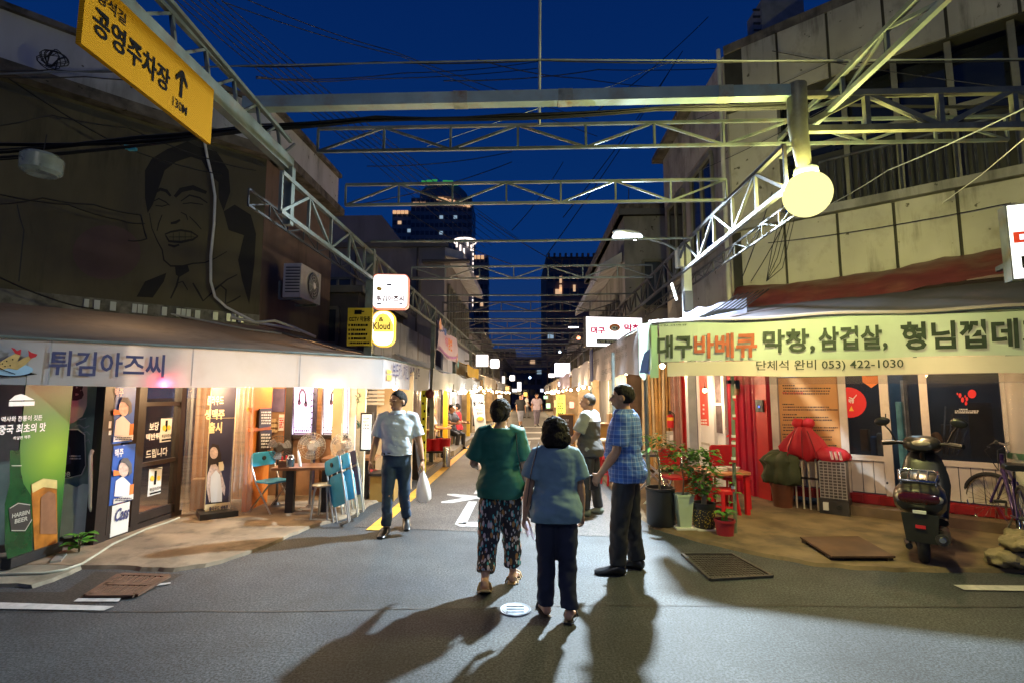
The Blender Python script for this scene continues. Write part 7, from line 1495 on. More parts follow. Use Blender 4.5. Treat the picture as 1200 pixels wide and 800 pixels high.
sit = dict(armR=(14, 30, 60, 5), armL=(14, 30, 60, 5), legR=(80, 85, 6, 0), legL=(80, 85, 6, 0), hair='short', hem=.5, loose=.02)
for lab, px, Y, rz, cs, dz_ in (('seated customer in a pale top at a table of the second left stall', 513.5, 13.2, 100, (.5, .42, .5), .0), ('seated customer in a dark top deeper in the second left stall', 536, 15.5, 60, (.03, .03, .04), 0), ('seated customer in red near the white banner stand', 544, 16.5, -80, (.4, .02, .03), 0)):
    q = at(px, 500, Y); person(lab, (q.x-.2, Y, .0), rad(rz), 1.62, sit, dict(skin=skin2, shirt=M('cloth_s%d' % int(px), cs, .8), trousers=tr4, shoe=shoe_b), vox=.018)
# ------------------------------------------------------------------ RIGHT: plants along the edge
def pot_plant_leaves(t, base, h, spread, n, L_, w_, mt, name='foliage', lo=.35, seed=1, cols=None):
    r = random.Random(seed); m = MB()
    for i in range(n):
        a = r.uniform(0, 6.28); f = r.uniform(lo, 1); rr = spread*math.sqrt(r.random())*(1.15-abs(f-.65)); z = h*f
        b = base+V((rr*math.cos(a), rr*math.sin(a), z)); m.c = r.choice((0, 0, 1)); plant_leaf(m, b, (math.cos(a+r.uniform(-.9, .9)), math.sin(a+r.uniform(-.9, .9)), r.uniform(-.5, .3)), L_*r.uniform(.7, 1.2), w_*r.uniform(.8, 1.2), r.uniform(-.3, .4))
    return part(name, m, [mt, leaf_d], t, None, None, 'stuff')
def branches(t, base, h, spread, n, r0, seed):
    r = random.Random(seed); m = MB(); m.tube([base, base+V((.01, 0, h*.4)), base+V((-.01, .01, h*.75))], [r0, r0*.8, r0*.5], 7)
    for i in range(n):
        a = r.uniform(0, 6.28); z = h*r.uniform(.35, .75); p = base+V((0, 0, z)); q = p+V((spread*.7*math.cos(a), spread*.7*math.sin(a), h*.22)); m.tube([p, p.lerp(q, .5)+V((0, 0, .03)), q], [r0*.35, r0*.25, r0*.12], 5)
    return part('trunk', m, stem_m, t, 60)
soil = M('soil', (.06, .04, .025), .95, 0, .4, 30, .5)
p = gp(775, 617); t = thing('potted_plant', 'thin young tree in a big black drum planter, beside the man in the plaid shirt', 'plant', p)
m = MB(); m.lathe([(.001, .03), (.155, .03), (.17, .05), (.17, .44), (.18, .45), (.18, .475), (.165, .475), (.16, .43), (.001, .43)], p, 26); part('planter', m, M('black_drum', (.02, .02, .021), .45, 0, .2, 5, .06), t, 40)
m = MB(); m.lathe([(.001, 0), (.12, 0), (.13, .03), (.001, .03)], p, 16); part('caster_base', m, black, t, 40)
b = p+V((-.01, 0, .43)); m = MB(); m.lathe([(.158, .0), (.001, .015)], b, 18, False); part('soil', m, soil, t); branches(t, b, .62, .16, 5, .014, 3); pot_plant_leaves(t, b+V((0, 0, .2)), .48, .2, 90, .09, .02, leaf_m, lo=.5, seed=3)
p = gp(802, 621); t = thing('potted_plant', 'small tree in a tall pale green tapered pot on a white stand', 'plant', p)
m = MB(); pr = lambda s, z: [p+V((a*s, b_*s, z)) for a, b_ in ((-1, -1), (1, -1), (1, 1), (-1, 1))]
m.loft([pr(.062, .05), pr(.095, .4), pr(.1, .4), pr(.1, .425), pr(.085, .425), pr(.082, .38)]); part('pot', m, M('pale_green_pot', (.5, .6, .42), .4, 0, .08, 4, .03), t)
def wstand(p, r_=.12):
    m = MB(); m.box(p+V((0, 0, .04)), (r_*2, r_*1.8, .02))
    for a in (-1, 1):
        for b_ in (-1, 1): m.box(p+V((a*r_*.8, b_*r_*.7, .016)), (.035, .03, .03))
    part('stand', m, white_p, t)
wstand(p); b = p+V((0, 0, .4)); branches(t, b, .5, .16, 6, .011, 5); pot_plant_leaves(t, b+V((-.04, 0, .1)),   .5, .2, 170, .08, .023, leaf_m, lo=.35, seed=5)
p = gp(827, 623)+V((0, .03, 0)); t = thing('potted_plant', 'dense glossy ficus in a black and gold speckled round pot', 'plant', p); gd = M('gold_speckle', (.5, .36, .03), .35, .3, .2, 30, .1)
m = MB(); m.lathe([(.001, .05), (.11, .05), (.125, .1), (.128, .25), (.124, .28)], p, 24); part('pot', m, black, t, 40); m = MB(); m.lathe([(.122, .27), (.132, .29), (.132, .335), (.12, .335), (.115, .3), (.001, .3)], p, 24); part('rim', m, black, t, 40)
m = MB()
for i in range(300): a = rnd.uniform(0, 6.28); z = rnd.uniform(.07, .265); r_ = .127 if z > .1 else .112+z*.13; c = p+V((r_*math.cos(a), r_*math.sin(a), z)); m.sph(c, .0052, 5, 3)
part('speckles', m, gd, t, kind='stuff'); wstand(p, .11)
b = p+V((0, 0, .3)); m = MB(); m.tube([b, b+V((.01, 0, .12)), b+V((-.01, 0, .25)), b+V((0, 0, .42))], [.032, .027, .024, .014], 10); [m.tube([b+V((0, 0, .1+.07*k)), b+V((.09*math.cos(k*2.2), .09*math.sin(k*2.2), .2+.08*k)), b+V((.17*math.cos(k*2.2), .17*math.sin(k*2.2), .28+.08*k))], [.012, .009, .004], 6) for k in range(4)]; part('trunk', m, M('pale_bark', (.3, .25, .16), .8, 0, .3, 8, .3), t, 60)
pot_plant_leaves(t, b, .66, .2, 420, .07, .025, leaf_m, lo=.15, seed=8)
p = gp(850, 629); t = thing('potted_plant', 'red plastic pot with a few broad green leaves at the pavement edge', 'plant', p)
m = MB(); m.lathe([(.001, .0), (.085, .0), (.105, .17), (.115, .172), (.116, .2), (.106, .2), (.1, .17), (.001, .17)], p, 24); part('pot', m, M('pot_red', (.36, .02, .035), .45, 0, .15, 5, .05), t, 40)
m = MB(); m.lathe([(.1, .175), (.001, .185)], p, 16, False); part('soil', m, soil, t)
for k in range(9): a = k*2.4; m = MB(); b0 = p+V((.03*math.cos(a), .03*math.sin(a), .18)); plant_leaf(m, b0+V((0, 0, .05+.02*(k % 3))), (math.cos(a), math.sin(a), .2), .1, .045, .5); m.tube([b0-V((0, 0, .02)), b0+V((0, 0, .05+.02*(k % 3)))], .004, 4); part('leaf', m, leaf_m, t)

# ------------------------------------------------------------------ RIGHT: things in front of the shop
def shp(x, n=.25): q = SF.p(sxx(x), 0, n); return V((q.x, q.y, .03))
p = shp(919, .3); t = thing('bucket_stack', 'stack of brown plastic buckets', 'bucket', p); t['label'] = 'stack of brown plastic buckets under a dark green sack, left of the red bundle'
for k in range(4): m = MB(); z = k*.045; m.lathe([(.12, z), (.155, .3+z), (.165, .3+z), (.165, .325+z), (.15, .325+z)], p, 22, k == 0); part('bucket', m, M('brown_bucket', (.16, .06, .03), .45, 0, .2, 5, .05), t, 40)
m = MB(); c = p+V((0, 0, .6)); rr = []
for z, r_ in ((.33, .2), (.42, .225), (.5, .22), (.57, .2), (.63, .23), (.69, .2), (.74, .12), (.755, .03)): rr.append([p+RX*(r_*1.1*math.cos(a)*(1+.12*math.sin(a*7+z*9)+.3*noise.noise(V((math.cos(a)*2, math.sin(a)*2, z*7)))))+RN*(r_*.9*math.sin(a)*(1+.12*math.sin(a*8+z*5)))+V((0, 0, z+.05*noise.noise(V((math.cos(a)*2.5, math.sin(a)*2.5, z*3))))) for a in [i*math.pi/28 for i in range(56)]])
m.loft(rr)
solo('green_sack', m, M('sack_green', (.045, .06, .022), .8, 0, .3, 5, .3), 'crumpled dark green sack on top of the brown buckets', 'sack', c-V((0, 0, .15)), sm=60)
p = shp(946, .28); t = thing('folding_table', 'folded white trestle with pale legs under the red bundle', 'table', p); dx = RX
for s in (-.13, -.04, .04, .13): m = MB(); m.tube([p+dx*s, p+dx*s+V((0, 0, .72))], .013, 8); part('leg', m, cream_p, t, 40)
m = MB(); m.bar(p+dx*-.15+V((0, 0, .42)), p+dx*.15+V((0, 0, .42)), .03); m.bar(p+dx*-.15+V((0, 0, .72)), p+dx*.15+V((0, 0, .72)), .05); part('rail', m, dk, t)
red_c = M('red_fabric', (.42, .008, .018), .65, 0, .2, 5, .3, 20)
p0_ = p+V((0, 0, .74)); m = MB(); rr = []                                                       # two knotted heads over a flared skirt
for z, rx, ry in ((-.06, .13, .06), (0, .27, .11), (.1, .29, .12), (.22, .22, .1), (.34, .11, .08), (.38, .1, .07)):
    rr.append([p0_+dx*(rx*math.cos(a)*(1+.1*math.sin(a*9+z*5)+.1*noise.noise(V((math.cos(a)*3, math.sin(a)*3, z*6)))))-RN*(-ry*math.sin(a)*(1+.22*math.sin(a*7)))+V((0, 0, z+.03*math.sin(a*4)*(1 if z < .1 else .2))) for a in [i*math.pi/24 for i in range(48)]])
m.loft(rr); t = thing('parasol_bundle', 'bundle of folded red parasols gathered into two knotted tops', 'parasol', p0_); part('canopy', m, red_c, t, 50)
for s in (-.06, .07): m = MB(); c = p0_+dx*s+V((0, 0, .43)); m.sph(c, (.085, .07, .075), 18, 12); [setattr(v_, 'z', v_.z+.02*noise.noise(v_*14)) for v_ in m.v]; part('knotted_top', m, red_c, t, 60)
m = MB(); [m.tube([p0_+dx*x0-RN*-.11+V((0, 0, .34)), p0_+dx*(x0*2.1)-RN*-.13+V((0, 0, .1)), p0_+dx*(x0*2.4)-RN*-.125+V((0, 0, -.04))], .008, 5) for x0 in (-.08, .0, .07)]; part('seam', m, M('dark_red_fabric', (.2, .004, .01), .7), t, 50)
p = shp(978, .3); t = thing('heater', 'gas heater with a pale wire grille and a dark base, left of the glass panes', 'heater', p); AZ = math.atan2(RX.y, RX.x); hp_ = lambda a, b_, z: p+RX*a-RN*(-b_)+V((0, 0, z))
m = MB(); m.prism([hp_(-.17, .12, .0), hp_(.17, .12, 0), hp_(.17, -.14, 0), hp_(-.17, -.14, 0)], (0, 0, .19)); part('base', m, M('heater_base', (.05, .045, .045), .4, .2, .2, 6, .05), t)
m = MB(); m.prism([hp_(-.155, .06, .19), hp_(.155, .06, .19), hp_(.155, -.13, .19), hp_(-.155, -.13, .19)], (0, 0, .5)); part('body', m, M('heater_back', (.16, .14, .13), .4, .4, .2, 6, .05), t)
m = MB()
for k in range(7): m.bar(hp_(-.15+k*.05, .1, .2), hp_(-.15+k*.05, .1, .68), .008)
for k in range(13): m.bar(hp_(-.155, .1, .21+k*.039), hp_(.155, .1, .21+k*.039), .009)
part('grille', m, M('grille_pale', (.55, .52, .46), .4, .3, .1), t)
m = MB(); m.bar(hp_(-.12, .125, .1), hp_(-.06, .125, .1), .06, .1); part('label_plate', m, paper, t); m = MB(); m.cyl(hp_(.06, .12, .1), hp_(.06, .15, .1), .03, None, 12); part('knob', m, black, t, 40)
c = hp_(0, -.02, .7); m = MB(); rr = []
for z, k in ((0, 1), (.05, 1.08), (.09, 1.0), (.13, .8), (.15, .5)): rr.append([c+RX*(.2*k*math.copysign(abs(math.cos(a))**.5, math.cos(a)))-RN*(-.13*k*math.copysign(abs(math.sin(a))**.5, math.sin(a)))+V((0, 0, z+.018*math.sin(a*3))) for a in [i*.2618 for i in range(24)]])
m.loft(rr); t = thing('folded_cloth', 'folded red cloth with pale stripes lying on the heater', 'cloth', c); part('cloth', m, red_c, t, 60)
m = MB(); [m.bar(hp_(x, .135, .715), hp_(x-.02, .115, .82), .028, .01) for x in (.02, .07, .12)]; part('stripe', m, M('pale_stripe', (.7, .5, .45), .7), t)

# ------------------------------------------------------------------ scooter seen from behind
p = gp(1083, 667); t = thing('scooter', 'dark parked scooter with a luggage rack and red tail light, seen from behind', 'scooter', p, rad(-41), local=True)
sb = M('scooter_silver', (.075, .07, .062), .3, .6, .15, 5, .04, coat=.3); sd = M('scooter_black', (.014, .014, .014), .3, 0, .2, 6, .03)
def wheel(par, y, R_, w_, rimm, nm='wheel'):
    m = MB(); N_ = 28; rr = []
    for i in range(N_+1):
        a = 2*math.pi*i/N_; c = V((0, y+(R_-w_)*math.cos(a), R_+(R_-w_)*math.sin(a))); e_ = V((0, math.cos(a), math.sin(a)))
        rr.append([c+e_*w_*math.cos(b_)+V((w_*.8*math.sin(b_), 0, 0)) for b_ in [2*math.pi*j/10 for j in range(10)]])
    m.loft(rr, False); o = part(nm, m, rubber, par, 60); m = MB(); m.tube([(-.03, y, R_), (.03, y, R_)], [R_-w_*1.8]*2, 20); part('rim', m, rimm, o, 40); return o
wheel(t, 0.22, .215, .055, steel_d); wheel(t, 1.38, .215, .045, steel_d)
def sect(y, pts): return [V((x, y, z)) for x, z in pts]
def hull(cx, w_, z0, z1, n=16, e=2.6): return [((w_*math.copysign(abs(math.cos(a))**(2/e), math.cos(a))), (z0+z1)/2+(z1-z0)/2*math.copysign(abs(math.sin(a))**(2/e), math.sin(a))) for a in [2*math.pi*i/n for i in range(n)]]
m = MB(); m.loft([sect(y, hull(0, w_, z0, z1)) for y, w_, z0, z1 in ((.0, .1, .6, .68), (.03, .175, .5, .72), (.12, .205, .46, .76), (.3, .2, .42, .78), (.55, .17, .36, .72), (.72, .13, .3, .55))]); part('tail_body', m, sb, t, 50)
m = MB(); m.loft([sect(y, hull(0, w_, z0, z1)) for y, w_, z0, z1 in ((.12, .13, .74, .8), (.2, .16, .75, .84), (.5, .155, .74, .83), (.74, .11, .7, .78))]); part('seat', m, sd, t, 50)
m = MB(); m.loft([sect(y, hull(0, w_, z0, z1)) for y, w_, z0, z1 in ((-.02, .1, .6, .66), (-.005, .155, .585, .69), (.05, .17, .585, .7))]); o = part('tail_light', m, M('tail_red', (.05, .006, .006), .15, 0, .3, 6, 0, coat=.5), t, 50)
for s in (-1, 1): m = MB(); m.sph((s*.145, .03, .635), (.035, .03, .035), 12, 8); part('indicator', m, M('indicator_grey', (.4, .36, .32), .2), o, 60)
m = MB(); m.tube([(-.13, -.03, .8), (.13, -.03, .8), (.15, .2, .86), (.12, .34, .86), (-.12, .34, .86), (-.15, .2, .86), (-.13, -.03, .8)], .012, 6); [m.tube([(x, -.03, .8), (x, .34, .86)], .008, 5) for x in (-.07, 0, .07)]; [m.tube([(s*.14, .12, .84), (s*.13, .12, .74)], .01, 5) for s in (-1, 1)]; part('luggage_rack', m, chrome, t, 60)
m = MB(); m.prism([(-.115, .0, .24), (.115, .0, .24), (.14, -.02, .5), (-.14, -.02, .5)], (0, .02, 0)); o = part('number_plate', m, M('plate_dark', (.018, .019, .016), .6, 0, .2, 6, .05), t); m = MB(); m.box((0, -.018, .385), (.075, .006, .03)); part('sticker', m, M('red_print', 0), o)
m = MB(); m.box((0, -.02, .52), (.1, .03, .025)); part('plate_light', m, white_p, t)
m = MB(); m.loft([sect(y, hull(0, .06, .14, .42)) for y in (.1, .3, .6)]); m.tube([(.13, .1, .3), (.14, .5, .26)], .06, 12); part('engine', m, sd, t, 50)
m = MB(); m.tube([(.15, -.02, .29), (.15, .1, .29), (.15, .45, .26)], [.052, .062, .045], 14); o = part('exhaust', m, M('exhaust', (.06, .055, .05), .4, .5, .3, 8, .1), t, 50); m = MB(); m.cyl((.15, -.022, .29), (.15, -.03, .29), .03, .024, 12); part('exhaust_tip', m, chrome, o)
m = MB(); m.tube([(-.07, .22, .215), (-.1, .1, .3), (-.11, .12, .45)], .025, 8); m.tube([(-.1, .05, .18), (-.13, .3, .17), (-.1, .6, .2)], .03, 8); part('stand_arm', m, sd, t, 60)
m = MB(); m.loft([sect(y, hull(0, w_, z0, z1)) for y, w_, z0, z1 in ((.7, .19, .26, .36), (1.0, .18, .26, .33), (1.1, .2, .28, .6), (1.16, .22, .4, .86), (1.22, .17, .66, .98), (1.27, .1, .8, 1.0))]); part('leg_shield', m, sd, t, 50)
m = MB(); m.loft([sect(y, hull(0, w_, z0, z1)) for y, w_, z0, z1 in ((1.22, .05, .16, .5), (1.36, .085, .3, .5), (1.52, .05, .2, .42))]); part('front_fender', m, sd, t, 50)
m = MB(); m.tube([(0, 1.36, .22), (0, 1.26, .6), (0, 1.16, 1.0)], .03, 8); m.tube([(-.33, 1.0, 1.06), (-.2, 1.1, 1.07), (0, 1.14, 1.03), (.2, 1.1, 1.07), (.33, 1.0, 1.06)], .018, 8); [m.tube([(s*.24, 1.07, 1.068), (s*.35, .985, 1.06)], .026, 8) for s in (-1, 1)]; part('handlebar', m, sd, t, 60)
m = MB(); m.loft([sect(y, hull(0, w_, z0, z1)) for y, w_, z0, z1 in ((1.04, .1, 1.0, 1.08), (1.1, .17, .98, 1.13), (1.2, .17, .95, 1.15), (1.3, .1, .98, 1.1))]); o = part('headlamp_cowl', m, sd, t, 50); m = MB(); m.sph((0, 1.05, 1.07), (.085, .03, .035), 14, 8); part('dial', m, M('dial_glass', (.35, .3, .25), .1), o, 60)
for s in (-1, 1): m = MB(); m.tube([(s*.22, 1.08, 1.08), (s*.27, 1.06, 1.2), (s*.32, 1.02, 1.27)], .009, 6); o = part('mirror_arm', m, sd, t, 60); m = MB(); m.sph((s*.33, 1.01, 1.3), (.075, .02, .05), 16, 8, Matrix.Rotation(s*.2, 3, 'Y')); part('mirror', m, sd, o, 60)
# ------------------------------------------------------------------ bicycle against the wrapped pole
p = V((5.1, 5.25, .03)); t = thing('bicycle', 'purple bicycle with a kickstand leaning by the wrapped pole', 'bicycle', p, rad(-35), local=True)
fr = M('bike_purple', (.03, .015, .1), .3, .3, .2, 6, .03, coat=.3)
def steer(m):
    for v_ in m.v: d_ = Matrix.Rotation(.85, 3, 'Z')@V((v_.x, v_.y-.93, 0)); v_.x, v_.y = d_.x, d_.y+.93
    return m
def bwheel(y):
    st = steer if y > .5 else (lambda q: q)
    m = MB(); R_ = .315; rr = []
    for i in range(41):
        a = 2*math.pi*i/40; c = V((0, y+R_*math.cos(a), .335+R_*math.sin(a))); e_ = V((0, math.cos(a), math.sin(a))); rr.append([c+e_*.02*math.cos(b_)+V((.02*math.sin(b_), 0, 0)) for b_ in [2*math.pi*j/8 for j in range(8)]])
    m.loft(rr, False); o = part('wheel', st(m), rubber, t, 60); m = MB(); m.tube([(0, y+.288*math.cos(i*.157), .335+.288*math.sin(i*.157)) for i in range(41)], .011, 6, False); part('rim', st(m), chrome, o, 60)
    m = MB()
    for k in range(24): a = k*.2618; m.tube([(.02*(-1)**k, y, .335), (0, y+.285*math.cos(a), .335+.285*math.sin(a))], .0022, 3, False)
    part('spokes', st(m), chrome, o); m = MB(); m.cyl((-.04, y, .335), (.04, y, .335), .022, None, 10); part('hub', st(m), steel_d, o, 40)
bwheel(0); bwheel(1.04)
m = MB(); BB = (0, .44, .29); [m.tube(q, r_, 10) for q, r_ in (([BB, (0, .3, .72)], .017), ([BB, (0, .86, .74)], .019), ([(0, .31, .68), (0, .85, .82)], .017), ([(0, .88, .68), (0, .84, .9)], .02), ([(.05, 0, .335), (.03, .42, .29)], .011), ([(-.05, 0, .335), (-.03, .42, .29)], .011), ([(.05, 0, .335), (.02, .3, .66)], .01), ([(-.05, 0, .335), (-.02, .3, .66)], .01))]; part('frame', m, fr, t, 60)
m = MB(); [m.tube([(s*.05, 1.04, .335), (s*.045, .92, .62), (0, .88, .68)], .013, 8) for s in (-1, 1)]; part('fork', steer(m), fr, t, 60)
m = MB(); m.loft([sect(y, hull(0, w_, z0, z1)) for y, w_, z0, z1 in ((.12, .09, .79, .85), (.2, .11, .78, .87), (.32, .07, .79, .86), (.42, .025, .8, .84))]); o = part('saddle', m, sd, t, 50); m = MB(); m.tube([(0, .3, .7), (0, .28, .8)], .014, 8); part('seat_post', m, chrome, o, 40)
m = MB(); m.tube([(0, .84, .9), (0, .88, 1.0), (.14, .88, 1.04), (.27, .78, 1.04)], .013, 8); m.tube([(0, .88, 1.0), (-.14, .88, 1.04), (-.27, .78, 1.04)], .013, 8); o = part('handlebar', steer(m), chrome, t, 60)
for s in (-1, 1): m = MB(); m.tube([(s*.2, .83, 1.04), (s*.31, .75, 1.04)], .019, 8); part('grip', steer(m), rubber, o, 60); m = MB(); m.tube([(s*.18, .86, 1.03), (s*.2, .92, .98), (s*.27, .84, .98)], .007, 6); part('brake_lever', steer(m), black, o, 60)
m = MB(); [m.tube([(s*.16, .88, 1.03), (s*.1, 1.02, .92), (0, .96, .7)], .005, 5) for s in (-1, 1)]; part('brake_cable', steer(m), cable_m, t, 60)
m = MB(); m.lathe([(.09, -.006), (.095, 0), (.09, .006)], (0, 0, 0), 20); mm = MB(); mm.add([V((.05, .44+q.x, .29+q.y))+V((q.z, 0, 0)) for q in m.v], m.f); mm.bar((.07, .44, .29), (.07, .52, .14), .02); mm.bar((-.07, .44, .29), (-.07, .36, .44), .02); o = part('crank', mm, chrome, t, 40)
for s, y, z in ((1, .52, .14), (-1, .36, .44)): m = MB(); m.box((s*.12, y, z), (.1, .07, .025)); part('pedal', m, black, o)
m = MB(); m.tube([(-.03, .3, .31), (-.17, .26, .0)], .009, 6); part('kickstand', m, steel_d, t, 40)
# ------------------------------------------------------------------ second left stall and the stalls beyond
def stall_awning(label, side, u, v0, v1, z0, z1, mt, ub, zb, wav=.02, gp_=None):
    t = thing('awning', label, 'awning', al(u, (v0+v1)/2, z0), group=gp_)
    def val_(a, b): v = v0+(v1-v0)*a; return al(u+.02*math.sin(v*4)*(1-b), v, z0+(z1-z0)*b+wav*math.sin(v*2.3)*(1-b)-(.04 if b == 1 else 0)*math.sin(v*1.7))
    m = MB(); m.sheet(val_, 30, 4); part('valance', m, mt, t, 60)
    m = MB(); m.sheet(lambda a, b: al(u+(ub-u)*b, v0+(v1-v0)*a, z1+(zb-z1)*b-.06*math.sin(b*3.14)), 12, 8); part('roof_sheet', m, mt, t, 60)
    return t
def stall_inside(label, side, u0, u1, v0, v1, mt, cat='stall'):
    t = thing('stall_interior', label, cat, al((u0+u1)/2, v0)); s = side
    m = MB(); albox(m, min(u1, u1+.06*s), max(u1, u1+.06*s), v0, v1, 0, 2.6); albox(m, min(u0, u1), max(u0, u1), v1, v1+.06, 0, 2.5); part('wall', m, mt, t)
    r = random.Random(int(v0*10)); 
    for k in range(int((v1-v0)/.75)):
        v = v0+.3+k*.75; w_, h_ = r.uniform(.3, .6), r.uniform(.3, .8); z = r.uniform(.7, 1.3); c = r.choice(((.6, .55, .5), (.5, .12, .06), (.55, .4, .15), (.12, .12, .2), (.65, .6, .55), (.2, .12, .08)))
        m = MB(); albox(m, min(u1, u1-.05*s), max(u1, u1-.05*s), v, v+w_, z, z+h_); part('wall_poster', m, M('wall_print_%d' % (k % 5), c, .5, 0, .5, 7, 0) if k % 3 else E('added_poster_glow_%d' % (k % 2), ((1, .8, .6), (1, .6, .75))[k % 2], 1.6), t)  # every third poster glows, added to brighten the stall interior
    for k in range(int((v1-v0)/2.2)):
        v = v0+.8+k*2.2; uu = u0+(u1-u0)*.45; o = MB(); albox(o, uu-.35, uu+.35, v-.4, v+.4, .68, .72); q_ = part('table', o, brown_top, t); o = MB(); albox(o, uu-.05, uu+.05, v-.05, v+.05, 0, .68); part('table_leg', o, dk, q_)
    return t
warm_in = M('warm_wall', (.5, .36, .22), .7, 0, .35, 2.5, .1, stain=(.25, .15, .08), sscale=2)
stall_awning('pale blue awning of the second left stall, over the yellow posts', -1, -2.02, 10.65, 20.6, 1.7, 2.13, cloth('pale_blue_canvas', (.42, .5, .62), .25, stain=(.25, .32, .42), samt=.6), -2.9, 2.5)
stall_inside('inside of the second left stall with tables, posters and warm walls', -1, -2.3, -4.1, 10.8, 20.4, warm_in)
stall_awning('bright yellow awning strip above the second left stall', -1, -2.15, 17.5, 21.5, 2.25, 2.62, cloth('yellow_canvas', (.7, .45, .02), .3), -2.7, 2.9)
for k, (lab, v) in enumerate((('yellow post at the near end of the second left stall', 13.4), ('yellow post at the far end of the second left stall', 18.4))): m = MB(); m.box(al(-2.2, v, .95), (.12, .12, 1.9)); solo('awning_post', m, yellow_p, lab, 'post', al(-2.2, v))
p = al(-2.22, 10.75); t = thing('awning_post', 'bright yellow post with black scrawls where the two left awnings meet', 'post', p); m = MB(); m.box(p+V((0, 0, .88)), (.1, .1, 1.76)); part('shaft', m, M('acid_yellow', (.75, .7, .02), .5, 0, .1, 4, .05), t)
m = MB(); [m.box(p+V((rnd.uniform(-.03, .03), -.052, .3+k*.16)), (.04, .006, .05)) for k in range(9)]; part('scrawl', m, ink, t)
m = MB(); m.sph(p+V((.12, -.05, 1.62)), (.1, .08, .1), 14, 10); solo('hat', m, M('maroon_cap', (.12, .012, .015), .5), 'dark red cap hanging by the black and yellow post', 'cap', p+V((.12, -.05, 1.5)), sm=60)
m = MB(); m.prism([al(-2.35, 9.9, .02), al(-2.05, 9.6, .02), al(-2.22, 9.9, .75)], (.05, .06, .02)); solo('leaning_sign', m, dk, 'folded black board leaning by the yellow scrawled post', 'board', al(-2.2, 9.9))
m = MB(); albox(m, -3.1, -2.95, 8.0, 9.2, 0, 1.9); t = thing('beige_panel', 'beige panel door behind the walking man', 'door', al(-3, 8.3)); part('panel', m, M('beige_panel', (.6, .45, .28), .6, 0, .1, 3, .05), t); m = MB(); q = at(462, 490, 8.9); m.box((q.x, 8.95, 1.0), (.62, .05, 2.0)); part('leaf', m, M('beige_panel', 0), t)
m = MB(); [m.box((at(440, 466, 8.8).x, 8.8, 1.45+k*.065), (.3, .012, .045)) for k in range(8)]; solo('slatted_blind', m, white_p, 'pale slatted blind just right of the cream post', 'blind', (at(440, 466, 8.8).x, 8.8, 1.4), kind=None)
for k in range(3): curtain(('greyish plastic curtain hanging in the second left stall, nearest', 'greyish plastic curtain hanging in the second left stall, middle one', 'greyish plastic curtain hanging in the second left stall, farthest')[k], al(-2.5, 11.0+k*2.3), al(-2.5, 11.8+k*2.3), .5, 1.9, .05, 2, k, mt=vinyl('dull_vinyl', (.6, .52, .56), .5))
p = gp(523, 547); m = MB(); m.lathe([(.001, 0), (.085, 0), (.085, .44), (.08, .45), (.001, .45)], p, 18); solo('steel_bin', m, chrome, 'shiny steel cylinder at the edge of the yellow line', 'bin', p, sm=40)
p = al(-2.2, 12.1); t = thing('red_tub', 'red plastic baskets stacked beside the second left stall', 'basket', p)
for k in range(3): m = MB(); c = p+V((-.22+.2*k, .05*k, .3)); m.lathe([(.12, 0), (.15, .26), (.16, .27), (.145, .27), (.11, .02)], c, 14); part('basket', m, red_p, t, 40)
m = MB(); m.box(p+V((0, 0, .28)), (.7, .35, .03)); [m.box(p+V((s*.3, 0, .14)), (.04, .3, .28)) for s in (-1, 1)]; part('stand', m, dk, t)
m = MB(); albox(m, -2.3, -2.0, 13.6, 20, 0, .14); struct('platform_edge', m, conc_m)
for k, (lab, v) in enumerate((('wooden bench table by the first yellow post', 12.9), ('wooden table with stools past the first yellow post', 15.2), ('wooden table near the white banner stand', 17.2))):
    t = thing('table', lab, 'table', al(-2.65, v), group='tables of the second left stall'); m = MB(); albox(m, -3.05, -2.3, v-.35, v+.35, .7, .74); part('table_top', m, M('pale_wood', 0), t)
    for a in (-1, 1):
        for b_ in (-1, 1): m = MB(); m.box(al(-2.67+a*.33, v+b_*.3, .35), (.05, .05, .7)); part('leg', m, M('pale_wood', 0), t)
F = FP(at(556, 509, 19.4), (1, -.12, 0)); t = thing('banner_stand', 'white leaning banner stand with black letters and a bowl of noodles picture', 'banner stand', F.p(.25, 0)); F.l = .012
m = MB(); a, b, w_, h_ = F.box(553, 462, 569, 509); sk = .14; m.prism([F.p(a+sk, b, 0), F.p(a+sk+w_*.85, b+.02, 0), F.p(a+w_*.82, b+h_, 0), F.p(a, b+h_, 0)], F.N*.01); part('banner', m, M('paper_white', 0), t)
m = MB(); F.pt(m, '방아두', 554.5, 468, 567, 475, .05, 2); F.pt(m, '잔치국수', 557, 478, 566, 481, .03, 2); F.pt(m, '칼국수', 559, 482, 566, 485, .02, 2); part('lettering', m, ink, t); m = MB(); F.pd(m, 563, 491, 4.6, 3.4, 2); o = part('bowl_picture', m, M('bowl_print', (.35, .3, .25), .6), t); m = MB(); F.pd(m, 563, 490, 3.4, 2.2, 3); part('noodle_picture', m, ink_y, o)
for k, (x, y, Y, wh, pw) in enumerate(((531, 461.5, 12.8, 0, 60), (545, 458.5, 15.6, 1, 66), (553, 459, 17.4, 0, 0), (559, 457, 19, 1, 72), (563, 454, 20.5, 0, 0))):
    bulb(at(x, y, Y), ('bare warm bulb by the first yellow post', 'bright white bulb, second along the second left stall', 'warm bulb, third along the second left stall', 'white bulb, fourth along the second left stall', 'warm bulb at the far end of the second left stall')[k], 'bulbs of the second left stall', pw, .05, bulb_w if wh else None, (1, .85, .7) if wh else (1, .62, .28), lit=pw > 0)
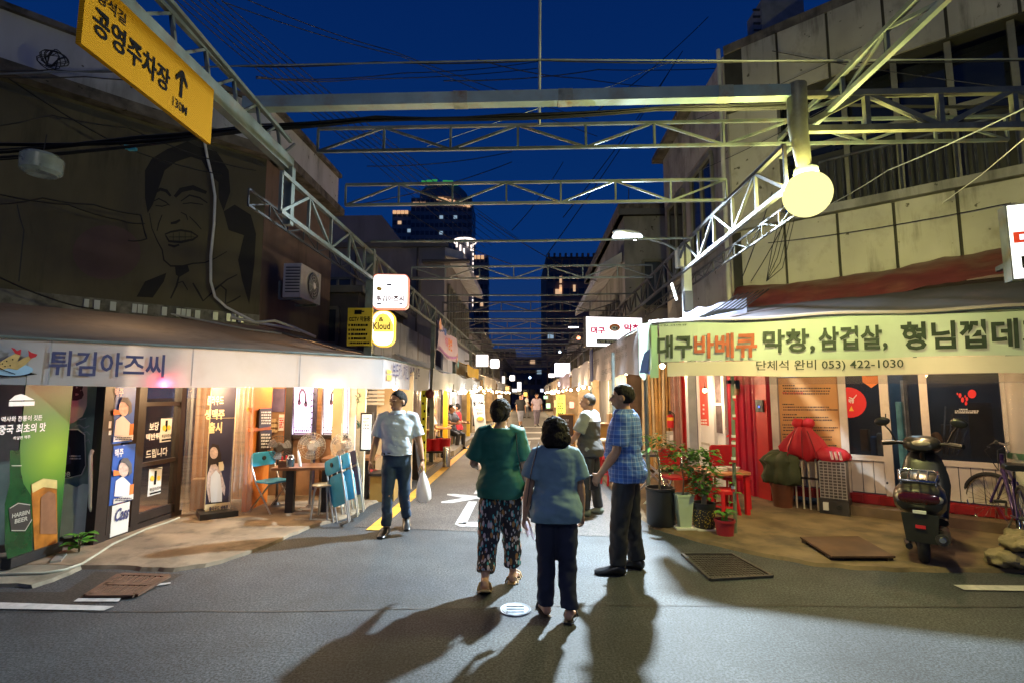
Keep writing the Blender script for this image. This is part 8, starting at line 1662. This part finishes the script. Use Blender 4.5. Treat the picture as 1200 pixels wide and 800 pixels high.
# stalls further along on both sides, dense with light
far = [(-1, 23, 31, 'left'), (-1, 32, 42, 'left'), (-1, 43.5, 58, 'left'), (1, 13.2, 18.4, 'right'), (1, 19.5, 27, 'right'), (1, 28, 38, 'right'), (1, 40, 56, 'right')]
ords = ['third', 'fourth', 'fifth', 'second', 'third', 'fourth', 'fifth']
cls = [(.5, .45, .4), (.3, .32, .4), (.5, .4, .3), (.42, .4, .43), (.35, .3, .42), (.5, .4, .32), (.4, .4, .45)]
r = random.Random(11)
for k, (s, v0, v1, nm) in enumerate(far):
    u = 2.05*s if s < 0 else 1.5; ub = 2.95*s
    stall_awning('%s awning along the %s side of the alley' % (ords[k], nm), s, u, v0, v1, 1.85, 2.45, cloth('far_canvas%d' % k, cls[k], .35), ub, 2.8, .03)
    stall_inside('warmly lit inside of the %s stall on the %s side' % (ords[k], nm), s, u+.2*s, ub+.9*s if s > 0 else ub-.6, v0+.1, v1-.1, warm_in)
    for j in range(3):
        v = v0+(v1-v0)*(j+.4)/3; p = al(u+.12*s, v, 1.78+.05*(j % 2)); bulb(p, 'small bulb along the %s awning on the %s side, %s of three' % (ords[k], nm, ('first', 'second', 'third')[j]), 'bulbs of the far stalls', 150 if j != 2 else 0, .045 if v0 < 25 else .065, bulb_w if r.random() < .45 else None, (1, .72, .4), lit=(j != 2))
for lab, x0, y0, x1, y1, Y, em in (('glaring white violet light box, high on the right side of the alley', 650, 425, 668, 441, 24, E('violet_glare', (.86, .8, 1), 9)), ('small white light box below the glaring one', 642.5, 437, 650, 442, 30, sw), ('upright white light strip far on the left side', 606, 447, 611, 458, 40, sw), ('tiny white sign far along on the right side', 654, 447, 663, 452, 26, E('violet_glare', 0)), ('small yellow sign far on the left', 613.5, 459, 618, 464, 34, E('sign_gold', 0))):
    F = FP(at(x0, y1, Y), (1, 0, 0)); a, b, w_, h_ = F.box(x0, y0, x1, y1); t = lightbox(lab, F, a, b, w_, h_, .03, em, steel_d, .15)
sg = [E('added_sign_%d' % k, c, 1.25) for k, c in enumerate(((1, .95, .9), (1, .62, .2), (.6, .72, 1), (1, .35, .3), (.4, 1, .6)))]  # glowing signs added to brighten the far end of the alley
sgw = ['white', 'amber', 'cold white', 'pinkish', 'pale green']
for k, (x, y, wd_, ht, Y) in enumerate(((588, 440, 4, 9, 31), (592, 452, 5, 5, 30), (600, 455, 6, 4, 38), (609, 462, 4, 7, 46), (637, 463, 5, 4, 44), (645, 456, 6, 6, 34), (649, 468, 4, 9, 36), (633, 455, 4, 4, 50), (667, 470, 6, 8, 24), (640, 472, 5, 6, 48), (583, 462, 6, 4, 27), (660, 478, 5, 8, 27))):
    F = FP(at(x, y+ht, Y), (1, 0, 0)); a, b, w_, h_ = F.box(x, y, x+wd_, y+ht); lightbox('small added %s sign far down the %s side, %s' % (sgw[k % 5], 'left' if x < 622 else 'right', ('high under the trusses', 'tall and narrow, above head height', 'wide and low', 'the farthest of its colour', 'above the distant walkers', 'over a far awning', 'near the yellow signboard', 'tiny, by the vanishing point', 'beside the glaring box', 'small and square', 'over the noodle banner', 'at waist height')[k]), F, a, b, w_, h_, .02, sg[k % 5], steel_d, .12)
for lab, x, y, Y, col, rr_ in (('tiny cold lamp above the middle of the alley', 656, 412, 40, (.75, .85, 1), .1), ('small red lamp hanging right of the middle of the alley', 678, 396, 24, (1, .3, .15), .09), ('thin white tube lamp near the red lamp', 672, 384, 23, (.8, .85, 1), .07), ('bluish lamp over the far left roofs', 621, 442, 60, (.5, .7, 1), .14)):
    p = at(x, y, Y); t = thing('alley_lamp', lab, 'lamp', p); m = MB(); (m.sph(p, rr_, 10, 8) if 'tube' not in lab else m.box(p, (.45, .1, .07))); part('glow', m, E('lamp_'+lab[:9], col, 6), t, 60); m = MB(); m.tube([p+V((0, 0, rr_)), p+V((0, 0, rr_+.3))], .012, 4); part('hanger', m, cable_m, t)
# warm string of bulbs under the right side awning
for k, (v, z) in enumerate(((8.2, 2.05), (9.4, 2.0), (11.0, 2.0), (12.3, 2.0))):
    bulb(al(1.75+.35*(k == 0), v, z), 'warm bulb under the right side awning, %s from the near corner' % ('first', 'second', 'third', 'fourth')[k], 'bulbs under the right awning', (14, 20, 26, 30)[k], .04, None, (1, .66, .36))
bulb(RF.p(1.35, 1.93, -.5), 'warm bulb hidden behind the green banner near the striped post', 'bulbs under the right awning', 15, .04)
bulb(RF.p(2.9, 1.95, -.6), 'warm bulb hidden behind the green banner in front of the glass panes', 'bulbs under the right awning', 22, .04)
bulb(at(826, 457, 8.8), 'warm bulb by the tall red poster', 'bulbs under the right awning', 12, .035)
m = MB(); [m.tube([al(1.5, v0, 0), al(1.5, v0, 2.4)], .035, 8) for v0 in (12.7,)]; solo('awning_post', m, steel, 'thin post at the far end of the right side awning', 'post', al(1.5, 12.7), sm=40)
# ------------------------------------------------------------------ overhead cables
def cable(pts, r_=.006, sag=.0, n=14, lab=None, g=None, mt=None):
    P = []
    for a, b in zip(pts[:-1], pts[1:]):
        for i in range(n): f = i/n; q = a.lerp(b, f); P.append(q-V((0, 0, sag*4*f*(1-f))))
    P.append(pts[-1]); m = MB(); m.tube(P, r_, 4, False); return solo('cable', m, mt or cable_m, lab, 'cable', P[len(P)//2], g)
cable([at(-30, 88, 4.2), at(280, 77.5, 4.2), at(632, 70, 4.2), at(900, 71.5, 4.2), at(1230, 69, 4.2)], .008, 0, 10, 'pale steel wire stretched across the whole street above the beam', None, M('pale_wire', (.3, .32, .32), .4, .5))
cable([at(280, 78, 4.22), at(440, 73, 4.22), at(632, 71, 4.22), at(900, 72, 4.22), at(1230, 70, 4.22)], .007, .02, 10, 'black cable lashed to the pale steel wire', None)
for k, pts in enumerate(([(-20, 178), (160, 160), (300, 147), (420, 139), (600, 136), (780, 126), (930, 119), (1010, 96)], [(-20, 168), (140, 166), (300, 151), (430, 141), (600, 133), (780, 127), (930, 121), (1190, 124)], [(-20, 186), (180, 168), (300, 149), (440, 137), (610, 138), (770, 128), (935, 124)])):
    for j in range(3): cable([at(x, y+j*1.1+r.uniform(-1, 1), 4.75+.02*j) for x, y in pts], .0085, .012, 6, 'sagging bundle of black cables just behind the main beam', 'cable bundle behind the beam')
for k in range(7):
    cable([at(196+k*9, -8, 9), at(420+k*12, 175+k*3, 16), at(560+k*8, 292-k*2, 26)], .014, .08, 10, 'one of the parallel dark power lines slanting over the left roofs', 'power lines over the left roofs')
for k, (a, b, c) in enumerate(((( 290, 0), (460, 60), (690, 140)), ((260, 2), (470, 66), (700, 160)), ((300, 92), (470, 86), (632, 72)), ((300, 90), (420, 93), (632, 80)), ((560, 70), (680, 92), (820, 104)), ((520, 95), (700, 82), (900, 76)))):
    cable([at(*a, 7), at(*b, 9), at(*c, 12)], .009, .06, 10, 'thin dark wire crossing the open sky above the beam', 'wires across the sky')
for k, (a, b) in enumerate((((430, 195), (600, 178)), ((420, 240), (600, 190)), ((560, 250), (700, 330)), ((600, 270), (660, 190)), ((660, 255), (800, 60)), ((640, 300), (790, 75)), ((480, 250), (600, 310)), ((700, 130), (830, 20)))):
    cable([at(*a, 12), at(*b, 14)], .011, .12, 12, 'thin dark wire between the trusses and the houses', 'wires between the houses')
for k in range(14):
    v = 17+k*2.1; z = 3.1+.4*r.random(); cable([al(-2.4, v, z+.3), al(2.4, v+r.uniform(-1, 1), z+.25)], .012, r.uniform(.1, .35), 8, 'one of many dark wires crossing the far alley', 'wires across the far alley')
cable([at(500, 172, 6), at(720, 100, 6.4), at(790, 72, 6.8)], .004, -.02, 10, 'single thin pale wire slanting up to the right building', None, M('pale_wire', 0))
cable([at(1230, 112, 3.6), at(1040, 200, 5.2), at(960, 246, 6.6)], .006, .02, 10, 'yellowish wire slanting down past the globe lamp', None, M('pale_wire', 0))
cable([at(1230, 138, 4.0), at(1150, 205, 5.5), at(1080, 256, 7.0)], .006, .0, 10, 'white wire slanting down to the right building wall', None, ink_w)
for k, (a, b) in enumerate((((900, 285), (1185, 238)), ((905, 60), (1200, 105)), ((790, 150), (1010, 55)), ((820, 200), (990, 115)), ((870, 325), (905, 225)), ((880, 330), (930, 240)))):
    cable([onp(*a, R0+RN*.12, R1+RN*.12), onp(*b, R0+RN*.12, R1+RN*.12)], .006, .04, 8, 'loose dark wire running over the right building wall', 'wires on the right building')
for k in range(5): cable([onp(925+k*4, 215, R0+RN*.1, R1+RN*.1), onp(905+k*3, 290+k*6, R0+RN*.1, R1+RN*.1), onp(898, 330, R0+RN*.1, R1+RN*.1)], .005, 0, 6, 'one of the bunched wires dropping down the panels left of the globe', 'bunched wires on the right panels')
for k, pts in enumerate(([(-20, 150), (60, 135), (150, 150), (240, 185), (300, 200)], [(10, 92), (120, 160), (180, 185), (260, 205)], [(-10, 240), (50, 232), (110, 240), (165, 252), (172, 280), (150, 282)], [(0, 228), (80, 240), (140, 258), (170, 262)], [(20, 240), (28, 270), (22, 330)], [(-10, 320), (60, 350), (110, 362)], [(-20, 82), (60, 82), (150, 84), (230, 96)], [(-20, 90), (100, 90), (180, 94)])):
    cable([wall_pt(x, y, .3) for x, y in pts], .009, .02, 6, 'slack dark cable strung across the painted wall', 'cables on the painted wall')
q = wall_pt(62, 70, .35); m = MB()
for k in range(9): m.tube([q+V((.14*math.cos(a)+.03*math.sin(k), .05*math.sin(a*2+k), .1*math.sin(a)+.02*math.cos(k*2))) for a in [i*.42+k for i in range(16)]], .006, 4, False)
solo('cable_coil', m, cable_m, 'tangled coil of black cable hanging before the white parapet', 'cable coil', q)
m = MB(); [m.tube([at(865+k*6, 345-k, 6.9), at(840+k*5, 362, 6.7), at(815+k*4, 374-k, 6.5)], .009, 4) for k in range(7)]; solo('cable_bunch', m, cable_m, 'bunched cables lying on the awning behind the street lamp post', 'cable bunch', at(840, 362, 6.7))
m = MB()
def wsheet(u, v): q = at(800+u*75, 378-v*30*(.4+.6*u), 6.7+.5*v); return q+V((0, 0, .04*noise.noise(V((u*6, v*4, 1)))))
m.sheet(wsheet, 16, 8); solo('white_sheet', m, cloth('bluish_white_sheet', (.16, .16, .23), .2, bump=.6), 'crumpled white plastic sheet lying behind the left end of the banner', 'plastic sheet', at(840, 365, 6.9), sm=60)
